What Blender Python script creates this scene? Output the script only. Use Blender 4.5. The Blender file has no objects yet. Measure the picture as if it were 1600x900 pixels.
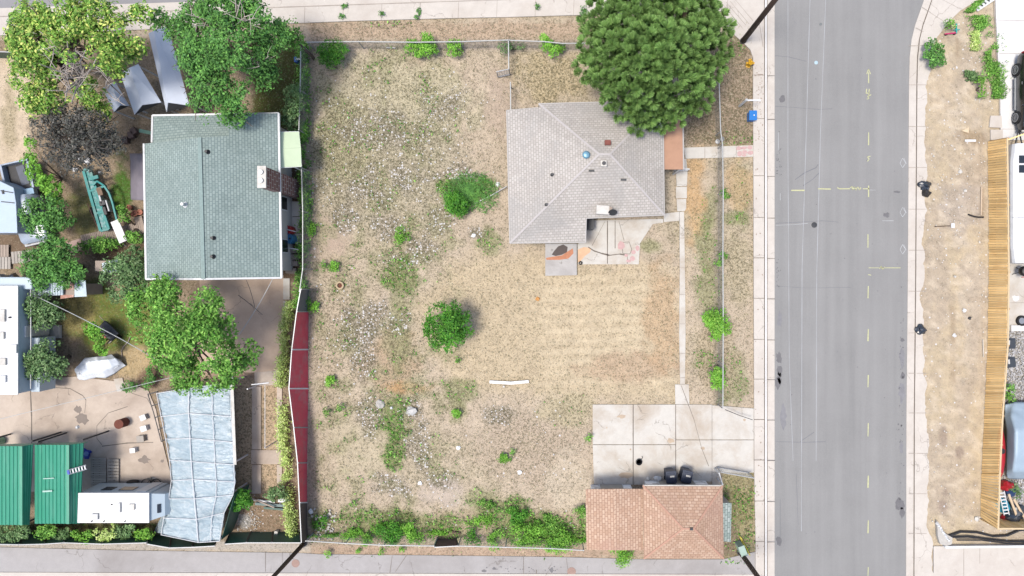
import bpy, math, random
import numpy as np
from mathutils import Vector, Matrix, noise as mnoise
random.seed(7); rng = np.random.default_rng(7)
sc = bpy.context.scene
C = sc.collection
PI = math.pi
# ---------------------------------------------------------------- scale: metres from survey pixels of the aerial photo
S = 26.0            # photo pixels per metre on the ground
H = 41.0            # flying height
NX, NY = 852.0, 438.0   # nadir
# ---------------------------------------------------------------- camera, world, sun, exposure
cam_d = bpy.data.cameras.new('camera'); cam = bpy.data.objects.new('camera', cam_d); C.objects.link(cam)
cam.location = ((NX-800)/S, (450-NY)/S, H)
cam_d.sensor_width = 36; cam_d.lens = 36*H/(1600/S)
cam_d.shift_x = -(NX-800)/1600; cam_d.shift_y = -(450-NY)/1600
cam_d.clip_end = 2000
sc.camera = cam
SUN_EL, SUN_DIR = 76.0, 18.0      # elevation; compass of the shadow direction (deg, ccw from +x)
w = bpy.data.worlds.new('World'); sc.world = w; w.use_nodes = True
nt = w.node_tree; nt.nodes.clear()
sky = nt.nodes.new('ShaderNodeTexSky'); sky.sky_type = 'NISHITA'; sky.sun_disc = False
sky.sun_elevation = math.radians(SUN_EL)
# sun stands opposite the shadows; NISHITA rotation is measured clockwise from +y
saz = math.radians(SUN_DIR+180)
sky.sun_rotation = (PI/2 - saz) % (2*PI)
sky.air_density = 1.0; sky.dust_density = 3.0; sky.ozone_density = 1.0
bg = nt.nodes.new('ShaderNodeBackground'); bg.inputs[1].default_value = 0.15
wo = nt.nodes.new('ShaderNodeOutputWorld')
nt.links.new(sky.outputs[0], bg.inputs[0]); nt.links.new(bg.outputs[0], wo.inputs[0])
sd = bpy.data.lights.new('sun', 'SUN'); sun = bpy.data.objects.new('sun', sd); C.objects.link(sun)
sd.energy = 2.4; sd.angle = math.radians(12.0); sd.color = (1.0, 0.95, 0.87)
el = math.radians(SUN_EL); dd = math.radians(SUN_DIR)
sun.rotation_euler = Vector((math.cos(dd)*math.cos(el), math.sin(dd)*math.cos(el), -math.sin(el))).to_track_quat('-Z', 'Y').to_euler()
sun.location = (-30, -5, 60)
sc.view_settings.view_transform = 'Standard'; sc.view_settings.look = 'None'
sc.view_settings.gamma = 1; sc.view_settings.use_curve_mapping = False
sc.view_settings.exposure = 0.93
sc.cycles.max_bounces = 5; sc.cycles.transparent_max_bounces = 8

# ---------------------------------------------------------------- helpers
def P(px, py, h=0.0):
    t = (H-h)/H
    return Vector(((NX+(px-NX)*t-800)/S, (450-(NY+(py-NY)*t))/S, h))
def lin(v):
    v /= 255.0
    return v/12.92 if v <= 0.04045 else ((v+0.055)/1.055)**2.4
GAIN = 2.05
def K(r, g, b, k=1.0):     # albedo of a surface from how bright it stands in full daylight
    return tuple(min(0.85, lin(x)/GAIN*k) for x in (r, g, b)) + (1.0,)
def tag(o, label=None, cat=None, group=None, kind=None):
    if label: o['label'] = label
    if cat: o['category'] = cat
    if group: o['group'] = group
    if kind: o['kind'] = kind
    return o
def T(name, label, cat, loc=(0, 0, 0), rz=0, group=None):
    o = bpy.data.objects.new(name, None); C.objects.link(o)
    o.location = loc; o.rotation_euler = (0, 0, rz); o.empty_display_size = 0.2
    return tag(o, label, cat, group)
def toploc(o):
    while o.parent: o = o.parent
    return o.location.copy()
def rotm(rz): return Matrix.Rotation(rz, 3, 'Z')

class MB:
    def __init__(s): s.v = []; s.f = []; s.uv = []; s.smooth = False
    def face(s, pts, uvs=None):
        n = len(s.v); s.v += [tuple(p) for p in pts]; s.f.append(tuple(range(n, n+len(pts))))
        s.uv.append(uvs); return s
    def add(s, verts, faces):
        n = len(s.v); s.v += [tuple(p) for p in verts]
        for f in faces: s.f.append(tuple(i+n for i in f)); s.uv.append(None)
        return s
    def box(s, c, size, rz=0, taper=1.0, m=None):
        x, y, z = size[0]/2, size[1]/2, size[2]/2
        vs = [Vector((a*x*(taper if k > 0 else 1), b*y*(taper if k > 0 else 1), k*z)) for k in (-1, 1) for a, b in ((-1, -1), (1, -1), (1, 1), (-1, 1))]
        R = m if m is not None else rotm(rz)
        vs = [R @ v + Vector(c) for v in vs]
        return s.add(vs, [(3, 2, 1, 0), (4, 5, 6, 7), (0, 1, 5, 4), (1, 2, 6, 5), (2, 3, 7, 6), (3, 0, 4, 7)])
    def beam(s, a, b, wd, ht):
        a = Vector(a); b = Vector(b); d = b-a; L = d.length
        if L < 1e-6: return s
        m = d.to_track_quat('X', 'Z').to_matrix()
        return s.box((a+b)/2, (L, wd, ht), m=m)
    def prism(s, poly, z0, z1):
        poly = [Vector((p[0], p[1])) for p in poly]
        ar = sum(poly[i].x*poly[(i+1) % len(poly)].y-poly[(i+1) % len(poly)].x*poly[i].y for i in range(len(poly)))
        if ar < 0: poly = poly[::-1]
        n = len(poly)
        vs = [(p.x, p.y, z0) for p in poly]+[(p.x, p.y, z1) for p in poly]
        fs = [tuple(range(n, 2*n)), tuple(reversed(range(n)))]+[(i, (i+1) % n, n+(i+1) % n, n+i) for i in range(n)]
        return s.add(vs, fs)
    def tube(s, pts, r, n=6, r1=None):
        pts = [Vector(p) for p in pts]; m = len(pts); vs = []; fs = []
        for i, p in enumerate(pts):
            d = (pts[min(i+1, m-1)]-pts[max(i-1, 0)]).normalized()
            q = d.to_track_quat('Z', 'Y').to_matrix()
            rr = r if r1 is None else r+(r1-r)*i/(m-1)
            for k in range(n):
                a = 2*PI*k/n; vs.append(p+q @ Vector((math.cos(a)*rr, math.sin(a)*rr, 0)))
        for i in range(m-1):
            for k in range(n):
                fs.append((i*n+k, i*n+(k+1) % n, (i+1)*n+(k+1) % n, (i+1)*n+k))
        fs.append(tuple(reversed(range(n)))); fs.append(tuple(range((m-1)*n, m*n)))
        return s.add(vs, fs)
    def lathe(s, prof, c=(0, 0, 0), n=20, m=None):
        vs = []; fs = []; R = m if m is not None else Matrix.Identity(3); c = Vector(c)
        for r, z in prof:
            for k in range(n):
                a = 2*PI*k/n; vs.append(R @ Vector((math.cos(a)*r, math.sin(a)*r, z))+c)
        for i in range(len(prof)-1):
            for k in range(n): fs.append((i*n+k, i*n+(k+1) % n, (i+1)*n+(k+1) % n, (i+1)*n+k))
        fs.append(tuple(reversed(range(n)))); fs.append(tuple(range((len(prof)-1)*n, len(prof)*n)))
        return s.add(vs, fs)
    def grid(s, rows, closed=False):      # rows of points -> sheet
        nr, ncl = len(rows), len(rows[0]); vs = [p for r in rows for p in r]; fs = []
        for i in range(nr-1):
            for k in range(ncl-(0 if closed else 1)):
                fs.append((i*ncl+k, i*ncl+(k+1) % ncl, (i+1)*ncl+(k+1) % ncl, (i+1)*ncl+k))
        return s.add(vs, fs)
    def obj(s, name, mat, parent=None, local=False, solid=0, smooth=False, bevel=0, base=None):
        me = bpy.data.meshes.new(name)
        if parent is not None and not local: off = toploc(parent)
        elif parent is None and not local:
            if base is None:
                a = np.array(s.v); mn = a.min(0); mx = a.max(0)
                base = ((mn[0]+mx[0])/2, (mn[1]+mx[1])/2, mn[2])
            off = Vector(base)
        else: off = Vector((0, 0, 0))
        me.from_pydata([(v[0]-off[0], v[1]-off[1], v[2]-off[2]) for v in s.v], [], s.f)
        if any(u is not None for u in s.uv):
            ul = me.uv_layers.new(name='UVMap'); i = 0
            for f, u in zip(s.f, s.uv):
                for k in range(len(f)):
                    if u is not None: ul.data[i].uv = u[k]
                    i += 1
        me.materials.append(mat)
        if smooth:
            for p in me.polygons: p.use_smooth = True
        o = bpy.data.objects.new(name, me); C.objects.link(o)
        if parent is not None: o.parent = parent
        elif not local: o.location = off
        if solid:
            md = o.modifiers.new('solid', 'SOLIDIFY'); md.thickness = abs(solid); md.offset = -1 if solid > 0 else 1
        if bevel:
            md = o.modifiers.new('bevel', 'BEVEL'); md.width = bevel; md.segments = 2; md.limit_method = 'ANGLE'
        return o

def copy_tree(o, loc, rz, label=None, group=None, parent=None):
    c = o.copy(); C.objects.link(c)
    if parent is None:
        c.location = loc; c.rotation_euler = (0, 0, rz)
        if label: c['label'] = label
        if group: c['group'] = group
    else: c.parent = parent
    for ch in list(o.children): copy_tree(ch, None, None, parent=c)
    return c

def fastmesh(name, V, F4, mat, parent=None, smooth=False):   # numpy quads/tris, V (n,3) world coordinates
    me = bpy.data.meshes.new(name); k = F4.shape[1]
    off = toploc(parent) if parent is not None else Vector((V[:, 0].mean(), V[:, 1].mean(), V[:, 2].min()))
    V = V-np.array(off)
    me.vertices.add(len(V)); me.vertices.foreach_set('co', V.astype(np.float32).ravel())
    me.loops.add(F4.size); me.loops.foreach_set('vertex_index', F4.astype(np.int32).ravel())
    me.polygons.add(len(F4)); me.polygons.foreach_set('loop_start', np.arange(0, F4.size, k, dtype=np.int32))
    me.polygons.foreach_set('loop_total', np.full(len(F4), k, dtype=np.int32))
    me.update(calc_edges=True); me.materials.append(mat)
    o = bpy.data.objects.new(name, me); C.objects.link(o)
    if parent is not None: o.parent = parent
    else: o.location = off
    return o

# ---------------------------------------------------------------- materials
def newmat(name):
    m = bpy.data.materials.new(name); m.use_nodes = True; n = m.node_tree; n.nodes.clear()
    out = n.nodes.new('ShaderNodeOutputMaterial'); b = n.nodes.new('ShaderNodeBsdfPrincipled')
    n.links.new(b.outputs[0], out.inputs[0]); return m, n, b, out
def nd(n, t, **kw):
    x = n.nodes.new(t)
    for k, v in kw.items():
        if k.startswith('i_'):
            x.inputs[int(k[2:])].default_value = v
        else: setattr(x, k, v)
    return x
def noise_node(n, co, scale, detail=4, rough=0.55, dist=0.0):
    t = n.nodes.new('ShaderNodeTexNoise'); t.inputs['Scale'].default_value = scale
    t.inputs['Detail'].default_value = detail; t.inputs['Roughness'].default_value = rough; t.inputs['Distortion'].default_value = dist
    if co is not None: n.links.new(co, t.inputs['Vector'])
    return t.outputs['Fac']
def ramp(n, fac, stops, interp='LINEAR'):
    r = n.nodes.new('ShaderNodeValToRGB'); n.links.new(fac, r.inputs[0]); r.color_ramp.interpolation = interp
    while len(r.color_ramp.elements) < len(stops): r.color_ramp.elements.new(0.5)
    for e, (p, c) in zip(r.color_ramp.elements, stops):
        e.position = p; e.color = c if len(c) == 4 else (*c, 1)
    return r.outputs[0]
def g1(v): return (v, v, v, 1)
def mixc(n, fac, a, b, mode='MIX'):
    x = n.nodes.new('ShaderNodeMix'); x.data_type = 'RGBA'; x.blend_type = mode; x.clamp_factor = True
    for s_, v in ((0, fac), (6, a), (7, b)):
        if hasattr(v, 'node'): n.links.new(v, x.inputs[s_])
        else: x.inputs[s_].default_value = v
    return x.outputs[2]
def mth(n, op, a, b=0.0, clamp=False):
    x = n.nodes.new('ShaderNodeMath'); x.operation = op; x.use_clamp = clamp
    for s_, v in ((0, a), (1, b)):
        if hasattr(v, 'node'): n.links.new(v, x.inputs[s_])
        else: x.inputs[s_].default_value = v
    return x.outputs[0]
def wcoord(n, scale=None):
    g = n.nodes.new('ShaderNodeNewGeometry'); o = g.outputs['Position']
    if scale:
        m = n.nodes.new('ShaderNodeMapping'); m.inputs['Scale'].default_value = scale; n.links.new(o, m.inputs[0]); o = m.outputs[0]
    return o
def ocoord(n, scale=None):
    g = n.nodes.new('ShaderNodeTexCoord'); o = g.outputs['Object']
    if scale:
        m = n.nodes.new('ShaderNodeMapping'); m.inputs['Scale'].default_value = scale; n.links.new(o, m.inputs[0]); o = m.outputs[0]
    return o
def bump(n, b, h, strength=0.4, dist=0.02):
    x = n.nodes.new('ShaderNodeBump'); x.inputs['Strength'].default_value = strength; x.inputs['Distance'].default_value = dist
    n.links.new(h, x.inputs['Height']); n.links.new(x.outputs[0], b.inputs['Normal'])
MC = {}
def M(name, col, rough=0.7, var=0.15, scale=3.0, fine=40.0, metal=0.0, dirt=None, dirtamt=0.0, island=0.0, spec=0.4, stretch=None):
    """worn surface: colour with broad and fine variation, optional blotches of dirt"""
    if name in MC: return MC[name]
    m, n, b, out = newmat(name)
    co = ocoord(n, stretch)
    a = noise_node(n, co, scale, 4, 0.6); f = noise_node(n, co, fine, 2, 0.6)
    v = mth(n, 'ADD', mth(n, 'MULTIPLY', mth(n, 'SUBTRACT', a, 0.5), var*3), mth(n, 'MULTIPLY', mth(n, 'SUBTRACT', f, 0.5), var*1.6))
    if island:
        g = n.nodes.new('ShaderNodeNewGeometry')
        v = mth(n, 'ADD', v, mth(n, 'MULTIPLY', mth(n, 'SUBTRACT', g.outputs['Random Per Island'], 0.5), island*2))
    v = mth(n, 'ADD', v, 1.0)
    vm = n.nodes.new('ShaderNodeVectorMath'); vm.operation = 'SCALE'; vm.inputs[0].default_value = col[:3]; n.links.new(v, vm.inputs['Scale'])
    c = vm.outputs[0]
    if dirt:
        d = noise_node(n, co, scale*0.6+0.37, 6, 0.7, 0.4)
        c = mixc(n, mth(n, 'MULTIPLY', ramp(n, d, [(0.48, g1(0)), (0.66, g1(1))]), dirtamt), c, dirt)
    n.links.new(c, b.inputs['Base Color'])
    b.inputs['Roughness'].default_value = rough; b.inputs['Metallic'].default_value = metal
    b.inputs['Specular IOR Level'].default_value = spec
    bump(n, b, f, 0.25, 0.01)
    MC[name] = m; return m
def shingle(name, c1, c2, mortar, w_=0.34, h_=0.19, patch=None):
    m, n, b, out = newmat(name)
    uv = n.nodes.new('ShaderNodeUVMap'); uv.uv_map = 'UVMap'
    t = n.nodes.new('ShaderNodeTexBrick'); n.links.new(uv.outputs[0], t.inputs['Vector'])
    t.inputs['Color1'].default_value = c1; t.inputs['Color2'].default_value = c2; t.inputs['Mortar'].default_value = mortar
    t.inputs['Scale'].default_value = 1; t.inputs['Brick Width'].default_value = w_; t.inputs['Row Height'].default_value = h_
    t.inputs['Mortar Size'].default_value = 0.022; t.inputs['Mortar Smooth'].default_value = 0.4; t.inputs['Bias'].default_value = -0.1
    co = wcoord(n)
    a = noise_node(n, co, 0.5, 5, 0.65); f = noise_node(n, co, 30, 3, 0.7)
    st = n.nodes.new('ShaderNodeMapping'); st.inputs['Scale'].default_value = (6, 0.5, 1); n.links.new(uv.outputs[0], st.inputs[0])
    stn = noise_node(n, st.outputs[0], 1.0, 4, 0.6)
    v = mth(n, 'ADD', mth(n, 'MULTIPLY', a, 0.42), mth(n, 'MULTIPLY', f, 0.5))
    v = mth(n, 'ADD', v, mth(n, 'MULTIPLY', stn, 0.26)); v = mth(n, 'ADD', v, 0.41)
    vm = n.nodes.new('ShaderNodeVectorMath'); vm.operation = 'SCALE'; n.links.new(t.outputs[0], vm.inputs[0]); n.links.new(v, vm.inputs['Scale'])
    c = vm.outputs[0]
    if patch:
        p = noise_node(n, co, 0.35, 5, 0.6, 0.3)
        c = mixc(n, mth(n, 'MULTIPLY', ramp(n, p, [(0.5, g1(0)), (0.62, g1(1))]), 0.5), c, patch)
    n.links.new(c, b.inputs['Base Color']); b.inputs['Roughness'].default_value = 0.9; b.inputs['Specular IOR Level'].default_value = 0.2
    bump(n, b, mth(n, 'SUBTRACT', f, t.outputs['Fac']), 0.5, 0.012)
    return m
def leafmat(name, cols, transl=0.14, clump=1.2):
    cols = [tuple(x*.95+.05*(c[0]*.3+c[1]*.6+c[2]*.1) for x in c[:3])+(1,) for c in cols]
    if name in MC: return MC[name]
    m, n, b, out = newmat(name)
    g = n.nodes.new('ShaderNodeNewGeometry')
    k = len(cols)
    cols = [tuple(x*1.03 for x in c[:3])+(1,) for c in cols]; c = ramp(n, g.outputs['Random Per Island'], [(i/max(1, k-1), cols[i]) for i in range(k)])
    a = noise_node(n, g.outputs['Position'], clump, 3, 0.6)
    v = mth(n, 'ADD', mth(n, 'MULTIPLY', a, 1.9), 0.12)
    vm = n.nodes.new('ShaderNodeVectorMath'); vm.operation = 'SCALE'; n.links.new(c, vm.inputs[0]); n.links.new(v, vm.inputs['Scale'])
    n.links.new(vm.outputs[0], b.inputs['Base Color']); b.inputs['Roughness'].default_value = 0.6; b.inputs['Specular IOR Level'].default_value = 0.22
    tr = n.nodes.new('ShaderNodeBsdfTranslucent'); n.links.new(vm.outputs[0], tr.inputs[0])
    mx = n.nodes.new('ShaderNodeMixShader'); mx.inputs[0].default_value = transl
    n.links.new(b.outputs[0], mx.inputs[1]); n.links.new(tr.outputs[0], mx.inputs[2]); n.links.new(mx.outputs[0], out.inputs[0])
    MC[name] = m; return m
def concrete(name, col, dirt, stain=0.35, crack=True, sc_=0.5):
    if name in MC: return MC[name]
    m, n, b, out = newmat(name); co = wcoord(n)
    a = noise_node(n, co, sc_, 6, 0.65, 0.3); a2 = noise_node(n, co, 2.6, 5, 0.7); f = noise_node(n, co, 22, 3, 0.7)
    v = mth(n, 'ADD', mth(n, 'ADD', mth(n, 'MULTIPLY', a2, 0.28), mth(n, 'MULTIPLY', f, 0.24)), 0.76)
    vm = n.nodes.new('ShaderNodeVectorMath'); vm.operation = 'SCALE'; vm.inputs[0].default_value = col[:3]; n.links.new(v, vm.inputs['Scale'])
    c = mixc(n, mth(n, 'MULTIPLY', ramp(n, a, [(0.44, g1(0)), (0.7, g1(1))]), stain), vm.outputs[0], dirt)
    sp = noise_node(n, co, 9, 4, 0.8)
    c = mixc(n, mth(n, 'MULTIPLY', ramp(n, sp, [(0.66, g1(0)), (0.72, g1(1))]), 0.45), c, tuple(x*0.55 for x in dirt[:3])+(1,))
    if crack:
        vo = n.nodes.new('ShaderNodeTexVoronoi'); vo.feature = 'DISTANCE_TO_EDGE'; vo.inputs['Scale'].default_value = 0.42
        ad = n.nodes.new('ShaderNodeVectorMath'); ad.operation = 'ADD'; n.links.new(co, ad.inputs[0])
        nn = n.nodes.new('ShaderNodeTexNoise'); nn.inputs['Scale'].default_value = 1.6; nn.inputs['Detail'].default_value = 5; n.links.new(co, nn.inputs[0]); n.links.new(nn.outputs['Color'], ad.inputs[1])
        n.links.new(ad.outputs[0], vo.inputs['Vector'])
        brk = noise_node(n, co, 0.7, 2)
        cf = mth(n, 'MULTIPLY', ramp(n, vo.outputs['Distance'], [(0.0, g1(1)), (0.012, g1(0))]), ramp(n, brk, [(0.5, g1(0)), (0.56, g1(1))]))
        c = mixc(n, mth(n, 'MULTIPLY', cf, 0.6 if crack is True else crack), c, K(105, 95, 85))
    n.links.new(c, b.inputs['Base Color']); b.inputs['Roughness'].default_value = 0.88; b.inputs['Specular IOR Level'].default_value = 0.25
    bump(n, b, f, 0.3, 0.008)
    MC[name] = m; return m

m_conc = concrete('pavement_concrete', K(222, 214, 204), K(202, 190, 178), 0.5, 0.45)
m_conc2 = concrete('driveway_concrete', K(222, 217, 208), K(194, 178, 158), 0.85, 0.5)
m_conc3 = concrete('yard_concrete', K(216, 200, 184), K(176, 158, 142), 0.8, True, 0.35)
m_white_conc = concrete('white_concrete', K(240, 238, 236), K(222, 218, 212), 0.4, False)
m_joint = M('joint', K(128, 118, 108), 0.9, 0.3)
m_joint_soft = M('joint_soft', K(178, 168, 158), 0.9, 0.2)
m_white = M('white_paint', K(246, 247, 248), 0.4, 0.05, dirt=K(200, 200, 196), dirtamt=0.35)
m_offw = M('off_white', K(226, 222, 214), 0.6, 0.1, dirt=K(180, 172, 160), dirtamt=0.5)
m_black = M('black_rubber', K(42, 42, 46), 0.5, 0.3)
m_dark = M('dark_metal', K(60, 62, 66), 0.5, 0.2)
m_galv = M('galvanised', K(196, 198, 200), 0.45, 0.12, metal=0.3)
m_wire = M('wire', K(206, 208, 206), 0.5, 0.12, metal=0.2)
m_bark = M('bark', K(112, 96, 82), 0.9, 0.3, 6)
m_deadwood = M('dead_wood', K(206, 194, 184), 0.85, 0.15, 6)
m_polewood = M('pole_wood', K(92, 72, 62), 0.85, 0.35, 2, stretch=(6, 6, 0.8))
m_glass = M('dark_glass', K(40, 46, 52), 0.12, 0.1, spec=0.8)
m_tyre = M('tyre', K(36, 36, 38), 0.85, 0.15)
m_rim = M('rim', K(190, 192, 196), 0.35, 0.1, metal=0.6)
m_wood = M('weathered_wood', K(176, 160, 146), 0.85, 0.15, 3, island=0.14)
m_wood2 = M('grey_board', K(186, 178, 168), 0.85, 0.14, 3, island=0.14)
m_red = M('red_plastic', K(190, 40, 50), 0.45, 0.12)
m_teal = M('teal_paint', K(32, 150, 146), 0.5, 0.2, dirt=K(150, 160, 150), dirtamt=0.5)
m_wall = M('stucco', K(214, 208, 198), 0.9, 0.08)
m_stone = M('stone', K(205, 200, 192), 0.85, 0.15, 5)

# ---------------------------------------------------------------- ground sheet
def vnoise(x, y, seed=0):
    r = np.random.default_rng(seed); tab = r.random((256, 256))
    xi = np.floor(x).astype(int); yi = np.floor(y).astype(int); fx = x-xi; fy = y-yi
    fx = fx*fx*(3-2*fx); fy = fy*fy*(3-2*fy)
    g = lambda a, b: tab[a % 256, b % 256]
    return (g(xi, yi)*(1-fx)+g(xi+1, yi)*fx)*(1-fy)+(g(xi, yi+1)*(1-fx)+g(xi+1, yi+1)*fx)*fy
def fbm(x, y, f, seed=0, o=4):
    s_ = 0; a = 0.5; t = 0
    for i in range(o): s_ = s_+a*vnoise(x*f, y*f, seed+i); t += a; a *= 0.55; f *= 2.1
    return s_/t
gx = np.concatenate([[-9000, -1200], np.arange(-160, 1765, 4.5), [2800, 11000]]); gy = np.concatenate([[-9000, -900], np.arange(-160, 1065, 4.5), [1900, 10000]])
GX, GY = np.meshgrid(gx, gy)
def m_ell(X, Y, cx, cy, rx, ry, rot=0, ns=0.55, seed=3):
    a = math.radians(rot); dx = X-cx; dy = Y-cy; u = (dx*math.cos(a)+dy*math.sin(a))/rx; v = (-dx*math.sin(a)+dy*math.cos(a))/ry
    d = np.sqrt(u*u+v*v)+(fbm(X, Y, 0.05, seed, 5)-0.5)*2.6*ns
    return np.clip((1.15-d)/0.45, 0, 1)
def m_poly(X, Y, pts, soft=8, ns=6, seed=5):
    inside = np.zeros(X.shape, bool); dist = np.full(X.shape, 1e9); n_ = len(pts)
    for i in range(n_):
        x1, y1 = pts[i]; x2, y2 = pts[(i+1) % n_]
        c_ = ((y1 > Y) != (y2 > Y)) & (X < (x2-x1)*(Y-y1)/((y2-y1) if y2 != y1 else 1e-9)+x1); inside ^= c_
        L = (x2-x1)**2+(y2-y1)**2; t = np.clip(((X-x1)*(x2-x1)+(Y-y1)*(y2-y1))/max(L, 1e-9), 0, 1)
        dist = np.minimum(dist, np.hypot(X-(x1+t*(x2-x1)), Y-(y1+t*(y2-y1))))
    sd_ = np.where(inside, dist, -dist)+(fbm(X, Y, 0.07, seed, 5)-0.5)*3.2*ns
    return np.clip(sd_/soft+0.5, 0, 1)
def R4(x0, y0, x1, y1): return [(x0, y0), (x1, y0), (x1, y1), (x0, y1)]
GCOL = np.zeros(GX.shape+(3,)); DEN = np.zeros(GX.shape+(3,))   # speckle, litter, green
def kk(r, g, b): return np.array(K(r, g, b)[:3])
def ground_fields(X, Y):
    col = np.zeros(X.shape+(3,)); den = np.zeros(X.shape+(3,))
    col[:] = kk(206, 188, 164); den[..., 0] = 0.55
    def paint(m, c=None, sp=None, li=None, gr=None, a=1.0):
        nonlocal col, den
        mm = (m*a)[..., None]
        if c is not None: col = col*(1-mm)+kk(*c)*mm
        for i, v in enumerate((sp, li, gr)):
            if v is not None: den[..., i] = den[..., i]*(1-m*a)+v*m*a
    big = fbm(X, Y, 0.011, 21); mid = fbm(X, Y, 0.035, 31)
    paint(np.clip((big-0.45)*4, 0, 1), (196, 182, 152), 0.7, a=0.6)
    paint(np.clip((mid-0.55)*5, 0, 1), (214, 196, 172), 0.35, a=0.7)
    # the long lot
    paint(m_poly(X, Y, R4(484, 34, 940, 64), 6), (200, 176, 150), 0.6)
    paint(m_ell(X, Y, 610, 38, 40, 8), gr=0.35, sp=0.8)
    paint(m_ell(X, Y, 620, 150, 140, 70), (208, 198, 164), 0.7, 0.1, a=0.7)
    paint(m_ell(X, Y, 600, 250, 130, 110), (192, 182, 154), 0.85, 0.3, a=0.7)
    paint(m_ell(X, Y, 545, 215, 55, 60), (190, 182, 144), 0.9, 0.05, 0.12, a=0.7)
    paint(m_ell(X, Y, 860, 120, 70, 40), (204, 186, 150), 0.8)
    paint(m_ell(X, Y, 780, 150, 22, 60), (196, 176, 156), 0.45, a=0.8)
    paint(m_ell(X, Y, 515, 390, 35, 45), (200, 178, 158), 0.15, 0, a=0.9)
    paint(m_ell(X, Y, 525, 500, 45, 120), (206, 188, 162), 0.75, 0.1, 0.08, a=0.8)
    paint(m_poly(X, Y, [(745, 390), (1060, 420), (1060, 625), (920, 628), (700, 600), (640, 480)], 30, 14), (211, 192, 160), 0.5, 0.0)
    st = m_poly(X, Y, R4(848, 432, 1050, 604), 25, 12)*(0.5+0.5*np.sin(Y*2*PI/16.5+0.5*np.sin(X*0.02)+5*(fbm(X, Y, 0.012, 77)-0.5))*(.4+fbm(X, Y, .03, 78)))
    paint(st, (226, 208, 176), 0.2, a=0.65)
    paint(m_ell(X, Y, 985, 575, 85, 26), (196, 166, 138), 0.6, a=0.6)
    paint(m_ell(X, Y, 1035, 500, 30, 90), (203, 172, 136), 0.6, a=0.7)
    paint(m_ell(X, Y, 612, 570, 50, 45), (196, 168, 136), 0.75, a=0.7)
    paint(m_ell(X, Y, 640, 605, 32, 10), (200, 160, 112), 0.6, a=0.8)
    paint(m_ell(X, Y, 560, 700, 60, 55), (206, 192, 162), 0.5, a=0.8)
    paint(m_ell(X, Y, 830, 700, 90, 60), (200, 180, 158), 0.7, 0.15, a=0.6)
    paint(m_ell(X, Y, 885, 640, 45, 30), (196, 184, 146), 0.75, 0.05, 0.12, a=0.6)
    paint(m_ell(X, Y, 885, 750, 35, 50), (216, 200, 176), 0.5, a=0.8)
    paint(m_ell(X, Y, 690, 770, 30, 22), (206, 190, 172), 0.3, 0.2)
    paint(m_poly(X, Y, R4(484, 800, 915, 850), 14, 16), (186, 168, 136), 0.7, 0.1, 0.4, a=0.6)
    paint(m_poly(X, Y, R4(474, 60, 492, 850), 8, 4), (192, 174, 156), 0.5, a=0.6)  # shading along the west fence, painted faintly into the soil colour
    paint(m_poly(X, Y, R4(484, 62, 930, 78), 6, 3), (172, 158, 144), 0.7, a=0.7)
    # white litter of fallen seed fluff
    for e in ((600, 205, 60, 26), (632, 275, 26, 24), (572, 285, 28, 30), (600, 310, 20, 18), (540, 345, 18, 22), (715, 270, 32, 16), (690, 340, 26, 24), (612, 355, 26, 22), (658, 395, 26, 20), (655, 700, 20, 48), (612, 760, 34, 16), (575, 650, 20, 32), (700, 165, 40, 25), (590, 500, 40, 28), (570, 560, 25, 30), (780, 650, 25, 15), (620, 405, 26, 14), (560, 520, 30, 40), (745, 365, 14, 12), (640, 640, 16, 30), (690, 750, 25, 15)):
        paint(m_ell(X, Y, *e, ns=0.7, seed=11), None, 0.95, 0.85, a=0.85)
        paint(m_ell(X, Y, *e, ns=0.7, seed=11), (174, 164, 150), a=0.5)
    # green weeds in the lot
    for e in ((728, 298, 38, 26, 1.0), (716, 318, 18, 18, 1.0), (628, 430, 30, 38, 0.85), (632, 365, 13, 14, 0.7), (642, 350, 8, 14, .5), (616, 650, 26, 36, 0.85), (612, 712, 20, 38, 0.95), (766, 375, 20, 20, 0.5), (1015, 388, 15, 14, .45), (720, 610, 26, 18, 0.4), (715, 640, 14, 20, .35),
              (590, 815, 60, 26, 0.7), (650, 820, 40, 24, 0.55), (800, 810, 55, 32, 0.7), (860, 830, 55, 25, 0.9), (760, 785, 30, 22, 0.45), (508, 815, 26, 18, .5), (700, 825, 26, 22, .6), (1145, 790, 26, 34, .7), (907, 815, 9, 30, .8), (620, 470, 14, 60, .22), (625, 540, 15, 40, .25),
              (1150, 210, 28, 20, .35), (1145, 80, 20, 26, .4), (1100, 385, 18, 50, .4), (1110, 330, 14, 40, .3), (1146, 342, 26, 12, .45), (1110, 455, 22, 40, .35), (1100, 560, 24, 16, .5), (1150, 590, 22, 40, .35), (1130, 620, 12, 20, .4), (1160, 300, 14, 60, .2)):
        paint(m_ell(X, Y, *e[:4], ns=0.6, seed=13), (138, 148, 92), 0.8, None, e[4], a=min(1, 0.35+0.5*e[4]))
    # side yard by the street
    lh = m_poly(X, Y, R4(490, 70, 720, 800), 20, 10)*np.clip((fbm(X, Y, 0.05, 141, 4)-.5)*6, 0, 1)
    paint(lh, (172, 168, 128), 0.85, None, 0.3, a=0.6)
    paint(m_poly(X, Y, R4(1068, 60, 1178, 228), 8, 6), (168, 146, 122), 0.9, a=0.8)
    paint(m_ell(X, Y, 1085, 310, 20, 70), (214, 178, 132), 0.5, a=0.9)
    paint(m_ell(X, Y, 1155, 285, 22, 45), (206, 176, 134), 0.6, a=0.7)
    paint(m_ell(X, Y, 1150, 420, 26, 60), (194, 180, 148), 0.8, a=0.7)
    paint(m_ell(X, Y, 1120, 560, 40, 60), (196, 178, 148), 0.8, a=0.7)
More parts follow.
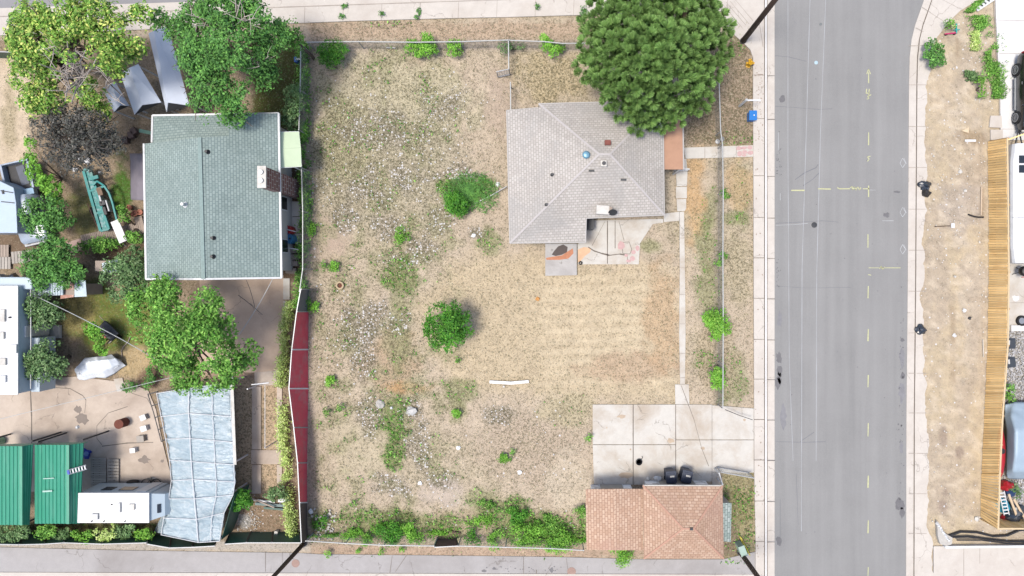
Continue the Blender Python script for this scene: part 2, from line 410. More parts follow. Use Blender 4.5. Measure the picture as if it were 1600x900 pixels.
    paint(m_poly(X, Y, R4(1117, 240, 1127, 640), 5, 3), (150, 140, 126), 0.6, a=0.8)
    paint(m_poly(X, Y, R4(1128, 740, 1180, 900), 6, 4), (160, 150, 104), 0.8, 0, 0.5, a=0.8)
    paint(m_poly(X, Y, R4(1125, 820, 1150, 870), 6, 4), (140, 122, 104), 0.6, 0, 0.1, a=0.8)
    # right dirt strip
    rd = m_poly(X, Y, R4(1425, -200, 1800, 860), 4, 2)
    paint(rd, (208, 190, 160), 0.2, 0.05, 0)
    paint(rd*np.clip((fbm(X, Y*0.6, 0.03, 91)-0.45)*5, 0, 1), (194, 178, 158), a=0.7)
    paint(m_ell(X, Y, 1500, 320, 40, 50), (190, 178, 166), 0.3, 0.12, a=0.7)
    paint(m_ell(X, Y, 1520, 480, 20, 120), (200, 188, 172), 0.25, a=0.6)
    paint(m_ell(X, Y, 1470, 130, 22, 60), (218, 198, 168), 0.2, a=0.7)
    paint(m_ell(X, Y, 1515, 215, 26, 12), (168, 146, 118), 0.4, a=0.7)
    paint(rd*np.clip((fbm(X, Y, 0.09, 93, 4)-0.5)*6, 0, 1), (184, 168, 148), 0.5, 0.15, a=0.55)
    paint(rd*np.clip((fbm(X*.6, Y, 0.12, 95, 4)-0.54)*7, 0, 1), (226, 210, 186), a=0.6)
    for e in ((1475, 680, 8, 17), (1474, 792, 9, 13), (1477, 770, 4, 9), (1500, 708, 6, 10)):
        paint(m_ell(X, Y, *e, ns=0.35), (162, 144, 130), a=0.75)
    for xx, ya, yb in ((1489, 470, 600), (1536, 290, 345), (1496, 60, 90)):
        paint(m_poly(X, Y, R4(xx-2, ya, xx+3, yb), 5, 3), (180, 160, 134), a=0.8)
    paint(m_poly(X, Y, R4(1566, 515, 1650, 640), 3, 1), (196, 192, 188), 0.9, 0.4, 0, a=0.9)
    paint(m_poly(X, Y, R4(1566, 740, 1650, 830), 3, 1), (192, 184, 176), 0.8, 0.3, 0.1, a=0.9)
    # neighbour's yard on the left
    lf = m_poly(X, Y, R4(-200, 60, 470, 850), 6, 3)
    paint(lf, (166, 146, 122), 0.6, 0, 0.15)
    paint(m_poly(X, Y, R4(-200, 84, 48, 262), 14, 8), (222, 202, 174), 0.3, 0, 0)
    paint(m_ell(X, Y, 14, 190, 12, 60), (170, 156, 120), 0.7, 0, 0.2, a=.6)
    paint(m_poly(X, Y, R4(395, 70, 470, 205), 10, 5), (88, 88, 48), 0.4, 0, 0.5)
    paint(m_ell(X, Y, 180, 500, 85, 60), (126, 130, 66), 0.5, 0, 0.6)
    paint(m_ell(X, Y, 120, 490, 28, 30), (176, 162, 104), 0.6, 0, 0.3, a=0.9)
    paint(m_ell(X, Y, 130, 330, 26, 40), (132, 128, 84), 0.5, 0, 0.4)
    paint(m_ell(X, Y, 190, 290, 20, 45), (84, 110, 44), 0.5, 0, 0.8)
    paint(m_ell(X, Y, 215, 570, 36, 25), (196, 172, 130), 0.5, 0, 0.1)
    paint(m_ell(X, Y, 235, 590, 22, 18), (130, 106, 88), 0.5, 0, 0.1)
    paint(m_ell(X, Y, 30, 380, 60, 22), (132, 112, 92), 0.4, 0, 0.05)
    paint(m_ell(X, Y, 200, 400, 50, 20), (104, 88, 70), 0.4, 0, 0.2)
    paint(m_poly(X, Y, R4(370, 590, 442, 775), 6, 4), (208, 182, 150), 0.7, 0, 0.15)
    paint(m_poly(X, Y, R4(366, 770, 470, 835), 6, 5), (160, 136, 112), 0.6, 0.2, 0.15)
    paint(m_ell(X, Y, 382, 815, 10, 10), (180, 176, 168), 0.5, 0.8, 0.1)
    paint(m_poly(X, Y, R4(310, 430, 446, 590), 6, 5), (186, 160, 138), 0.2, 0, 0)
    paint(m_ell(X, Y, 400, 560, 50, 38), (148, 126, 108), 0.4, 0, 0, a=.8)
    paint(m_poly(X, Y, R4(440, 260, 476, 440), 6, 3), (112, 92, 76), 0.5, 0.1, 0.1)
    paint(m_poly(X, Y, R4(-200, 815, 250, 848), 6, 4), (92, 88, 56), 0.5, 0, 0.5)
    # alley verge
    paint(m_poly(X, Y, R4(484, 852, 1010, 872), 6, 4), (196, 170, 146), 0.5, 0, 0.04)
    paint(m_poly(X, Y, R4(-200, 847, 484, 862), 4, 3), (196, 186, 172), 0.4, 0, 0.05)
    j = (fbm(X, Y, 0.25, 55, 3)-0.5)*0.16+1
    return np.clip(col*j[..., None]*np.array([0.98, 0.985, 1.0]), 0.01, 0.8), np.clip(den, 0, 1)
GCOL, DEN = ground_fields(GX, GY)
nr, ncg = GX.shape
GZ = (fbm(GX, GY, 0.05, 61)-0.5)*0.05
V = np.stack([(GX-800)/S, (450-GY)/S, GZ-0.035], -1).reshape(-1, 3)
idx = np.arange(nr*ncg).reshape(nr, ncg)
F = np.stack([idx[:-1, :-1], idx[1:, :-1], idx[1:, 1:], idx[:-1, 1:]], -1).reshape(-1, 4)
m_ground, n, b, out = newmat('ground_soil')
ga = nd(n, 'ShaderNodeAttribute', attribute_name='gcol').outputs['Color']
gd = nd(n, 'ShaderNodeAttribute', attribute_name='gden').outputs['Color']
sp = n.nodes.new('ShaderNodeSeparateColor'); n.links.new(gd, sp.inputs[0])
co = wcoord(n)
f1 = noise_node(n, co, 5.2, 3, 0.65); f2 = noise_node(n, co, 13, 3, 0.7); f3 = noise_node(n, co, 34, 2, 0.6); f0 = noise_node(n, co, 1.3, 4, 0.6)
v = mth(n, 'ADD', mth(n, 'MULTIPLY', f3, 0.5), mth(n, 'MULTIPLY', f0, 0.5)); v = mth(n, 'ADD', v, mth(n, 'MULTIPLY', noise_node(n, co, 3.0, 5, .75), .5)); v = mth(n, 'ADD', v, 0.27)
vm = n.nodes.new('ShaderNodeVectorMath'); vm.operation = 'SCALE'; n.links.new(ga, vm.inputs[0]); n.links.new(v, vm.inputs['Scale'])
c = vm.outputs[0]
# straw-pale flecks
fl = mth(n, 'MULTIPLY', ramp(n, f2, [(0.55, g1(0)), (0.68, g1(1))]), mth(n, 'MULTIPLY', sp.outputs[0], 0.75))
c = mixc(n, fl, c, K(234, 222, 196))
# dark olive flecks
thr = mth(n, 'SUBTRACT', 0.61, mth(n, 'MULTIPLY', sp.outputs[0], 0.19))
ds = mth(n, 'MULTIPLY', mth(n, 'SUBTRACT', noise_node(n, co, 8.5, 3, 0.75, 0.6), thr), 9.0, True)
c = mixc(n, mth(n, 'MULTIPLY', ds, mth(n, 'ADD', mth(n, 'MULTIPLY', sp.outputs[0], 0.7), 0.2)), c, K(100, 94, 70))
# green
thg = mth(n, 'SUBTRACT', 0.72, mth(n, 'MULTIPLY', sp.outputs[2], 0.34))
dg = mth(n, 'MULTIPLY', mth(n, 'SUBTRACT', noise_node(n, co, 6.5, 4, 0.75, 0.3), thg), 9.0, True)
c = mixc(n, mth(n, 'MULTIPLY', dg, 0.75), c, K(92, 138, 62))
# pale litter
vo = n.nodes.new('ShaderNodeTexVoronoi'); vo.inputs['Scale'].default_value = 8.0; n.links.new(co, vo.inputs['Vector'])
sx = n.nodes.new('ShaderNodeSeparateColor'); n.links.new(vo.outputs['Color'], sx.inputs[0])
pick = mth(n, 'LESS_THAN', sx.outputs[0], mth(n, 'MULTIPLY', sp.outputs[1], 0.75))
dot = mth(n, 'LESS_THAN', vo.outputs['Distance'], mth(n, 'ADD', mth(n, 'MULTIPLY', sx.outputs[1], 0.3), 0.18))
c = mixc(n, mth(n, 'MULTIPLY', mth(n, 'MULTIPLY', pick, dot), 0.85), c, K(238, 236, 236))
n.links.new(c, b.inputs['Base Color']); b.inputs['Roughness'].default_value = 0.95; b.inputs['Specular IOR Level'].default_value = 0.1
bump(n, b, mth(n, 'ADD', f2, f1), 0.7, 0.05)
g_o = fastmesh('ground', V, F, m_ground); tag(g_o, kind='structure')
me = g_o.data
for nm, arr in (('gcol', GCOL), ('gden', DEN)):
    at = me.color_attributes.new(nm, 'FLOAT_COLOR', 'POINT')
    at.data.foreach_set('color', np.concatenate([arr.reshape(-1, 3), np.ones((nr*ncg, 1))], 1).astype(np.float32).ravel())

# ---------------------------------------------------------------- roads and paving (z: road .00, walks above)
def slab(name, polys, mat, z, depth=0.1, h=0.0):
    m = MB()
    for p in polys: m.prism([P(*q) for q in p], z-depth, z)
    return tag(m.obj(name, mat), kind='structure')
def strips(name, segs, mat, z, wpx=0.8, seed=1):   # thin joint/crack/paint lines: each polyline of px points
    m = MB(); r = random.Random(seed)
    for s_ in segs:
        pts = s_[0] if isinstance(s_, tuple) and isinstance(s_[0], list) else s_
        w_ = s_[1] if isinstance(s_, tuple) and isinstance(s_[0], list) else wpx
        pts = [P(*p) for p in pts]
        for a, b_ in zip(pts[:-1], pts[1:]):
            d = (b_-a); L = d.length
            if L < 1e-5: continue
            nn_ = max(1, int(L/0.6)); q = Vector((-d.y, d.x, 0)).normalized()
            prev = a
            pw = w_/S/2*r.uniform(0.7, 1.2)
            for i in range(1, nn_+1):
                cur = a+d*(i/nn_); cw = w_/S/2*r.uniform(0.6, 1.3)
                m.face([(*(prev-q*pw).xy, z), (*(cur-q*cw).xy, z), (*(cur+q*cw).xy, z), (*(prev+q*pw).xy, z)])
                prev = cur; pw = cw
    return tag(m.obj(name, mat), kind='structure')

# asphalt of the wide street
m_asph, n, b, out = newmat('street_asphalt'); co = wcoord(n)
st = wcoord(n, (0.9, 0.035, 1)); a = noise_node(n, st, 1.6, 4, 0.6); f = noise_node(n, co, 26, 3, 0.7); a2 = noise_node(n, co, 0.3, 5, 0.6)
v = mth(n, 'ADD', mth(n, 'MULTIPLY', a, 0.44), mth(n, 'MULTIPLY', f, 0.34)); v = mth(n, 'ADD', v, mth(n, 'MULTIPLY', a2, 0.3)); v = mth(n, 'ADD', v, 0.46)
vm = n.nodes.new('ShaderNodeVectorMath'); vm.operation = 'SCALE'; vm.inputs[0].default_value = K(152, 151, 149)[:3]; n.links.new(v, vm.inputs['Scale'])
sps = noise_node(n, co, 60, 1, 0.5)
c = mixc(n, mth(n, 'MULTIPLY', ramp(n, sps, [(0.62, g1(0)), (0.7, g1(1))]), 0.35), vm.outputs[0], K(200, 200, 202))
sl = noise_node(n, co, 1.1, 6, 0.7, 0.5)
c = mixc(n, mth(n, 'MULTIPLY', ramp(n, sl, [(0.66, g1(0)), (0.72, g1(1))]), 0.3), c, K(128, 128, 132))
n.links.new(c, b.inputs['Base Color']); b.inputs['Roughness'].default_value = 0.85; bump(n, b, f, 0.35, 0.008)
m_alley = concrete('alley_asphalt', K(186, 182, 180), K(160, 154, 150), 0.8, 0.55, 0.22)
m_road2 = concrete('side_asphalt', K(160, 158, 160), K(146, 142, 142), 0.5, 0.2)

RE = [(1450, -160), (1447, -10), (1438, 16), (1430, 38), (1424, 62), (1421, 90), (1420, 130), (1419, 300), (1418, 450), (1416, 650), (1415, 1060)]  # right edge
def off(line, d): return [(x+d, y) for x, y in line]
slab('street', [[(1210, -160)]+[(1210, 1060)]+RE[::-1]], m_asph, 0.012)
# side street along the top and its kerb
TL = [(-160, 17), (0, 13), (240, 5), (480, -3), (800, -14), (1130, -26), (1205, -30)]
slab('side_street', [[(-160, -160), (1208, -160)]+TL[::-1]], m_road2, 0.010)
def offy(line, d): return [(x, y+d) for x, y in line]
slab('side_gutter', [TL+offy(TL, 13)[::-1]], m_conc, 0.03)
SWB = [(-160, 62), (0, 56), (240, 46), (480, 36), (560, 33), (700, 29), (800, 27), (940, 23), (1135, 18)]
SWT = offy(TL, 13.6)
slab('side_sidewalk', [[(x, y) for x, y in SWT[:-1]]+SWB[::-1]], m_conc, 0.06)
js = []
for i in range(-1, 20):
    x = 57+i*60
    yt = np.interp(x, [p[0] for p in SWT], [p[1] for p in SWT]); yb = np.interp(x, [p[0] for p in SWB], [p[1] for p in SWB])
    js.append([(x, yt), (x-1, yb)])
strips('side_sidewalk_joints', js, m_joint_soft, 0.066, 0.8)
strips('side_kerb_line', [SWT], m_joint_soft, 0.067, 1.3)
# corner ramp at the top by the pole
slab('corner_ramp', [[(1132, -60), (1197, -60), (1197, 70), (1176, 90), (1172, 78), (1160, 66), (1130, 40)]], m_conc, 0.055)
strips('corner_ramp_joints', [[(1128+i*3, 2+i*6), (1175-i*4, 48+i*2)] for i in range(0)]+[[(1128, 6), (1160, 45)], [(1134, 4), (1165, 40)], [(1140, 2), (1170, 38)], [(1145, -4), (1176, 33)], [(1185, 30), (1192, 75)]], m_joint_soft, 0.062, 0.7)
# west kerb of the street
slab('west_gutter', [R4(1198, -160, 1210, 1060)], m_conc, 0.03)
slab('west_kerb', [R4(1194.6, -160, 1197.4, 1060)], m_white_conc, 0.10, 0.2)
slab('west_sidewalk', [[(1176, 90), (1193.2, 72), (1193.2, 738), (1178, 738)], [(1178, 738), (1193.2, 738), (1193.2, 1060), (1180, 1060), (1180, 850)]], m_conc, 0.09)
js = []
for y in (118, 186, 275, 340, 403, 466, 530, 592, 655, 718, 782, 845, 905): js += [([(1177, y), (1194, y)], 0.9), ([(1198, y+1), (1210, y+1)], 0.8)]
strips('west_sidewalk_joints', js, m_joint, 0.106, 0.8, 4)
strips('west_kerb_joints', [([(1193.9, -160), (1193.9, 1060)], 1.2), ([(1197.8, -160), (1198, 1060)], 1.0)], m_joint, 0.095, 1.0, 5)
# east kerb, sidewalk
GE = off(RE, 11.5)
slab('east_gutter', [RE+GE[::-1]], m_conc, 0.03)
SE = [(1560, -60), (1532, -2), (1500, 17), (1478, 38), (1464, 58), (1455, 78), (1451, 104), (1449, 140), (1447, 200), (1446, 330), (1441, 430), (1438, 520), (1445, 600), (1448, 680), (1449, 820), (1458, 855), (1458, 1060)]
SEj = []
for (x1, y1), (x2, y2) in zip(SE[:-1], SE[1:]):
    k = max(1, int(abs(y2-y1)/2.5))
    for i in range(k):
        t = i/k; yy = y1+(y2-y1)*t; e = float(fbm(np.array([yy*1.0]), np.array([3.3]), .045, 29, 5)[0]-.5)*(16 if y1 > 90 else 4)
        SEj.append((x1+(x2-x1)*t+e, yy))
slab('east_sidewalk', [off(RE, 12.6)+SEj[::-1]], m_conc, 0.055)
js = []
for y in (72, 133, 198, 262, 327, 391, 455, 520, 583, 645, 708, 771, 833): js += [([(1419, y), (1430, y)], 0.8), ([(1431, y), (1447, y)], 0.8)]
js += [([(1440, 12), (1453, 20)], .8), ([(1452, 20), (1474, 34)], .7), ([(1462, -5), (1500, 15)], .6), ([(1430, 44), (1442, 50)], .8)]
strips('east_sidewalk_joints', js, m_joint_soft, 0.062, 0.8, 6)
strips('east_kerb_line', [off(RE, 12)], m_joint, 0.061, 1.3, 7)
slab('corner_pavement', [[(1458, 853), (1700, 853), (1700, 1060), (1458, 1060)]], m_conc, 0.052)
strips('corner_pavement_joints', [[(1505, 855), (1505, 900)], [(1530, 855), (1530, 880)]], m_joint_soft, 0.058)
slab('east_driveway', [[(1548, -160), (1760, -160), (1760, 219), (1563, 219), (1562, 150), (1557, 60)]], m_white_conc, 0.05)
strips('east_driveway_joints', [[(1558, 33), (1620, 33)], [(1560, 84), (1620, 84)], [(1561, 139), (1620, 139)], [(1562, 202), (1620, 202)], [(1552, 0), (1563, 219)]], m_joint_soft, 0.057, 0.7)
slab('small_pad', [[(1547, 181), (1564, 181), (1565, 200), (1545, 199)], [(1547, 203), (1566, 203), (1566, 219), (1547, 219)]], m_conc, 0.06)
slab('back_pad', [R4(1576, 405, 1660, 517)], m_conc2, 0.05)
strips('back_pad_joints', [[(1577, 473), (1620, 473)]], m_joint_soft, 0.056)
# alley
AT = [(-160, 852), (0, 855), (200, 860), (470, 864), (500, 866), (700, 868), (860, 870), (1010, 874), (1130, 874), (1178, 868)]
slab('alley', [AT+[(1178, 897), (-160, 893)]], m_alley, 0.012)
slab('alley_kerb', [[(-160, 893.5), (1178, 897.5), (1178, 920), (-160, 915)]], m_conc, 0.03)
slab('alley_apron', [[(1129, 874), (1180, 862), (1180, 1060), (1129, 1060)]], m_alley, 0.017)
strips('alley_joints', [([(613, 868), (609, 897)], .7), ([(635, 868), (618, 893)], .7), ([(818, 870), (818, 897)], .7), ([(838, 890), (838, 897)], 1), ([(885, 872), (888, 897)], .7), ([(415, 862), (415, 893)], .7), ([(441, 862), (442, 880)], .5), ([(453, 862), (453, 873)], .5), ([(453, 873), (460, 873)], .5)], m_joint, 0.022)
# driveway slabs, paths, patio
slab('driveway', [R4(926, 632, 988.5, 694), R4(989.8, 632, 1055, 694), [(926, 695), (988.5, 695), (988.5, 757), (928, 757)], R4(989.8, 695, 1055, 757),
                  R4(1056, 632, 1112, 686.5), R4(1056, 687.5, 1112, 752), [(1112.5, 633), (1177.5, 638), (1177.5, 686.5), (1112.5, 686.5)], R4(1112.5, 687.5, 1177.5, 738), R4(1112.5, 738.5, 1124, 757)], m_conc2, 0.05)
strips('driveway_cracks', [([(989, 632), (989, 757)], 1.1), ([(1055.5, 632), (1055.5, 757)], 1.1), ([(1178, 640), (1178.5, 738)], 1.3), ([(1064, 602), (1084, 655), (1096, 700), (1107, 728)], 0.7)], m_joint, 0.058, 0.7, 9)
slab('garden_path', [[(1068, 231), (1178, 227), (1178, 245), (1071, 248)], [(1068, 248.5), (1072, 248.5), (1074, 270), (1073, 291), (1057, 291), (1056, 266), (1066, 266)],
                     R4(1056, 292, 1073, 310), [(1057, 311), (1072, 311), (1072, 326), (1069, 330), (1058, 330)], [(1037, 334), (1061, 331), (1061, 345), (1037, 347)],
                     [(1061.5, 331), (1068.5, 331), (1070, 420), (1071, 520), (1070, 600), (1062.5, 600), (1061, 520), (1062, 420)],
                     [(1054.5, 600.5), (1076, 600.5), (1077, 631.5), (1055, 631.5)]], m_conc2, 0.045)
strips('garden_path_joints', [[(1101, 230), (1101, 247)], [(1125, 229), (1125, 246)], [(1150, 228), (1150, 246)]]+[[(1062, y), (1070, y)] for y in (372, 418, 460, 506, 552, 590)], m_joint_soft, 0.052)
m_flag = M('flagstone', K(216, 180, 176), 0.85, 0.15, 6)
fm = MB(); r_ = random.Random(2)
for (x, y, w_, h_) in ((1154, 232, 6, 6), (1162, 231, 8, 4), (1171, 231, 7, 5), (1155, 240, 6, 7), (1163, 238, 7, 5), (1172, 239, 7, 6), (1162, 243, 6, 3), (970, 384, 9, 12), (988, 404, 8, 6), (990, 394, 7, 6), (982, 408, 6, 4), (996, 388, 5, 8), (978, 399, 5, 4)):
    w_, h_ = w_*1.35, h_*1.35; poly = [(x+w_/2*math.cos(t+0.3)*r_.uniform(.75, 1.15), y+h_/2*math.sin(t+0.3)*r_.uniform(.75, 1.15)) for t in np.linspace(0, 2*PI, 7)[:-1]]
    fm.prism([P(*q) for q in poly], 0.03, 0.056)
tag(fm.obj('flagstone_inlay', m_flag), kind='structure')
slab('patio', [[(904, 345), (1036, 342), (1036, 348), (1020, 350), (1000, 380), (998, 413), (903, 413), (902, 381), (904, 381)]], m_conc2, 0.04)
strips('patio_cracks', [([(949, 345), (949, 412)], 1.4), ([(961, 345), (961, 388)], 1), ([(945, 346), (925, 384)], .6), ([(967, 346), (975, 376)], .6), ([(919, 386), (928, 392), (940, 396), (952, 399), (968, 397), (980, 399)], 2.0), ([(980, 412), (980, 399)], 1), ([(968, 379), (983, 378), (987, 390), (984, 397), (973, 396), (972, 384)], .9)], m_joint, 0.047)
# neighbour's slabs
slab('yard_slab', [[(-60, 600), (60, 592), (122, 588), (135, 590), (200, 598), (232, 610), (244, 640), (254, 690), (268, 745), (268, 762), (235, 765), (120, 768), (-60, 768)], ], m_conc3, 0.03)
strips('yard_slab_cracks', [([(48, 608), (50, 650), (50, 700)], 1.6), ([(50, 608), (80, 605), (110, 607), (130, 618), (135, 625)], 1.1), ([(160, 697), (200, 692), (240, 691)], 1.5), ([(200, 635), (170, 645), (152, 665), (152, 685), (160, 695)], .9), ([(135, 625), (133, 645)], .8), ([(200, 612), (230, 622), (236, 632)], .8)], m_joint, 0.037)
m_wet = M('damp_patch', K(140, 126, 116), 0.6, 0.15)
wm = MB()
def blob(cx, cy, rx, ry, seed, nn_=16, z=0.038, amp=.35):
    r = random.Random(seed)
    wm.prism([P(cx+rx*math.cos(t)*(1+r.uniform(-amp, amp)), cy+ry*math.sin(t)*(1+r.uniform(-amp, amp))) for t in np.linspace(0, 2*PI, nn_+1)[:-1]], z-0.02, z)
blob(129, 654, 10, 9, 1); blob(123, 640, 6, 6, 4); blob(226, 718, 8, 6, 2); blob(254, 720, 2.5, 2.5, 3)
tag(wm.obj('yard_slab_damp_patch', m_wet), kind='structure')
slab('side_patio', [R4(312, 430, 443, 582)], concrete('brown_concrete', K(220, 196, 174), K(190, 164, 142), 0.7, True), 0.02)
slab('wheel_strips', [[(398, 582), (440, 578), (441, 601), (398, 603)], R4(394, 604, 408, 702), R4(394, 726, 408, 771), R4(433, 604, 441, 702), R4(433, 726, 441, 755), R4(393, 703, 442, 725)], m_conc3, 0.04)
slab('side_slabs', [R4(456, 315, 470, 338), R4(456, 339, 470, 364), [(457, 365), (471, 365), (471, 384), (460, 380)], R4(443, 435, 453, 468), R4(443, 470, 449, 492), [(178, 592), (192, 590), (196, 610), (184, 612)]], m_conc2, 0.05)

# paint, stains and covers on the street
m_yel = M('yellow_marking', K(208, 208, 160), 0.7, 0.25, 8); m_wpaint = M('faded_white_marking', K(206, 208, 210), 0.8, 0.12, 8); m_wp2 = M('very_faded_line', K(188, 190, 193), 0.85, 0.1, 8)
ys = []
def ln(*p, w_=1.5): ys.append((list(p), w_))
ln((1357, 113), (1357, 130)); ln((1354, 116), (1357, 108), (1360, 116)); ln((1354, 139), (1353, 146), (1359, 145)); ln((1358, 139), (1357, 150)); ln((1361, 148), (1355, 151), (1358, 154), (1354, 155))
ln((1357, 207), (1357, 227)); ln((1360, 244), (1355, 245), (1358, 249), (1355, 252)); ln((1236, 297.5), (1257, 297.5), w_=2); ln((1278, 295), (1298, 295.5), w_=1.8); ln((1308, 293), (1311, 295), (1328, 295))
ln((1328, 294), (1331, 291), (1332, 297), (1335, 292), (1337, 297), (1340, 292), (1343, 297), (1345, 293)); ln((1348, 295), (1358, 295)); ln((1357, 290), (1357, 308)); ln((1356, 366), (1356, 387))
ln((1357, 418.5), (1407, 418.5), w_=1.2); ln((1374, 420), (1377, 416), (1379, 421), (1382, 417)); ln((1356, 429), (1361, 430))
for a_, b_ in ((447, 466), (514, 533), (586, 605), (661, 682), (743, 762), (813, 833), (886, 900)): ln((1356.5, a_), (1356, b_), w_=1.8)
strips('street_survey_marking', ys, m_yel, 0.018, 1.4, 8)
dia = []
for x, y in ((1410, 255), (1410, 332), (1410, 390)): dia += [([(x, y-8), (x+5, y), (x, y+7), (x-4, y), (x, y-8)], .7), ([(x+2, y-8), (x+6, y+1)], .5)]
dia += [([(1212, 352), (1240, 351), (1262, 349)], .5), ([(1378, 345), (1396, 345)], .6), ([(1359, 297), (1368, 297)], .5), ([(1216, 207), (1216, 235)], .6), ([(1219, 302), (1219, 313)], .7)]
strips('street_diamond_marking', dia, m_wpaint, 0.0185, .8, 9)
strips('street_lane_line', [([(1231, -50), (1231, 240), (1233, 560), (1239, 720)], .7), ([(1267, -50), (1259, 225), (1253, 420), (1252, 830)], .9), ([(1292, -50), (1282, 200)], .7), ([(1282, 200), (1276, 425), (1275, 720)], .8)], m_wp2, 0.0175, .8, 10)
m_stain = M('oil_stain', K(118, 116, 118), 0.6, 0.2); m_stain2 = M('oil_stain_light', K(142, 141, 144), 0.7, 0.2); wm = MB()
sr = random.Random(12)
for y in (560, 578, 590, 598): blob(1217+sr.uniform(-2, 2), y, 4, 9, int(y), z=0.0165)
blob(1217, 845, 5, 7, 60, z=.0165); blob(1406, 788, 7, 9, 61, z=.0165); blob(1409, 800, 4, 8, 62, z=.0165); blob(1410, 531, 3, 3, 63, z=.0165); blob(1410, 587, 4, 5, 64, z=.0165); blob(1402, 300, 6, 1.6, 66, z=.0165); blob(1384, 336, 5, 4, 67, z=.0165); blob(1222, 155, 4, 6, 68, z=.0165)
for i in range(42): blob(1216+sr.uniform(-3, 5), sr.uniform(232, 275) if i < 26 else sr.uniform(395, 450), .8, .8, 100+i, 7, z=.0165)
for i in range(40): blob(1408+sr.uniform(-5, 5), sr.uniform(440, 800), sr.uniform(.5, 1.3), sr.uniform(.5, 1.3), 150+i, 7, z=.0165)
for i in range(40): blob(sr.uniform(1215, 1410), sr.uniform(0, 900), sr.uniform(.4, 1), sr.uniform(.4, 1), 250+i, 7, z=.0165)
blob(756, 892, 4, 2, 70, z=.017); blob(772, 888, 3, 2, 71, z=.017); blob(862, 890, 3, 4, 72, z=.017)
for i in range(24): blob(sr.uniform(740, 880), sr.uniform(885, 893), sr.uniform(.6, 1.4), sr.uniform(.5, 1), 350+i, 7, z=.017)
tag(wm.obj('street_oil_stain', m_stain), kind='structure')
wm = MB(); blob(1409, 610, 5, 16, 80, z=.0155); blob(1409, 560, 4, 14, 81, z=.0155); blob(1408, 700, 3, 10, 82, z=.0155); blob(1218, 500, 4, 12, 83, z=.0155); blob(1224, 650, 5, 20, 84, z=.0155)
tag(wm.obj('street_faint_stain', m_stain2), kind='structure')
strips('street_crack', [([(1211, 166), (1240, 168), (1280, 171), (1300, 170)], .7), ([(1212, 349), (1250, 347), (1285, 345), (1310, 347)], .8), ([(1242, 281), (1257, 270), (1275, 262), (1278, 257)], 1.3), ([(1255, 290), (1270, 280), (1280, 270)], 1.3), ([(1212, 690), (1255, 691), (1290, 690)], .8), ([(1250, 690), (1272, 675)], .9), ([(1212, 447), (1260, 450), (1330, 449)], .5), ([(1244, 740), (1247, 820)], .7), ([(1219, 780), (1219, 840)], .7), ([(1211, 87), (1232, 89), (1260, 96)], .8)], M('crack_filler', K(132, 132, 136), .8, .1), 0.0160, .8, 15)

# ================================================================ buildings
def roof_mesh(faces, lift=0.0):      # faces: list of point lists; first edge runs along the eave
    m = MB()
    for f in faces:
        pts = [P(*p) if len(p) == 3 else Vector(p[0]) for p in f]
        pts = [p+Vector((0, 0, lift)) for p in pts]
        u = (pts[1]-pts[0]).normalized(); nn_ = None
        for k in range(2, len(pts)):
            nn_ = u.cross(pts[k]-pts[0])
            if nn_.length > 1e-4: break
        nn_.normalize()
        if nn_.z < 0: nn_ = -nn_
        v_ = nn_.cross(u)
        uv = [((p-pts[0]).dot(u)+31, (p-pts[0]).dot(v_)+17) for p in pts]
        ar = sum(pts[i].x*pts[(i+1) % len(pts)].y-pts[(i+1) % len(pts)].x*pts[i].y for i in range(len(pts)))
        if ar < 0: pts = pts[::-1]; uv = uv[::-1]
        m.face(pts, uv)
    return m
def walls(poly, hs, inset=0.3, z0=-0.05):   # eave outline in px with heights -> wall ring under it
    pts = [P(x, y, h) for (x, y), h in zip(poly, hs)]
    n_ = len(pts); ar = sum(pts[i].x*pts[(i+1) % n_].y-pts[(i+1) % n_].x*pts[i].y for i in range(n_))
    if ar < 0: pts = pts[::-1]
    res = []
    for i in range(n_):
        a, b_, c_ = pts[i-1], pts[i], pts[(i+1) % n_]
        d1 = (b_-a).xy.normalized(); d2 = (c_-b_).xy.normalized()
        n1 = Vector((-d1.y, d1.x)); n2 = Vector((-d2.y, d2.x)); bis = (n1+n2)
        bis = bis/max(0.3, bis.length_squared)*2*inset
        res.append(Vector((b_.x+bis.x, b_.y+bis.y, b_.z-0.12)))
    m = MB()
    for i in range(n_):
        a, b_ = res[i], res[(i+1) % n_]
        m.face([(a.x, a.y, z0), (b_.x, b_.y, z0), b_, a])
    return m, res
def vent_pipe(px, py, h, r=0.06, ht=0.3, n_=10):
    m = MB(); m.lathe([(r*1.9, 0), (r*1.6, 0.03), (r, 0.08), (r, ht)], P(px, py, h), n_); return m
m_ridge_g = None
# ---- grey roofed house in the middle
sh_grey = shingle('grey_shingles', K(213, 207, 200), K(196, 189, 182), K(180, 174, 166), .22, .15, patch=K(182, 179, 175))
he, ha, hw = 2.75, 4.3, 2.45
house = T('house', 'small single-storey house with pale grey shingle hip roof beside the big pine', 'house', P(915, 270, 0))
A, B = (936, 241, ha), (953, 241, ha)
gf = [[(842, 162, he), (1036, 157, he), B, A],
      [(1036, 157, he), (1038, 336, he), B],
      [(1038, 336, he), (916, 341, he), (915, 378.5, hw), (796.5, 380, hw), A, B],
      [(796.5, 380, hw), (791.5, 172.5, hw), (843.5, 168, 2.8), A],
      [(843.5, 168, 2.8), (842, 162, he), A]]
rf = roof_mesh(gf).obj('roof', sh_grey, house, solid=0.1)
m_fas = M('fascia', K(196, 192, 188), .6, .06)
ht_w = [(842, 162), (1036, 157), (1038, 336), (916, 341), (915, 378.5), (796.5, 380), (791.5, 172.5), (842, 168)]
wm_, wr = walls(ht_w, [he, he, he, he, hw, hw, hw, hw], 0.32)
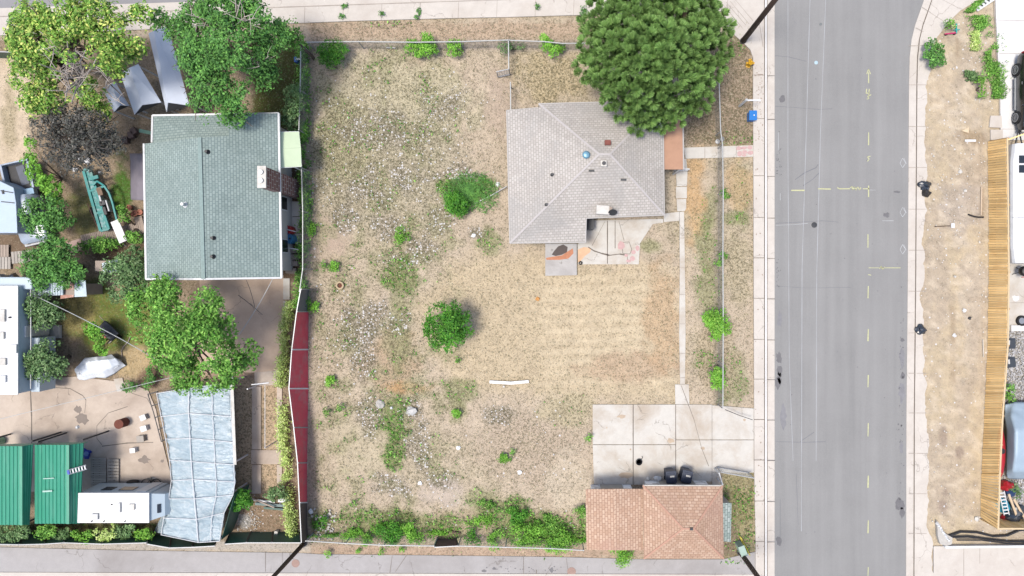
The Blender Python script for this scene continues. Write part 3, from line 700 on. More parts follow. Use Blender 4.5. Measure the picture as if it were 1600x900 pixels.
wall_h = wm_.obj('wall', M('house_wall', K(200, 190, 180), .9, .08, dirt=K(150, 140, 130), dirtamt=.4), house)
m = MB(); ring = [P(x, y, h) for (x, y), h in zip(ht_w, [he, he, he, he, hw, hw, hw, hw])]
for a, b_ in zip(ring, ring[1:]+ring[:1]): m.beam(a+Vector((0, 0, -.05)), b_+Vector((0, 0, -.05)), .05, .13)
m.obj('gutter', m_fas, house)
m = MB()
for a, b_ in (((842, 162, he), A), (A, B), (B, (1038, 336, he)), (A, (796.5, 380, hw)), (B, (1036, 157, he))):
    m.beam(P(*a)+Vector((0, 0, .012)), P(*b_)+Vector((0, 0, .012)), .11, .02)
m.obj('ridge_cap', M('ridge_cap_grey', K(204, 198, 195), .9, .12, 8), rf)
def house_windows(px0, px1, y, z0, z1, par):
    a = P(px0, y, 0); b_ = P(px1, y, 0); m = MB(); m.box(((a.x+b_.x)/2, a.y, (z0+z1)/2), (b_.x-a.x, .06, z1-z0)); w_ = m.obj('window', m_white, par)
    m = MB(); m.box(((a.x+b_.x)/2, a.y, (z0+z1)/2), (b_.x-a.x-.12, .09, z1-z0-.12)); m.obj('pane', m_glass, w_); return w_
# south wall plane lies at wr; find its y
sy = min(p.y for p in wr if p.z > hw) ; 
ws = [p for p in wr]
def win_on_wall(par, a, b_, t0, t1, z0, z1, kind='window'):
    d = (b_-a); q = Vector((d.y, -d.x, 0)).normalized()
    p0 = a+d*t0; p1 = a+d*t1
    m = MB(); c0 = Vector((p0.x, p0.y, (z0+z1)/2)); c1 = Vector((p1.x, p1.y, (z0+z1)/2)); m.beam(c0, c1, .09, z1-z0); w_ = m.obj(kind, m_white, par)
    m = MB(); e = d.normalized()*.06; m.beam(c0+e, c1-e, .13, z1-z0-.12); m.obj('pane' if kind == 'window' else 'door_leaf', m_glass if kind == 'window' else m_wood2, w_); return w_
# ring order after orientation: find the long south-east edge
for i in range(len(wr)):
    a, b_ = Vector(wr[i]), Vector(wr[(i+1) % len(wr)])
    if abs(a.x-b_.x) > 3.5 and abs(a.y-b_.y) < .6 and a.z > 2.5 and a.y < 5: win_on_wall(house, a, b_, .55, .83, .9, 1.9); win_on_wall(house, a, b_, .12, .32, .02, 2.05, 'door')
    if abs(a.y-b_.y) > 5 and a.x > 7: win_on_wall(house, a, b_, .1, .3, .9, 1.9)
    if abs(a.y-b_.y) > 5 and a.x < 0: win_on_wall(house, a, b_, .25, .4, .9, 1.9); win_on_wall(house, a, b_, .6, .75, .9, 1.9)
# roof fittings
def rz_on(faces, px, py):            # height of the roof under an image point (iterated)
    for f in faces:
        q = [P(*p) for p in f]
        # test in image space
        ins = False
        for i in range(len(f)):
            x1, y1 = f[i][:2]; x2, y2 = f[(i+1) % len(f)][:2]
            if ((y1 > py) != (y2 > py)) and px < (x2-x1)*(py-y1)/(y2-y1)+x1: ins = not ins
        if ins:
            nn_ = (q[1]-q[0]).cross(q[-1]-q[0]).normalized()
            camp = Vector(cam.location); d = P(px, py, 0)-camp
            t = (q[0]-camp).dot(nn_)/d.dot(nn_); return (camp+d*t).z
    return None
def on(faces, px, py, d=3.0):
    z = rz_on(faces, px, py); return (z if z is not None else d)-0.02
h_ = on(gf, 915.5, 243); m = MB(); m.lathe([(.1, 0), (.1, .16), (.2, .18), (.21, .26), (.14, .33), (.03, .35)], P(915.5, 243, h_), 16); m.obj('turbine_vent', M('blue_metal', K(128, 176, 200), .4, .1, metal=.3), house)
m = MB(); h_ = on(gf, 949, 224); m.box(P(949, 224, h_)+Vector((0, 0, .12)), (.32, .26, .3)); m.obj('vent_box', M('rust_red', K(140, 74, 62), .7, .2), house)
m = MB(); h_ = on(gf, 943, 256); m.box(P(943, 256, h_)+Vector((0, 0, .08)), (.34, .34, .2)); fl = m.obj('chimney_flue', m_offw, house, bevel=.03); m = MB(); m.lathe([(.1, .18), (.1, .32), (.06, .32)], P(943, 256, h_), 12); m.obj('flue_cap', m_dark, fl)
for x, y in ((863, 273), (854, 320)): h_ = on(gf, x, y); vent_pipe(x, y, h_).obj('vent_pipe', m_dark, house)
for x, y in ((924, 267), (974, 281)): h_ = on(gf, x, y); m = MB(); m.box(P(x, y, h_)+Vector((0, 0, .04)), (.3, .1, .12)); m.obj('vent_slot', m_dark, house)
h_ = he+.15
m = MB(); m.box(P(941, 329, h_)+Vector((0, 0, .2)), (.72, .5, .5), rz=-.05); ac = m.obj('rooftop_cooler', m_offw, house, bevel=.03)
m = MB(); m.box(P(950, 329, h_)+Vector((0, 0, .42)), (.3, .4, .04), rz=-.5); m.obj('cooler_flap', m_wood, ac)
m = MB(); q = P(956, 331, h_); m.tube([q, q+Vector((0, 0, .45))], .03); m.lathe([(.01, 0), (.14, .03), (.24, .1), (.25, .11), (.23, .1)], q+Vector((0, 0, .45)), 14, Matrix.Rotation(.9, 3, 'X')); m.obj('satellite_dish', m_dark, house)
# porch roof (tan metal) on the east side
m = MB(); pr = [P(1036, 150, 2.5), P(1065, 150, 2.35), P(1066.5, 265, 2.35), P(1037.5, 265, 2.5)]
m.face(pr); pt = m.obj('porch_roof', M('tan_metal', K(204, 158, 128), .5, .05, dirt=K(186, 142, 114), dirtamt=.4), house, solid=.06)
m = MB(); m.beam(pr[1]+Vector((.05, 0, -.04)), pr[2]+Vector((.05, 0, -.04)), .1, .1); m.obj('porch_gutter', m_fas, pt)
for y in (160, 262):
    m = MB(); q = P(1063.5, y, 2.3); m.box((q.x, q.y, 1.12), (.1, .1, 2.3)); m.obj('post', m_white, house)
m = MB(); m.prism([P(1038, 160), P(1058, 160), P(1058, 264), P(1038, 264)], 0, .14); m.obj('porch_slab', m_conc2, house)
m = MB(); q = P(1062, 268, 0); m.box((q.x, q.y, .45), (.8, .06, .05)); m.box((q.x, q.y, .9), (.8, .06, .05))
for k in range(5): m.box((q.x-.4+k*.2, q.y, .45), (.03, .03, .9))
m.obj('porch_railing', m_white, house)

# ---- green roofed house on the left
sh_green = shingle('green_shingles', K(168, 184, 180), K(150, 167, 163), K(132, 149, 146), .24, .15)
gh = T('house', 'larger house with sage green shingle roof and brick chimney, left of the fence line', 'house', P(340, 310, 0))
ge, gr_ = 3.0, 4.5
ff = [[(225, 224.5, ge), (228.5, 436, ge), (318, 436, gr_), (312, 215, gr_)],
      [(440, 434, ge), (435.5, 177, ge), (356, 179, 3.95), (357.5, 212, 4.05), (312, 215, gr_), (318, 436, gr_)],
      [(238.5, 180.5, 2.75), (356, 179, 2.85), (357.5, 212, 3.45), (312, 215, 3.4), (237.5, 223, 3.0)]]
rg = roof_mesh(ff).obj('roof', sh_green, gh, solid=0.1)
m = MB(); m.beam(P(312, 215, gr_)+Vector((0, 0, .015)), P(318, 436, gr_)+Vector((0, 0, .015)), .2, .03); m.obj('ridge_cap', M('ridge_cap_green', K(152, 172, 168), .9, .2, 9), rg)
# gable triangle closing the step between the levels
m = MB(); m.face([P(237.5, 223, 2.9), P(357.5, 212, 3.3), P(357.5, 212, 4.0), P(312, 215, gr_-.04), P(225.5, 224.6, ge-.05)]); m.obj('gable', M('sage_siding', K(170, 190, 180), .7, .05), gh)
go = [(225, 224.5), (238.5, 224), (238.5, 180.5), (435.5, 177), (440, 434), (228.5, 436)]
wm_, wr2 = walls(go, [ge, ge, 2.75, ge, ge, ge], .45)
wm_.obj('wall', M('pale_siding', K(214, 208, 200), .8, .06), gh)
m = MB()
for a, b_, h1, h2 in (((225, 224.5), (228.5, 436), ge, ge), ((440, 434), (435.5, 177), ge, ge), ((238.5, 180.5), (435.5, 177), 2.78, 2.9), ((228.5, 436), (318, 436), ge, gr_), ((318, 436), (440, 434), gr_, ge), ((238.5, 180.5), (237.5, 223), 2.75, 3.0)):
    m.beam(P(*a, h1)+Vector((0, 0, -.02)), P(*b_, h2)+Vector((0, 0, -.02)), .1, .12)
m.obj('gutter', m_white, gh)
for x, y in ((324.5, 237.5), (333.5, 372), (333, 401)): vent_pipe(x, y, on(ff, x, y), .075, .22).obj('vent_pipe', m_black, gh)
vent_pipe(290, 320, on(ff, 290, 320), .09, .4, 14).obj('vent_pipe', m_white, gh)
# brick chimney
m_brick, n, b, out = newmat('chimney_brick'); g = n.nodes.new('ShaderNodeTexCoord')
t = n.nodes.new('ShaderNodeTexBrick'); mp = n.nodes.new('ShaderNodeMapping'); mp.inputs['Rotation'].default_value = (PI/2, 0, 0); n.links.new(g.outputs['Object'], mp.inputs[0])
sx_ = n.nodes.new('ShaderNodeSeparateXYZ'); n.links.new(g.outputs['Object'], sx_.inputs[0]); cx_ = n.nodes.new('ShaderNodeCombineXYZ')
n.links.new(mth(n, 'ADD', sx_.outputs[0], sx_.outputs[1]), cx_.inputs[0]); n.links.new(sx_.outputs[2], cx_.inputs[1]); n.links.new(cx_.outputs[0], t.inputs['Vector'])
t.inputs['Scale'].default_value = 1; t.inputs['Brick Width'].default_value = .42; t.inputs['Row Height'].default_value = .3; t.inputs['Mortar Size'].default_value = .02
t.inputs['Color1'].default_value = K(150, 104, 98); t.inputs['Color2'].default_value = K(126, 86, 82); t.inputs['Mortar'].default_value = K(206, 196, 190)
n.links.new(t.outputs[0], b.inputs['Base Color']); b.inputs['Roughness'].default_value = .9
q = P(446, 284, 0); zt = 5.0; q0 = P(409, 276.5, zt)
ctr = Vector(((q0.x), (q0.y), 0))
m = MB(); m.box((ctr.x, ctr.y, zt/2-.05), (.4, 1.08, zt)); chm = m.obj('chimney', m_brick, gh)
m = MB(); m.box((ctr.x, ctr.y, zt-.02), (.46, 1.16, .1)); m.obj('chimney_cap', m_offw, chm)
for dy in (-.2, .25): m = MB(); m.lathe([(.13, 0), (.13, .1), (.09, .1)], (ctr.x-.02, ctr.y+dy, zt+.03), 12); m.obj('flue_pipe', m_galv, chm)
for i in range(len(wr2)):
    a, b_ = Vector(wr2[i]), Vector(wr2[(i+1) % len(wr2)])
    if abs(a.y-b_.y) > 6 and a.x > -16: win_on_wall(gh, a, b_, .12, .22, .9, 2.0); win_on_wall(gh, a, b_, .42, .52, .9, 2.0)
    if abs(a.x-b_.x) > 6 and a.y < 3: win_on_wall(gh, a, b_, .2, .35, .9, 2.0); win_on_wall(gh, a, b_, .6, .72, .02, 2.1, 'door')
# pale green awning by its east wall
aw = T('awning', 'pale lime green canopy roof between green-roofed house and wire fence', 'awning', P(450, 234, 0))
ax = [(436.5, 207, 2.7), (467, 206, 2.3), (471, 260, 2.3), (437, 262, 2.7)]
m = MB(); c1_, c2_ = (438, 233, 2.75), (470, 231, 2.35)
m.face([P(*ax[0]), P(*ax[1]), P(*c2_), P(*c1_)]); m.face([P(*c1_), P(*c2_), P(*ax[2]), P(*ax[3])])
m_lime = M('lime_canopy', K(228, 246, 208), .5, .06, 1.5)
m.obj('canopy', m_lime, aw, solid=.04)
m = MB()
for a, b_ in zip(ax, ax[1:]+ax[:1]): m.beam(P(*a), P(*b_), .06, .06)
m.obj('frame', m_white, aw)
for p in (ax[1], ax[2]): m = MB(); q = P(*p); m.box((q.x-.5, q.y, 1.15), (.06, .06, 2.3)); m.obj('post', m_white, aw)
# ---- garage bottom right
sh_or = shingle('orange_shingles', K(220, 190, 166), K(198, 163, 138), K(180, 146, 124), .26, .16, patch=K(196, 158, 140))
ga_ = T('garage', 'low garage with orange-tan shingle roof in two sections beside the driveway', 'garage', P(1020, 790, 0))
e1, e2, r1 = 2.25, 2.45, 3.5
f1_ = [[(915, 764.5, e1), (916.5, 859, e1), (962, 860, 2.55), (960, 764, 2.55)], [(1005, 859.5, e1), (1004.5, 764, e1), (960, 764, 2.55), (962, 860, 2.55)]]
f2_ = [[(1004.5, 758.5, e2), (1129, 759, e2), (1084, 826, r1), (1067, 826, r1)], [(1129, 759, e2), (1131, 873, e2), (1084, 826, r1)],
       [(1131, 873, e2), (1006, 873, e2), (1067, 826, r1), (1084, 826, r1)], [(1006, 873, e2), (1004.5, 758.5, e2), (1067, 826, r1)]]
ra = roof_mesh(f1_).obj('roof', sh_or, ga_, solid=.08); rb = roof_mesh(f2_).obj('roof', sh_or, ga_, solid=.1)
m = MB()
for a, b_ in (((1004.5, 758.5, e2), (1067, 826, r1)), ((1129, 759, e2), (1084, 826, r1)), ((1131, 873, e2), (1084, 826, r1)), ((1006, 873, e2), (1067, 826, r1)), ((1067, 826, r1), (1084, 826, r1))):
    m.beam(P(*a)+Vector((0, 0, .012)), P(*b_)+Vector((0, 0, .012)), .1, .02)
m.obj('ridge_cap', M('ridge_cap_orange', K(204, 160, 138), .9, .14, 8), rb)
m = MB(); m.box(P(1080, 826, r1)+Vector((0, 0, .05)), (.16, .12, .12)); m.obj('vent', m_dark, rb)
for po, hh in (([(915, 764.5), (1004.5, 764), (1005, 859.5), (916.5, 859)], e1), ([(1004.5, 758.5), (1129, 759), (1131, 873), (1006, 873)], e2)):
    wm_, wq = walls(po, [hh]*4, .42); wm_.obj('wall', M('garage_wall', K(246, 242, 238, 1.5), .9, .08, dirt=K(150, 138, 126), dirtamt=.7), ga_)
    for i in range(4):
        a, b_ = Vector(wq[i]), Vector(wq[(i+1) % 4])
        if a.y > -13 and b_.y > -13 and abs(a.x-b_.x) > 2: win_on_wall(ga_, a, b_, .2, .8, .02, 2.0, 'garage_door')
m = MB(); m.beam(P(1004.5, 758, e2-.05), P(1129, 758.5, e2-.05), .05, .14); m.obj('fascia', m_offw, ga_)
# lean-to with pale shingles
sh_pale = shingle('pale_green_shingles', K(196, 206, 200), K(160, 176, 168), K(130, 144, 138), .3, .18)
lt = T('lean_to', 'narrow lean-to with pale grey-green roof against the garage east wall', 'lean-to', P(1130, 815, 0))
lf_ = [[(1143, 786, 1.9), (1142, 847, 1.9), (1127, 846, 2.15), (1128, 786, 2.15)]]
roof_mesh(lf_).obj('roof', sh_pale, lt, solid=.06)
wm_, _ = walls([(1128, 786), (1143, 786), (1142, 847), (1127, 846)], [1.9]*4, .06); wm_.obj('wall', m_wood2, lt)
# the cellar slab with paint next to the patio
cs = T('porch_slab', 'raised grey concrete slab with black and rust-orange stains, south of grey house', 'slab', P(876, 405, 0))
m = MB(); m.prism([P(852, 381, .0), P(901, 381), P(901, 430), P(852, 431)], 0, .22); m.obj('slab', concrete('old_slab', K(200, 196, 192), K(170, 164, 160), .8, .8), cs)
m = MB()
wm = m; m_bl = M('black_stain', K(88, 76, 72), .7, .2)
def blob2(mb, cx, cy, pts_, z): mb.prism([P(cx+a, cy+b_, z) for a, b_ in pts_], z-.05, z)
mb = MB(); blob2(mb, 0, 0, [(866, 392), (872, 385), (880, 382), (887, 386), (886, 394), (878, 398), (868, 400), (862, 398)], .224); mb.obj('black_stain', m_bl, cs)
mb = MB(); blob2(mb, 0, 0, [(853, 403), (864, 401), (878, 399), (887, 393), (895, 388), (896, 396), (888, 404), (874, 406), (854, 406)], .228); mb.obj('rust_stain', M('rust_stain', K(204, 136, 100), .7, .3, 5), cs)
mb = MB(); blob2(mb, 0, 0, [(903, 390), (912, 386), (924, 388), (922, 394), (914, 400), (907, 408), (903, 410)], .044); tag(mb.obj('patio_rust_stain', M('rust_faint', K(238, 196, 158), .8, .2)), kind='structure')

# ================================================================ vegetation
def quads(cen, nor, su, sv):       # rhombic leaves
    n_ = len(cen); r = rng.normal(size=(n_, 3)); nor = nor/np.linalg.norm(nor, axis=1, keepdims=True)
    t = np.cross(nor, r); t /= np.linalg.norm(t, axis=1, keepdims=True)+1e-9; bt = np.cross(nor, t)
    su = np.asarray(su).reshape(-1, 1); sv = np.asarray(sv).reshape(-1, 1)
    V_ = np.stack([cen-t*su, cen-bt*sv*.9+nor*su*.15, cen+t*su, cen+bt*sv*.9+nor*su*.15], 1).reshape(-1, 3)
    return V_, np.arange(4*n_).reshape(-1, 4)
def crown_points(lobes, per_m2, spray=0.28, leaves=22, gap=.32, flat=.75):
    """lobes (x,y,z,r) in metres; returns leaf centres and normals"""
    cs_, ns_ = [], []
    for (x, y, z, r) in lobes:
        k = max(6, int(per_m2*4*PI*r*r*.6))
        d = rng.normal(size=(k, 3)); d[:, 2] = np.where(rng.random(k) < .78, abs(d[:, 2]), d[:, 2]); d /= np.linalg.norm(d, axis=1, keepdims=True)
        rr = r*(0.45+.62*rng.random((k, 1))**.7)
        c_ = np.array([x, y, z])+d*rr*np.array([1, 1, flat])
        g_ = fbm(c_[:, 0]*10+500, c_[:, 1]*10+500, .09, 17, 3); keep = g_ > gap*(.75+.5*rng.random(k))
        c_ = c_[keep]; d = d[keep]
        if len(c_) == 0: continue
        L = max(5, leaves); o_ = rng.normal(size=(len(c_), L, 3)); o_ /= np.linalg.norm(o_, axis=2, keepdims=True)+1e-9; o_[..., 2] = abs(o_[..., 2])*.8-.1; o_ = o_*spray*rng.uniform(.55, 1.25, (len(c_), 1, 1))*(.55+.5*rng.random((len(c_), L, 1)))
        p_ = c_[:, None, :]+o_
        nn_ = d[:, None, :]*.3+np.array([0, 0, .45])+rng.normal(size=o_.shape)*.4+o_/spray*.8
        cs_.append(p_.reshape(-1, 3)); ns_.append(nn_.reshape(-1, 3))
    return np.concatenate(cs_), np.concatenate(ns_)
def fol(name, lobes, mat, parent, per_m2=9, spray=.28, leaves=20, size=.09, gap=.32, flat=.75, asp=.55, zmin=.03):
    c_, n_ = crown_points(lobes, per_m2, spray, leaves, gap, flat)
    c_[:, 2] = np.maximum(c_[:, 2], zmin)
    s_ = size*rng.uniform(.6, 1.25, len(c_))
    V_, F_ = quads(c_, n_, s_, s_*asp)
    return fastmesh(name, V_, F_, mat, parent)
GR = {
 'mid': leafmat('leaf_mid', [K(60, 112, 34, 1.5), K(94, 148, 48, 1.5), K(76, 130, 42, 1.4), K(136, 182, 78, 1.7), K(86, 138, 48, 1.5)]),
 'dark': leafmat('leaf_dark', [K(62, 108, 50, 1.35), K(92, 146, 62, 1.4), K(70, 120, 58, 1.35), K(112, 166, 72, 1.5), K(74, 126, 54, 1.35)]),
 'yellow': leafmat('leaf_yellow', [K(84, 130, 40, 1.5), K(130, 168, 58, 1.5), K(96, 146, 48, 1.5), K(110, 154, 56, 1.5), K(90, 136, 46, 1.5), K(208, 210, 112, 1.6), K(150, 182, 74, 1.5), K(92, 138, 48, 1.5)]),
 'olive': leafmat('leaf_olive', [K(70, 104, 54, 1.3), K(110, 144, 90, 1.3), K(80, 118, 60, 1.3), K(150, 176, 120, 1.3)]),
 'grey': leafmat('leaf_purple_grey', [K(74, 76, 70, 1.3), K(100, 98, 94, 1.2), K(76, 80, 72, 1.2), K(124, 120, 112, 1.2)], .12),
 'bright': leafmat('leaf_bright', [K(80, 140, 36, 1.5), K(116, 172, 50, 1.45), K(94, 154, 42, 1.45), K(148, 194, 74, 1.45)]),
 'lush': leafmat('leaf_lush', [K(44, 104, 24, 1.4), K(76, 142, 34, 1.35), K(60, 122, 30, 1.35), K(106, 164, 44, 1.4)]),
 'pine': leafmat('needle_pine', [K(86, 122, 58, 1.5), K(114, 150, 76, 1.5), K(98, 136, 66, 1.5), K(144, 176, 102, 1.55)], .12),
 'vine': leafmat('leaf_vine', [K(130, 160, 74, 1.8), K(180, 200, 112, 1.7), K(150, 178, 86, 1.7), K(206, 214, 150, 1.6)]),
 'straw': leafmat('straw', [K(214, 204, 168), K(192, 176, 140), K(160, 156, 116), K(130, 130, 84), K(222, 214, 186)], .1),
}
def lobeset(px_lobes, zk=1.0):     # (px,py,rpx,h) crown lobes seen in the photo
    out_ = []
    for (x, y, r, h) in px_lobes:
        q = P(x, y, h); out_.append((q.x, q.y, h, r/S*(H-h)/H*1.04))
    return out_
def limb(m, a, b_, r, seed, sub=2, depth=0):
    rr = random.Random(seed); a = Vector(a); b_ = Vector(b_); d = b_-a; L = d.length
    mid = a+d*.5+Vector((rr.uniform(-.1, .1)*L, rr.uniform(-.1, .1)*L, L*.06))
    m.tube([a, a+(mid-a)*.55, mid, mid+(b_-mid)*.6, b_], r, 5 if depth else 7, r*.3)
    if sub:
        for k in range(3):
            t = rr.uniform(.35, .9); s_ = a+d*t; e = s_+Vector((rr.uniform(-1, 1), rr.uniform(-1, 1), rr.uniform(-.1, .6))).normalized()*L*.38
            limb(m, s_, e, r*.4, seed*7+k, sub-1, depth+1)
def tree(label, lobes, kind, per=8, size=.1, spray=.3, leaves=18, gap=.3, base=None, name='tree', group=None, cat='tree', rb_=.16, bark=None, flat=.75, asp=.55, dead=None):
    if group: lobes = [(x, y, r, h*.68) for x, y, r, h in lobes]
    lo = lobeset(lobes); cx = sum(l[0]*l[3] for l in lo)/sum(l[3] for l in lo); cy = sum(l[1]*l[3] for l in lo)/sum(l[3] for l in lo)
    if base: q = P(*base, 0); cx, cy = q.x, q.y
    t_ = T(name, label, cat, (cx, cy, 0), group=group)
    m = MB(); zc = min(l[2] for l in lo)*.5
    m.tube([(cx, cy, -.05), (cx+.03, cy, .15), (cx+.05, cy-.03, zc)], rb_*1.35, 9, rb_)
    for i, l in enumerate(lo): limb(m, (cx+.05, cy-.03, zc*.95), (l[0], l[1], l[2]), rb_*.55, 13+i*5, 1)
    m.obj('trunk', bark or m_bark, t_, smooth=True)
    fol('crown', lo, GR[kind], t_, per, spray, leaves, size, gap, flat, asp)
    return t_, lo
def shrub(label, lobes, kind, name='shrub', group=None, per=14, size=.07, spray=.2, leaves=16, gap=.2, cat='shrub', stem=.02, flat=.8, asp=.55):
    lo = lobeset(lobes); cx = sum(l[0] for l in lo)/len(lo); cy = sum(l[1] for l in lo)/len(lo)
    t_ = T(name, label, cat, (cx, cy, 0), group=group)
    m = MB()
    for i, l in enumerate(lo):
        for k in range(3): m.tube([(cx+.02*k, cy, -.03), ((cx+l[0])/2+.05*k, (cy+l[1])/2, l[2]*.7), (l[0]+(k-1)*l[3]*.5, l[1]+(k % 2)*.1, l[2])], stem, 5, stem*.4)
    m.obj('stem', m_bark, t_)
    fol('foliage', lo, GR[kind], t_, per, spray, leaves, size, gap, flat, asp)
    return t_
def small(label, x, y, r, kind='bright', h=.3, seed=0, name='shrub', group=None, size=.06, cat='shrub', per=26):
    rr = random.Random(seed or int(x*7+y)); k = 1 if r < 7 else (3 if r < 14 else 5)
    k = k if k == 1 else k+3; lb = [(x+rr.uniform(-.85, .85)*r, y+rr.uniform(-.8, .8)*r, r*(rr.uniform(.3, .5) if k > 1 else .9), h*rr.uniform(.5, 1.1)) for _ in range(k)]
    return shrub(label, lb, kind, name, group, per=per, size=size, spray=.12+.01*r, leaves=10, gap=.1, cat=cat, stem=.012)

# big leafy trees of the neighbour's yard
t1, lo1 = tree('spreading tree with yellow-tinted leaves and bare white branches, top left corner', [(60, 60, 38, 6), (100, 30, 36, 6), (150, 30, 34, 6), (195, 55, 32, 6), (200, 74, 24, 5.5), (55, 110, 34, 5.5), (70, 150, 32, 5), (120, 75, 30, 7), (160, 85, 28, 6.5), (182, 112, 16, 5), (146, 145, 24, 4.5), (165, 172, 13, 4), (50, 30, 24, 5), (25, 65, 16, 5), (220, 30, 20, 6)], 'yellow', per=12, size=.095, spray=.34, gap=.4, base=(125, 110), rb_=.24)
m = MB()
for i, (x, y) in enumerate(((68, 75), (62, 100), (78, 62), (105, 65), (118, 75), (134, 78), (150, 92), (100, 125), (100, 145), (102, 158), (112, 160))):
    limb(m, P(132, 118, 5.2), P(x, y, 7.6), .06, 40+i, 2)
for i, (x, y) in enumerate(((172, 118), (160, 150), (196, 165), (180, 128))): limb(m, P(165, 140, 4.4), P(x, y, 4.9), .045, 80+i, 1)
m.obj('dead_branch', m_deadwood, t1)
t2, _ = tree('tall dark green leafy tree north of green-roofed house with bare twigs on top', [(310, 30, 32, 6), (350, 20, 34, 7), (400, 30, 36, 6.5), (430, 60, 28, 5.5), (281, 50, 21, 5.5), (300, 92, 18, 5.5), (320, 85, 34, 6.5), (360, 70, 34, 7.5), (400, 90, 30, 6), (330, 130, 32, 6), (318, 160, 18, 5), (340, 172, 28, 5), (380, 150, 26, 5.5), (370, 175, 20, 4.5), (415, 115, 20, 5), (250, 30, 15, 5), (380, 5, 26, 6)], 'dark', per=13, size=.088, spray=.34, gap=.4, base=(352, 100), rb_=.2)
m = MB()
for i, (x, y) in enumerate(((368, -5), (376, 0), (395, 22), (385, 30), (398, 28))): limb(m, P(366, 42, 6.2), P(x, y, 8.0), .05, 140+i, 1)
for i, (x, y) in enumerate(((292, 22), (300, 40), (330, 42))): limb(m, P(345, 48, 6.2), P(x, y, 7.6), .05, 150+i, 1)
for i, (x, y) in enumerate(((380, 90), (420, 88), (405, 104))): limb(m, P(410, 100, 5.5), P(x, y, 7.0), .04, 160+i, 1)
m.obj('dead_branch', m_deadwood, t2)
tree('small bright tree at the fence corner right of the tall dark tree', [(452, 45, 17, 4), (460, 62, 15, 3.6), (446, 60, 14, 3.6)], 'mid', per=12, size=.08, gap=.3, rb_=.08)
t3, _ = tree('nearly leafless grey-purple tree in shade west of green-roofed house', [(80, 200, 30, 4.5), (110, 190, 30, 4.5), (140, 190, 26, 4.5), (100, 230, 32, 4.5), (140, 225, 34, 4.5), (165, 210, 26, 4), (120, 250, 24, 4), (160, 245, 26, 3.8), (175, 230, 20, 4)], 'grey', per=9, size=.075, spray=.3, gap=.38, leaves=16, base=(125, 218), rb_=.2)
m = MB()
for i in range(16):
    a = i*2*PI/16; limb(m, P(122, 218, 3.9), P(122+52*math.cos(a), 218+40*math.sin(a), 5.1), .035, 200+i, 2)
m.obj('bare_branch', M('grey_bark', K(120, 112, 106), .9, .2), t3)
t7, _ = tree('wide bright green tree between green-roofed house and plastic shelter', [(228, 480, 28, 4.6), (262, 470, 28, 5.2), (245, 515, 30, 5), (285, 505, 34, 6), (320, 490, 32, 5.6), (270, 545, 34, 6), (310, 540, 36, 6.6), (345, 520, 28, 5.2), (350, 560, 32, 5.4), (385, 555, 20, 4.4), (290, 580, 28, 5), (330, 588, 28, 5), (260, 452, 20, 4.2), (330, 460, 16, 4), (358, 590, 14, 4.2)], 'mid', per=13, size=.092, spray=.36, gap=.4, base=(305, 520), rb_=.15)
ring_ = 'small trees in the neighbour\'s yard'
tree('rounded green tree growing beside the pickup truck hood', [(58, 335, 22, 3), (82, 332, 22, 3.2), (95, 345, 18, 2.8), (66, 350, 20, 3)], 'dark', per=12, size=.085, group=ring_, rb_=.1)
tree('dense round tree over the corrugated shed roof', [(62, 410, 26, 3.4), (95, 405, 26, 3.6), (80, 425, 28, 3.8), (110, 425, 24, 3.2), (70, 440, 16, 3), (85, 390, 20, 3.2)], 'dark', per=12, size=.085, group=ring_, rb_=.12)
tree('olive green tree close to the southwest corner of green-roofed house', [(180, 425, 20, 3.2), (205, 418, 22, 3.4), (195, 445, 22, 3.4), (212, 400, 14, 3), (220, 440, 18, 3.2), (185, 460, 12, 2.6)], 'olive', per=11, size=.09, gap=.34, group=ring_, rb_=.1)
tree('small dark tree just above the doorstep mat of the long white trailer', [(60, 478, 20, 3), (80, 488, 18, 3), (70, 500, 15, 2.8), (48, 490, 12, 2.8)], 'olive', per=11, size=.08, group=ring_, rb_=.09)
tree('blue-green tree below the doorstep mat of the long white trailer', [(55, 555, 20, 3), (80, 550, 20, 3), (70, 570, 22, 3.2), (90, 572, 16, 2.8), (52, 575, 15, 2.8)], 'olive', per=13, size=.085, group=ring_, rb_=.09)
shrub('bright leafy sapling on the lawn beside the wheelbarrow', [(140, 512, 9, 1.5), (152, 525, 10, 1.6), (158, 540, 9, 1.4), (148, 515, 9, 1.6), (163, 548, 7, 1.2)], 'bright', name='sapling', per=20, size=.075, cat='sapling')
shrub('bright green bush running down the right side of the pickup truck', [(55, 270, 12, 1.6), (70, 285, 14, 1.8), (85, 298, 14, 1.8), (48, 250, 10, 1.4), (48, 225, 9, 1.4), (92, 310, 8, 1.4)], 'bright', per=14, size=.085, gap=.3)
shrub('grey-green bush at the wire fence behind green-roofed house', [(455, 150, 13, 1.8), (460, 170, 13, 1.8), (450, 185, 13, 1.7), (462, 140, 9, 1.4), (456, 196, 9, 1.4)], 'olive', per=14, size=.08)
shrub('dark green hedge strip beside the plank walkway', [(130, 388, 8, .6), (145, 385, 10, .7), (160, 383, 10, .7), (172, 382, 9, .6), (182, 380, 7, .5)], 'mid', per=20, size=.07, name='hedge', cat='hedge')
shrub('leafy clump next to the clay pots by the house wall', [(196, 340, 10, .8), (205, 370, 9, .6), (215, 370, 9, .6), (190, 330, 8, .8)], 'mid', per=18, size=.07)
shrub('low dark shrub in the planting bed above the yard slab', [(234, 578, 6, .5), (236, 592, 7, .5), (230, 602, 6, .5)], 'dark', per=26, size=.06)
shrub('low weed bush on the slab edge near the white covered boat', [(203, 604, 9, .4)], 'dark', per=26, size=.06)
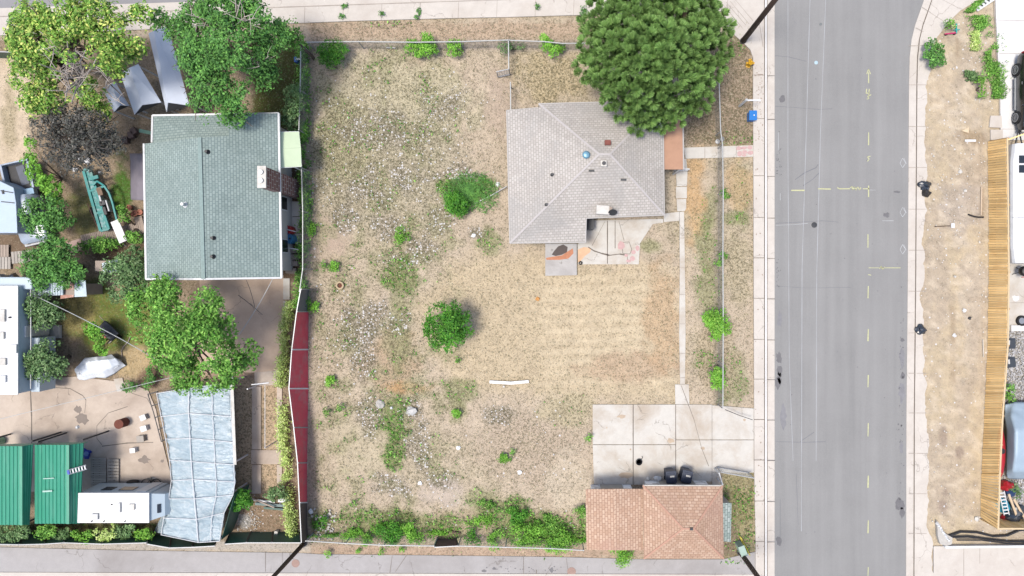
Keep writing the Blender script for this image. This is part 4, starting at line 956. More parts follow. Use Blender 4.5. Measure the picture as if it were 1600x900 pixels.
for i, (x, y, r, k_, lb) in enumerate(((25, 832, 22, 'olive', 'feathery green bush at the bottom below the left green canopy'), (75, 830, 16, 'mid', 'round green bush at the alley fence between the two green canopies'), (100, 835, 12, 'olive', 'small olive bush at the alley fence under the ladder canopy'), (130, 838, 16, 'bright', 'bright green bush below the camper left end'), (165, 834, 18, 'vine', 'yellowish bush below the camper middle'), (195, 830, 15, 'olive', 'grey-green bush below the camper right end'), (228, 836, 14, 'bright', 'bright bush left of the plastic shelter corner'))):
    shrub(lb, [(x-r*.5, y, r*.6, .9), (x+r*.4, y-3, r*.6, 1), (x, y+4, r*.5, .8)], k_, per=17, size=.08, group='bushes along the alley fence', gap=.25)
shrub('green bush against the lower right side of plastic shelter', [(362, 778, 12, 1.3), (378, 775, 12, 1.4), (388, 785, 10, 1.1), (370, 790, 10, 1.1)], 'lush', per=16, size=.08)
shrub('dark shrub behind the junk pile near the red fence', [(425, 772, 10, .9), (436, 768, 9, .8), (444, 776, 7, .6)], 'olive', per=18, size=.075)
# vine/tall grass strip along the red fence and lot line: uncountable
def scatter_strip(pts, wpx, n_, hgt, mat, name, size=.08, thr=.36):
    pp = np.array([P(*p)[:2] for p in pts]); seg = np.hypot(*np.diff(pp, axis=0).T); cum = np.concatenate([[0], seg.cumsum()])
    t = rng.random(n_)*cum[-1]; x = np.interp(t, cum, pp[:, 0]); y = np.interp(t, cum, pp[:, 1]); x = x+rng.normal(size=n_)*wpx/S*.4
    g_ = fbm(x*26+400, y*26+700, .05, 44, 3); keep = g_ > thr+.06*rng.normal(size=n_); x = x[keep]; y = y[keep]; z = rng.random(len(x))*hgt*(.4+g_[keep])
    cen = np.stack([x, y, z+.03], 1); nor = rng.normal(size=cen.shape)*.6+np.array([0, 0, .8]); s_ = size*rng.uniform(.5, 1.3, len(x))
    V_, F_ = quads(cen, nor, s_, s_*.35); o_ = fastmesh(name, V_, F_, mat); tag(o_, name_label[name][0], name_label[name][1], kind='stuff'); return o_
name_label = {'alley_weeds': ('bright green leafy weed bed along the alley fence', 'weeds'), 'vine_strip': ('pale green vine and tall grass growing along the red fence', 'vines'), 'fence_weeds': ('bright green weeds tangled in the wire fence between the lots', 'weeds'), 'dry_grass': ('dry tan grass tufts across the open lot', 'grass'), 'lot_weeds': ('green weeds spread in patches over the dry lot', 'weeds'), 'verge_weeds': ('green weeds on the dirt strip beside the white driveway', 'weeds')}
scatter_strip([(458, 470), (448, 520), (443, 600), (446, 680), (452, 760), (460, 840)], 11, 11000, .7, GR['vine'], 'vine_strip')
scatter_strip([(478, 70), (476, 150), (478, 240), (480, 330), (476, 400), (473, 480)], 11, 11000, .8, GR['mid'], 'fence_weeds', .09)

# pine
def pine_tree():
    lob = [(945, 30, 34, 5), (990, 25, 40, 6.2), (1040, 25, 42, 6.5), (1085, 30, 38, 6), (1115, 45, 26, 5), (935, 70, 30, 5), (975, 70, 40, 6.8), (1025, 75, 46, 8.2), (1075, 75, 40, 7), (1115, 85, 24, 5.2), (925, 105, 22, 4.2), (960, 115, 36, 5.8), (1005, 120, 42, 7.2), (1055, 120, 40, 7), (1095, 120, 28, 5.4), (970, 155, 28, 4.8), (1010, 160, 32, 5.2), (1050, 165, 28, 4.8), (1085, 155, 24, 4.4), (1000, 190, 18, 4.0), (1035, 190, 16, 3.8), (965, -10, 34, 5), (1020, -15, 40, 6), (1070, -10, 36, 5.6)]
    lo = lobeset(lob); base = P(1030, 95, 0); t_ = T('pine_tree', 'large dense green pine overhanging the north-east corner of the grey roof', 'pine tree', base)
    m = MB(); m.tube([base-Vector((0, 0, .1)), base+Vector((.05, 0, 2.5)), base+Vector((.1, .05, 5)), base+Vector((.1, .1, 7.6))], .34, 10, .08)
    for i, l in enumerate(lo): limb(m, base+Vector((.06, .03, max(1.5, l[2]*.62))), (l[0], l[1], l[2]-.15), .09, 300+i, 1)
    m.obj('trunk', m_bark, t_, smooth=True)
    cen, nor, su, sv, tdir = [], [], [], [], []
    r = np.random.default_rng(5); VV = []
    for (x, y, z, R) in lo:
        acc = []
        for tier, cnt, sep in ((1, int(70*R*R)+10, .33), (0, int(14*R*R)+4, .3)):
            d = r.normal(size=(cnt, 3)); d[:, 2] = abs(d[:, 2])*.9+.05; d /= np.linalg.norm(d, axis=1, keepdims=True)
            c_ = np.array([x, y, z])+d*(R*((.86+.22*r.random((cnt, 1))) if tier else (.35+.3*r.random((cnt, 1)))))*np.array([1, 1, .8])
            for ci, di in zip(c_, d):
                if any((ci[0]-a[0])**2+(ci[1]-a[1])**2+(ci[2]-a[2])**2 < sep*sep for a in acc): continue
                acc.append(ci)
                up = di*.45+np.array([0, 0, .85])+r.normal(size=3)*.2; up /= np.linalg.norm(up)
                nb = 110; rad = r.uniform(.24, .36)
                q = r.normal(size=(nb, 3)); q -= (q @ up)[:, None]*up; q /= np.linalg.norm(q, axis=1, keepdims=True); q = q*r.uniform(.35, 1.0, (nb, 1))+up*r.uniform(.25, 1.0, (nb, 1)); q /= np.linalg.norm(q, axis=1, keepdims=True)
                side = np.cross(q, up+r.normal(size=(nb, 3))*.3); side /= np.linalg.norm(side, axis=1, keepdims=True)
                L = rad*r.uniform(.75, 1.1, (nb, 1)); w_ = .013
                b0 = ci+q*L*.15-up*.06; tip = ci+q*L+up*.03
                VV.append(np.stack([b0-side*w_*.6, b0+side*w_*.6, tip+side*w_*1.3, tip-side*w_*1.3], 1))
    V_ = np.concatenate(VV).reshape(-1, 3); fastmesh('crown', V_, np.arange(len(V_)).reshape(-1, 4), GR['pine'], t_)
    for i in range(8):
        m = MB(); x, y = random.Random(i).uniform(950, 1100), random.Random(i+50).uniform(20, 150); limb(m, P(x, y, 6), P(x+random.Random(i+9).uniform(-14, 14), y+random.Random(i+19).uniform(-14, 14), 7.2), .02, 500+i, 0)
        m.obj('bare_twig', m_deadwood, t_)
pine_tree()
# lot vegetation
tree('lone round green tree standing in the middle of the open lot', [(682, 492, 15, 1.9), (706, 488, 14, 2.0), (722, 500, 12, 1.9), (726, 516, 10, 1.7), (700, 508, 19, 2.5), (674, 512, 12, 1.8), (684, 530, 12, 1.7), (702, 536, 10, 1.6), (714, 526, 12, 1.8), (690, 480, 7, 1.6), (668, 500, 6, 1.5)], 'lush', per=16, size=.08, gap=.3, rb_=.09, spray=.3)
shrub('dark rounded juniper-like bush at the north-west corner of the lot', [(510, 78, 14, .9), (528, 78, 14, .9), (519, 92, 14, 1), (508, 92, 10, .8), (530, 92, 11, .8)], 'lush', per=22, size=.07, asp=.35)
wf = 'bushes along the north wire fence'
shrub('bright bush pair on the north fence, larger and two-lobed', [(643, 73, 10, .7), (655, 78, 10, .7), (668, 62, 9, .8), (668, 76, 12, .8), (680, 78, 7, .6)], 'bright', per=22, size=.065, group=wf)
shrub('small bright bush on the north fence to the right of the two-lobed bush', [(711, 75, 12, .6)], 'bright', per=22, size=.065, group=wf)
shrub('bright bush on the north fence next to the pine', [(856, 72, 9, .8), (866, 78, 10, .7), (876, 74, 6, .5), (850, 60, 7, .8)], 'bright', per=22, size=.065, group=wf)
shrub('faded olive bush beside the wire gate corner post', [(788, 75, 9, .6), (800, 72, 8, .6), (815, 73, 5, .4)], 'olive', per=14, size=.055, group=wf)
shrub('dark green shrub inside the tall grass clump of the lot', [(708, 310, 10, .7), (718, 318, 13, .8), (706, 325, 9, .6), (722, 328, 8, .6)], 'lush', per=22, size=.075)
def grass_clump(label, cx, cy, rx, ry, n_, hgt, mat, name='grass_clump'):
    q = P(cx, cy); a = rng.random(n_)*2*PI; r = rng.random(n_)**.8*(.6+.8*fbm(np.cos(a)*20+50, np.sin(a)*20+50, .1, 3)); x = q.x+np.cos(a)*r*rx/S; y = q.y+np.sin(a)*r*ry/S
    d = rng.normal(size=(n_, 3)); d[:, 2] = 0; d /= np.linalg.norm(d, axis=1, keepdims=True); s_ = np.stack([-d[:, 1], d[:, 0], np.zeros(n_)], 1)*.013
    b0 = np.stack([x, y, np.zeros(n_)], 1); L = rng.uniform(.5, 1, (n_, 1))*hgt
    m1 = b0+d*L*.35+np.array([0, 0, 1])*L*.7; tp = b0+d*L*.95+np.array([0, 0, 1])*L*.75
    V_ = np.stack([b0-s_, b0+s_, m1+s_, m1-s_, tp+s_*.3, tp-s_*.3], 1).reshape(-1, 3); i_ = np.arange(n_)[:, None]*6
    F_ = np.concatenate([i_+np.array([0, 1, 2, 3]), i_+np.array([3, 2, 4, 5])]); o_ = fastmesh(name, V_, F_, mat); tag(o_, label, 'grass'); return o_
grass_clump('spreading clump of tall green grass west of the grey house', 734, 302, 40, 32, 1300, .4, GR['dark'])
ef = 'bushes along the street-side wire fence'
shrub('largest bright bush on the street-side wire fence', [(1110, 500, 11, .9), (1122, 490, 9, .9), (1120, 508, 13, 1), (1130, 505, 10, .9), (1118, 525, 8, .7), (1108, 492, 8, .7), (1133, 518, 7, .7)], 'bright', per=20, size=.07, group=ef)
shrub('round bright bush low on the street-side wire fence near the driveway', [(1118, 588, 9, .8), (1124, 580, 8, .8), (1118, 600, 9, .7), (1126, 597, 7, .7)], 'bright', per=22, size=.07, group=ef)
shrub('small green bush on the street-side fence opposite the porch', [(1134, 305, 5, .4), (1130, 300, 4, .4)], 'mid', per=26, size=.055, group=ef)
shrub('small green bush on the street-side fence level with the patio', [(1130, 400, 6, .5), (1122, 412, 5, .5)], 'mid', per=26, size=.055, group=ef)
sg = 'small weeds on the open lot'
for x, y, r, lb in ((632, 371, 11, 'bright weed clump at the centre of the lot above the green patch'), (505, 411, 6, 'left of two small weeds on bare pinkish soil by the fence'), (523, 415, 7, 'right of two small weeds on bare pinkish soil by the fence'), (515, 595, 7, 'small weed beside the red fence, upper of three'), (511, 639, 6, 'small weed beside the red fence, lower left of three'), (536, 640, 6, 'small weed beside the red fence, lower right of three'), (487, 357, 11, 'bright bush hugging the left wire fence midway up the lot'), (488, 476, 9, 'green bush hugging the left fence at the top end of the red panels'), (548, 785, 5, 'lone weed above the bottom weed bed on the left'), (789, 715, 7, 'lone weed left of the driveway slabs, nearer the alley'), (799, 707, 5, 'tiny weed left of the driveway slabs, nearer the house'), (712, 648, 7, 'small weed beside the fallen white board'), (714, 560, 5, 'small weed below the lone round tree')):
    small(lb, x, y, r, 'bright' if r > 6 else 'mid', .3, group=sg)
bw = 'bushy weeds along the alley fence of the lot'
blab = ['far left', 'second from left', 'third from left', 'fourth from left', 'left of the brown panel', 'just left of the brown panel', 'right of the brown panel', 'long one right of the brown panel', 'large one near the garage', 'upper one near the garage', 'tallest by the garage corner', 'under the garage eave']
for i, (x, y, r, h_) in enumerate(((500, 815, 10, .3), (545, 838, 12, .4), (572, 842, 8, .4), (605, 832, 18, .6), (635, 830, 12, .5), (650, 840, 11, .5), (740, 838, 13, .5), (775, 842, 12, .5), (825, 838, 20, .7), (812, 808, 14, .5), (870, 845, 22, .7), (965, 866, 18, .8))):
    if i in (7, 10): small('bushy bright weed at the bottom fence, '+blab[i], x, y, r, 'bright', h_, group=bw, cat='weed')
    else: small('bushy bright weed at the bottom fence, '+blab[i], x, y, r, 'lush' if i % 3 == 0 else 'bright', h_, group=bw, cat='weed')
small('weed bush growing against the west wall of the garage', 908, 800, 8, 'mid', .5, cat='weed', group=bw); small('weed bush in the corner of driveway and lot', 922, 686, 6, 'mid', .4, cat='weed', group=bw)
vg = 'weeds sprouting from the alley verge'
for x, y, r, lb in ((512, 860, 6, 'leftmost weed on the alley verge'), (558, 858, 4, 'second weed on the alley verge'), (595, 857, 5, 'third weed on the alley verge'), (631, 857, 5, 'yellow-green weed left of the brown panel on alley verge')): small(lb, x, y, r, 'bright', .25, group=vg, cat='weed')
vg = 'weeds in the sidewalk joints'
for x, y, r, lb in ((536, 12, 3.5, 'upper weed in leftmost sidewalk joint'), (537, 26, 4, 'lower weed in leftmost sidewalk joint'), (595, 20, 4, 'weed in second sidewalk joint from the left'), (655, 20, 4, 'upper weed in third sidewalk joint'), (655, 28, 3, 'lower weed in third sidewalk joint'), (839, 8, 4, 'weed in sidewalk joint by the white chip'), (907, 20, 6, 'tall weed at the sidewalk edge near the pine'), (15, 35, 4, 'weed in the sidewalk at the far left')): small(lb, x, y, r, 'dark', .18, group=vg, cat='weed')
rgp = 'shrubs on the dirt strip across the street'
shrub('green shrub at the curving kerb across the street', [(1455, 70, 9, .7), (1463, 80, 10, .8), (1460, 92, 10, .7), (1468, 95, 7, .5), (1452, 88, 7, .6)], 'dark', per=20, size=.075, group=rgp)
shrub('low bush left of the teal and pink toy', [(1485, 38, 8, .5)], 'mid', per=16, size=.06, group=rgp)
shrub('small bright shrub at the end of the weed strip across the street', [(1531, 130, 7, .5), (1534, 145, 6, .4)], 'bright', per=22, size=.06, group=rgp)
scatter_strip([(1512, 20), (1530, 2)], 8, 1200, .2, GR['mid'], 'verge_weeds')
scatter_strip([(1527, 25), (1538, 50), (1546, 75), (1550, 100), (1556, 140), (1557, 155)], 20, 6500, .2, GR['mid'], 'verge_weeds', .07, .5)
scatter_strip([(1521, 50), (1523, 80)], 10, 700, .2, GR['vine'], 'verge_weeds')
scatter_strip([(1513, 112), (1522, 128)], 12, 800, .25, GR['olive'], 'verge_weeds')
shrub('weed cluster by the two bins behind the wooden fence', [(1579, 606, 5, .3), (1578, 616, 6, .3), (1580, 626, 6, .3)], 'mid', per=20, size=.06)
shrub('weed in front of the ladder and kayak', [(1582, 762, 7, .3), (1588, 772, 6, .3)], 'olive', per=20, size=.06)
# uncounted grass and weeds of the lot, following the soil
def field_scatter(name, n_, chan, box, mat, size, hgt, asp, thr=0.0, powr=1.0):
    px = rng.uniform(box[0], box[2], n_); py = rng.uniform(box[1], box[3], n_)
    _, d_ = ground_fields(px.reshape(1, -1), py.reshape(1, -1)); w_ = d_[0, :, chan]**powr
    keep = rng.random(n_) < w_*(fbm(px, py, .12, 66, 3) > thr)
    excl = [(790, 160, 1040, 380), (903, 338, 1037, 414), (925, 631, 1180, 758), (850, 380, 902, 431), (915, 758, 1131, 874), (1036, 228, 1075, 349), (1060, 330, 1072, 632), (1054, 600, 1078, 632), (1068, 226, 1178, 248), (440, 310, 472, 390), (224, 176, 441, 437)]
    for e in excl: keep &= ~((px > e[0]) & (px < e[2]) & (py > e[1]) & (py < e[3]))
    px = px[keep]; py = py[keep]; n2 = len(px)
    cen = np.stack([(px-800)/S, (450-py)/S, rng.random(n2)*hgt+.01], 1)
    nor = rng.normal(size=cen.shape)*.7+np.array([0, 0, .6]); s_ = size*rng.uniform(.5, 1.4, n2)
    V_, F_ = quads(cen, nor, s_, s_*asp); o_ = fastmesh(name, V_, F_, mat); tag(o_, *name_label[name], kind='stuff'); return o_
field_scatter('dry_grass', 90000, 0, (482, 34, 1176, 852), GR['straw'], .055, .06, .3, .42, 1.3)
field_scatter('lot_weeds', 190000, 2, (482, 34, 1180, 880), GR['mid'], .075, .14, .5, .43, 1.3)

# ================================================================ fences, poles
def chain_fence(name, label, pts, h, post_every=2.6, cat='fence', dens=.13, veil=.012, lean=(0, 0)):
    top = [P(x, y, h) for x, y in pts]; t_ = T(name, label, cat, (top[0].x, top[0].y, 0))
    r = MB(); w_ = MB(); posts = []
    for a, b_ in zip(top[:-1], top[1:]):
        d = b_-a; L = d.length; u = d/L; k = max(1, round(L/post_every))
        r.tube([a, b_], .034, 6)
        for i in range(k+1):
            q = a+d*i/k
            if not any((q-o).length < .3 for o in posts): posts.append(q)
        side = Vector((-u.y, u.x, 0))
        for sgn in (1, -1):
            s_ = -h
            while s_ < L:
                s0, s1 = max(s_, 0), min(s_+h, L)
                if s1 > s0:
                    z0 = (s0-s_) if sgn > 0 else h-(s0-s_); z1 = (s1-s_) if sgn > 0 else h-(s1-s_)
                    p0 = a+u*s0; p1 = a+u*s1; p0 = Vector((p0.x, p0.y, max(.04, z0))); p1 = Vector((p1.x, p1.y, max(.04, z1)))
                    e = (p1-p0).normalized().cross(side)*veil/2; q = side*.004*sgn
                    w_.face([p0-e+q, p1-e+q, p1+e+q, p0+e+q])
                s_ += dens
    r.obj('top_rail', m_wire, t_); w_.obj('wire_mesh', m_wire, t_)
    for q in posts:
        m = MB(); m.tube([(q.x, q.y, -.05), (q.x, q.y, h+.04)], .034, 7); m.obj('post', m_galv, t_)
    return t_
chain_fence('wire_fence', 'grey wire fence along the north edge of the open lot', [(480, 66), (560, 65), (650, 66), (720, 65), (795, 62.5)], 1.2)
chain_fence('wire_fence', 'sagging wire fence running from the gate corner to the pine', [(796, 63), (850, 65), (880, 68), (935, 67)], 1.15)
chain_fence('wire_fence', 'short wire fence between gate opening and the house corner', [(797.5, 129), (798, 171)], 1.2)
chain_fence('wire_fence', 'wire fence stub from the north fence down to the gate', [(794.5, 63), (795, 107)], 1.2)
chain_fence('wire_fence', 'long street-side wire fence parallel to the kerb', [(1123.5, 124), (1126, 205), (1129, 226), (1130, 300), (1129.5, 400), (1130, 500), (1129.5, 638)], 1.2)
chain_fence('wire_fence', 'wire fence between the neighbour house and the lot', [(470, 68), (469, 140), (467, 203)], 1.5)
chain_fence('wire_fence', 'wire fence continuing below the green canopy to the red panels', [(471, 262), (473, 330), (473, 420), (468, 455)], 1.5)
chain_fence('wire_fence', 'wire fence along the alley on the left of the brown panel', [(478, 845), (540, 849), (600, 852), (678, 853)], 1.3)
chain_fence('wire_fence', 'wire fence along the alley between brown panel and garage', [(716, 853), (790, 855), (860, 857), (912, 860)], 1.3)
# swung gates
def gate(label, a, b_, h, ends=True):
    a = P(*a, h); b_ = P(*b_, h); t_ = T('wire_gate', label, 'gate', (a.x, a.y, 0)); u = (b_-a); L = u.length; u /= L
    m = MB(); lo_ = Vector((0, 0, -(h-.1)))
    m.tube([a, b_], .03, 6); m.tube([a+lo_, b_+lo_], .03, 6); m.tube([a, a+lo_], .03, 6); m.tube([b_, b_+lo_], .03, 6); m.obj('frame', m_galv, t_)
    m = MB()
    k = int(L/.14)
    for i in range(k+1):
        q = a+u*L*i/k; m.box((q.x, q.y, h/2), (.012, .012, h-.12))
    for i in range(8): z = .12+i*(h-.15)/8; m.beam((a.x, a.y, z), (b_.x, b_.y, z), .01, .01)
    m.obj('wire_mesh', m_wire, t_); return t_
gate('small wire gate swung open at the north fence', (795, 108), (776, 112), 1.15)
gate('long wire gate swung open behind the garage near the sidewalk', (1127, 738), (1178, 747), 1.2)
gt = T('gate_post', 'white metal post frame at the garage north-east corner', 'post', P(1124, 748))
for x, y in ((1124, 740), (1129, 757)): m = MB(); q = P(x, y, 1.2); m.tube([(q.x, q.y, -.05), q], .05, 8); m.obj('post', m_white, gt)
m = MB(); m.tube([P(1124, 740, 1.2), P(1129, 757, 1.2)], .03, 6); m.obj('rail', m_white, gt)
m = MB(); m.tube([P(1133, 640, .9), P(1155, 649, .6), P(1176, 656, .8)], .02, 6); tag(m.obj('gate_chain', m_dark), 'dark sagging chain across the driveway entrance from fence to sidewalk', 'chain')
# wooden fence on the right
m_cedar = M('cedar_boards', K(246, 206, 142, 1.45), .75, .12, 2, island=.2, stretch=(1, 1, .4), dirt=K(226, 172, 104, 1.3), dirtamt=.4)
wf_ = T('wooden_fence', 'tall new honey-coloured board fence beside the dirt strip', 'fence', P(1545, 500))
base_l = [(1543.5, 221), (1545, 320), (1545, 425), (1543.5, 540), (1538, 650), (1534, 740), (1532, 808)]
fh = 1.62; top_l = [(1572, 216), (1573.5, 320), (1574.5, 425), (1573, 540), (1565, 650), (1560.5, 740), (1558, 826)]
m = MB(); rr = random.Random(4); rails = MB()
bp = [P(*p, 0) for p in base_l]; tp = [P(*p, fh) for p in top_l]
for i in range(len(bp)-1):
    L = (bp[i+1]-bp[i]).length; k = int(L/.145)
    for j in range(k):
        t = (j+.5)/k; a = bp[i].lerp(bp[i+1], t); b_ = tp[i].lerp(tp[i+1], t); u = (bp[i+1]-bp[i]).normalized()
        jx = rr.uniform(-.02, .02); d = (b_-a).normalized(); nrm = u.cross(d).normalized()
        mm = Matrix((u, nrm, d)).transposed(); hh = (b_-a).length*rr.uniform(.985, 1.01)
        m.box(a+d*hh/2+nrm*jx, (.128, .018, hh), m=mm)
m.obj('board_panel', m_cedar, wf_)
m = MB()
for a, b_ in zip(tp[:-1], tp[1:]): m.beam(a+Vector((.05, 0, .02)), b_+Vector((.05, 0, .02)), .09, .035)
m.obj('cap_rail', M('pale_cap', K(232, 206, 164), .7, .1), wf_)
for i in range(len(bp)-1):
    for t in (0, .5):
        m = MB(); q = bp[i].lerp(bp[i+1], t); q2 = tp[i].lerp(tp[i+1], t); m.beam((q.x+.12, q.y, 0), (q2.x+.12, q2.y, fh), .09, .09); m.obj('post', M('post_timber', K(200, 160, 110), .8, .12), wf_)
wf2 = T('wooden_fence', 'short return of the board fence at the bottom right corner by the hoses', 'fence', P(1560, 822))
m = MB(); a = P(1558, 826, fh); b_ = P(1640, 826, fh); L = (b_-a).length; k = int(L/.145)
for j in range(k): q = a.lerp(b_, (j+.5)/k); m.box((q.x, q.y+rr.uniform(-.02, .02), fh/2), (.128, .018, fh*.99))
m.obj('board_panel', m_cedar, wf2); m = MB(); m.beam(a, b_, .09, .04); m.obj('cap_rail', MC['pale_cap'], wf2)
wf3 = T('wooden_fence', 'short return of the board fence at its top end by the driveway', 'fence', P(1572, 216))
m = MB(); a = P(1573, 219, fh); b_ = P(1604, 208, fh); L = (b_-a).length; k = int(L/.145)
for j in range(k): q = a.lerp(b_, (j+.5)/k); m.box((q.x, q.y, fh/2), (.128, .018, fh*.99), rz=.35)
m.obj('board_panel', m_cedar, wf3); m = MB(); m.beam(a, b_, .07, .04); m.obj('cap_rail', m_cedar, wf3)
# red fence
m_redf = M('red_boards', K(176, 60, 76, 2.1), .6, .14, 2, dirt=K(196, 150, 150), dirtamt=.5)
m_redf2 = M('dark_brown_boards', K(98, 84, 80), .8, .2, 2)
m_grf = M('grey_boards', K(120, 120, 122), .8, .15, 2)
rf_ = T('board_fence', 'leaning red board fence between neighbour yard and open lot', 'fence', P(480, 640))
tl = [(470, 452), (463.5, 487), (456, 546), (451.5, 607), (459, 668), (465, 723), (468, 785), (471, 848)]
bl = [(482, 452), (481.5, 487), (480.5, 546), (481, 607), (480, 668), (479, 723), (479, 785), (480, 845)]
for i in range(7):
    hh = 1.9
    rows = []
    for zt in (0, .33, .66, 1):
        rows.append([P(*bl[i], 0).lerp(P(*bl[i+1], 0), t).lerp(P(*tl[i], hh).lerp(P(*tl[i+1], hh), t), zt) for t in np.linspace(0, 1, 9)])
    m = MB(); m.grid(rows); m.obj('panel', m_grf if i == 0 else (m_redf2 if i == 6 else m_redf), rf_, solid=.03)
    m = MB(); m.beam(P(*bl[i], 0)+Vector((.03, 0, 0)), P(*tl[i], hh)+Vector((.02, 0, .03)), .07, .06); m.obj('post', m_white if 2 <= i <= 3 or i == 6 else m_galv, rf_)
    m = MB(); m.beam(P(*tl[i], hh), P(*tl[i+1], hh), .05, .04); m.obj('top_rail', m_galv, rf_)
# green alley fence: separate runs
m_gf = M('dark_green_metal', K(48, 98, 84), .5, .15, 2)
def panel_fence(label, tops, bots, h, mat, posts=True, name='metal_fence', solid=.03, rail=None):
    t_ = T(name, label, 'fence', P(*bots[0]))
    rows = []
    for zt in (0, .5, 1):
        r0 = []
        for i in range(len(tops)-1):
            for t in np.linspace(0, 1, 12)[:-1] if i < len(tops)-2 else np.linspace(0, 1, 12):
                r0.append(P(*bots[i]).lerp(P(*bots[i+1]), t).lerp(P(*tops[i], h).lerp(P(*tops[i+1], h), t), zt))
        rows.append(r0)
    m = MB(); m.grid(rows); m.obj('panel', mat, t_, solid=solid)
    m = MB()
    for a, b_ in zip(tops[:-1], tops[1:]): m.beam(P(*a, h), P(*b_, h), .05, .05)
    m.obj('top_rail', rail or m_galv, t_)
    if posts:
        for a, b_ in zip(bots, tops): m = MB(); m.beam(P(*a)+Vector((0, .03, 0)), P(*b_, h)+Vector((0, .05, .02)), .07, .07); m.obj('post', m_dark, t_)
    return t_
panel_fence('dark green metal fence along the alley between plastic shelter and red fence', [(352, 850), (385, 848), (425, 848), (470, 848)], [(360, 833), (392, 832), (426, 832), (468, 832)], 1.3, m_gf)
panel_fence('dark green metal fence along the alley in front of the plastic shelter', [(230, 850), (265, 856), (300, 855), (336, 853)], [(234, 836), (268, 836), (305, 838), (340, 838)], 1.3, m_gf)
panel_fence('dark green metal fence along the alley below the camper and green canopies', [(-20, 850), (30, 851), (70, 850), (100, 848), (160, 850), (230, 848)], [(-18, 834), (32, 835), (72, 836), (102, 832), (160, 835), (230, 834)], 1.3, m_gf)
panel_fence('short dark green fence at the far left behind the spreading tree', [(-20, 80), (28, 82)], [(-18, 90), (30, 92)], 1.3, m_gf)
panel_fence('brown wooden gate panel set in the alley wire fence', [(679, 855), (716, 853)], [(683, 842), (713, 842)], 1.3, M('brown_panel', K(112, 84, 80), .75, .2, 3), name='wooden_gate')
# utility poles
def pole(label, base, h=10.5, tip=None, arm=True, r=.17):
    q = P(*base); t_ = T('utility_pole', label, 'utility pole', q); tp_ = Vector((q.x+(tip[0] if tip else 0), q.y+(tip[1] if tip else 0), h))
    m = MB(); m.tube([q-Vector((0, 0, .1)), q.lerp(tp_, .5), tp_], r, 12, r*.7); m.obj('pole', m_polewood, t_, smooth=True)
    m = MB(); m.beam(tp_+Vector((-1.1, .1, -.5)), tp_+Vector((1.1, .1, -.5)), .1, .12); m.obj('crossarm', m_polewood, t_)
    m = MB(); m.lathe([(.2, 0), (.2, .12), (.18, .12)], q-Vector((0, 0, .02)), 12); m.obj('base_collar', m_dark, t_); return t_
pole('brown wooden utility pole at the corner beside the pine', (1161, 64), tip=(-.25, -.1))
pole('dark wooden utility pole leaning over the alley below the red fence', (474, 850), r=.13)
pole('wooden utility pole next to the utility box south-east of the garage', (1156, 862), r=.15)

# ================================================================ street-side objects
hy = T('fire_hydrant', 'small yellow fire hydrant on the grass by the corner sidewalk', 'fire hydrant', P(1169, 102)); hy_m = M('hydrant_yellow', K(244, 186, 40), .45, .08); q = P(1169, 102)
m = MB(); m.lathe([(.17, 0), (.17, .05), (.12, .06), (.12, .5), (.15, .52), (.15, .56), (.11, .62), (.06, .7), (.03, .74)], q, 16); m.obj('barrel', hy_m, hy, smooth=False)
for a in (0, PI): m = MB(); R = Matrix.Rotation(a, 3, 'Z') @ Matrix.Rotation(PI/2, 3, 'Y'); m.lathe([(.06, .1), (.06, .2), (.075, .2), (.075, .24)], q+Vector((0, 0, .4)), 10, R); m.obj('outlet', hy_m, hy)
m = MB(); R = Matrix.Rotation(PI/2, 3, 'Z') @ Matrix.Rotation(PI/2, 3, 'Y'); m.lathe([(.08, .1), (.08, .2), (.1, .2), (.1, .25)], q+Vector((0, 0, .36)), 10, R); m.obj('outlet', hy_m, hy)
sp_ = T('sign_post', 'white post with a side arm standing by the sidewalk', 'sign post', P(1155, 166)); q = P(1155, 166)
m = MB(); m.box((q.x, q.y, .75), (.1, .1, 1.5)); m.lathe([(.08, 0), (.02, .1)], q+Vector((0, 0, 1.5)), 8); m.obj('post', m_white, sp_)
m = MB(); m.box((q.x+.42, q.y, 1.35), (.86, .08, .09)); m.obj('arm', m_white, sp_)
bb = T('storage_box', 'bright blue plastic box at the sidewalk edge below the white post', 'box', P(1172, 184)); q = P(1172, 184); m_blue = M('bright_blue', K(20, 128, 214), .4, .06)
m = MB(); m.box(q+Vector((0, 0, .28)), (.4, .5, .56), taper=1.08); m.obj('body', m_blue, bb, bevel=.03); m = MB(); m.box(q+Vector((0, 0, .6)), (.46, .58, .06)); m.obj('lid', m_blue, bb, bevel=.02)
m = MB(); m.box(q+Vector((.05, 0, .64)), (.07, .07, .02)); m.obj('latch', m_white, bb)
ub = T('utility_box', 'pale green utility box beside the pole at the garage corner', 'utility box', P(1154, 852)); q = P(1154, 852)
m = MB(); m.box(q+Vector((0, 0, .45)), (.34, .6, .9), rz=.35); m.obj('body', M('pale_green_box', K(178, 204, 190), .5, .08), ub, bevel=.03); m = MB(); m.box(q+Vector((0, 0, .92)), (.38, .64, .05), rz=.35); m.obj('lid', MC['pale_green_box'], ub, bevel=.01)
for i, (a, b_) in enumerate((((1156, 838), (1164, 858)), ((1158, 840), (1172, 868)))):
    m = MB(); m.tube([P(*a, .15), P(*b_, .35)], .03, 6); tag(m.obj('yellow_stake', M('yellow_stake', K(222, 206, 60), .5, .1)), ('yellow stake nearer the utility box' if i == 0 else 'longer yellow stake beside the utility box, nearer the sidewalk'), 'stake', 'yellow stakes')
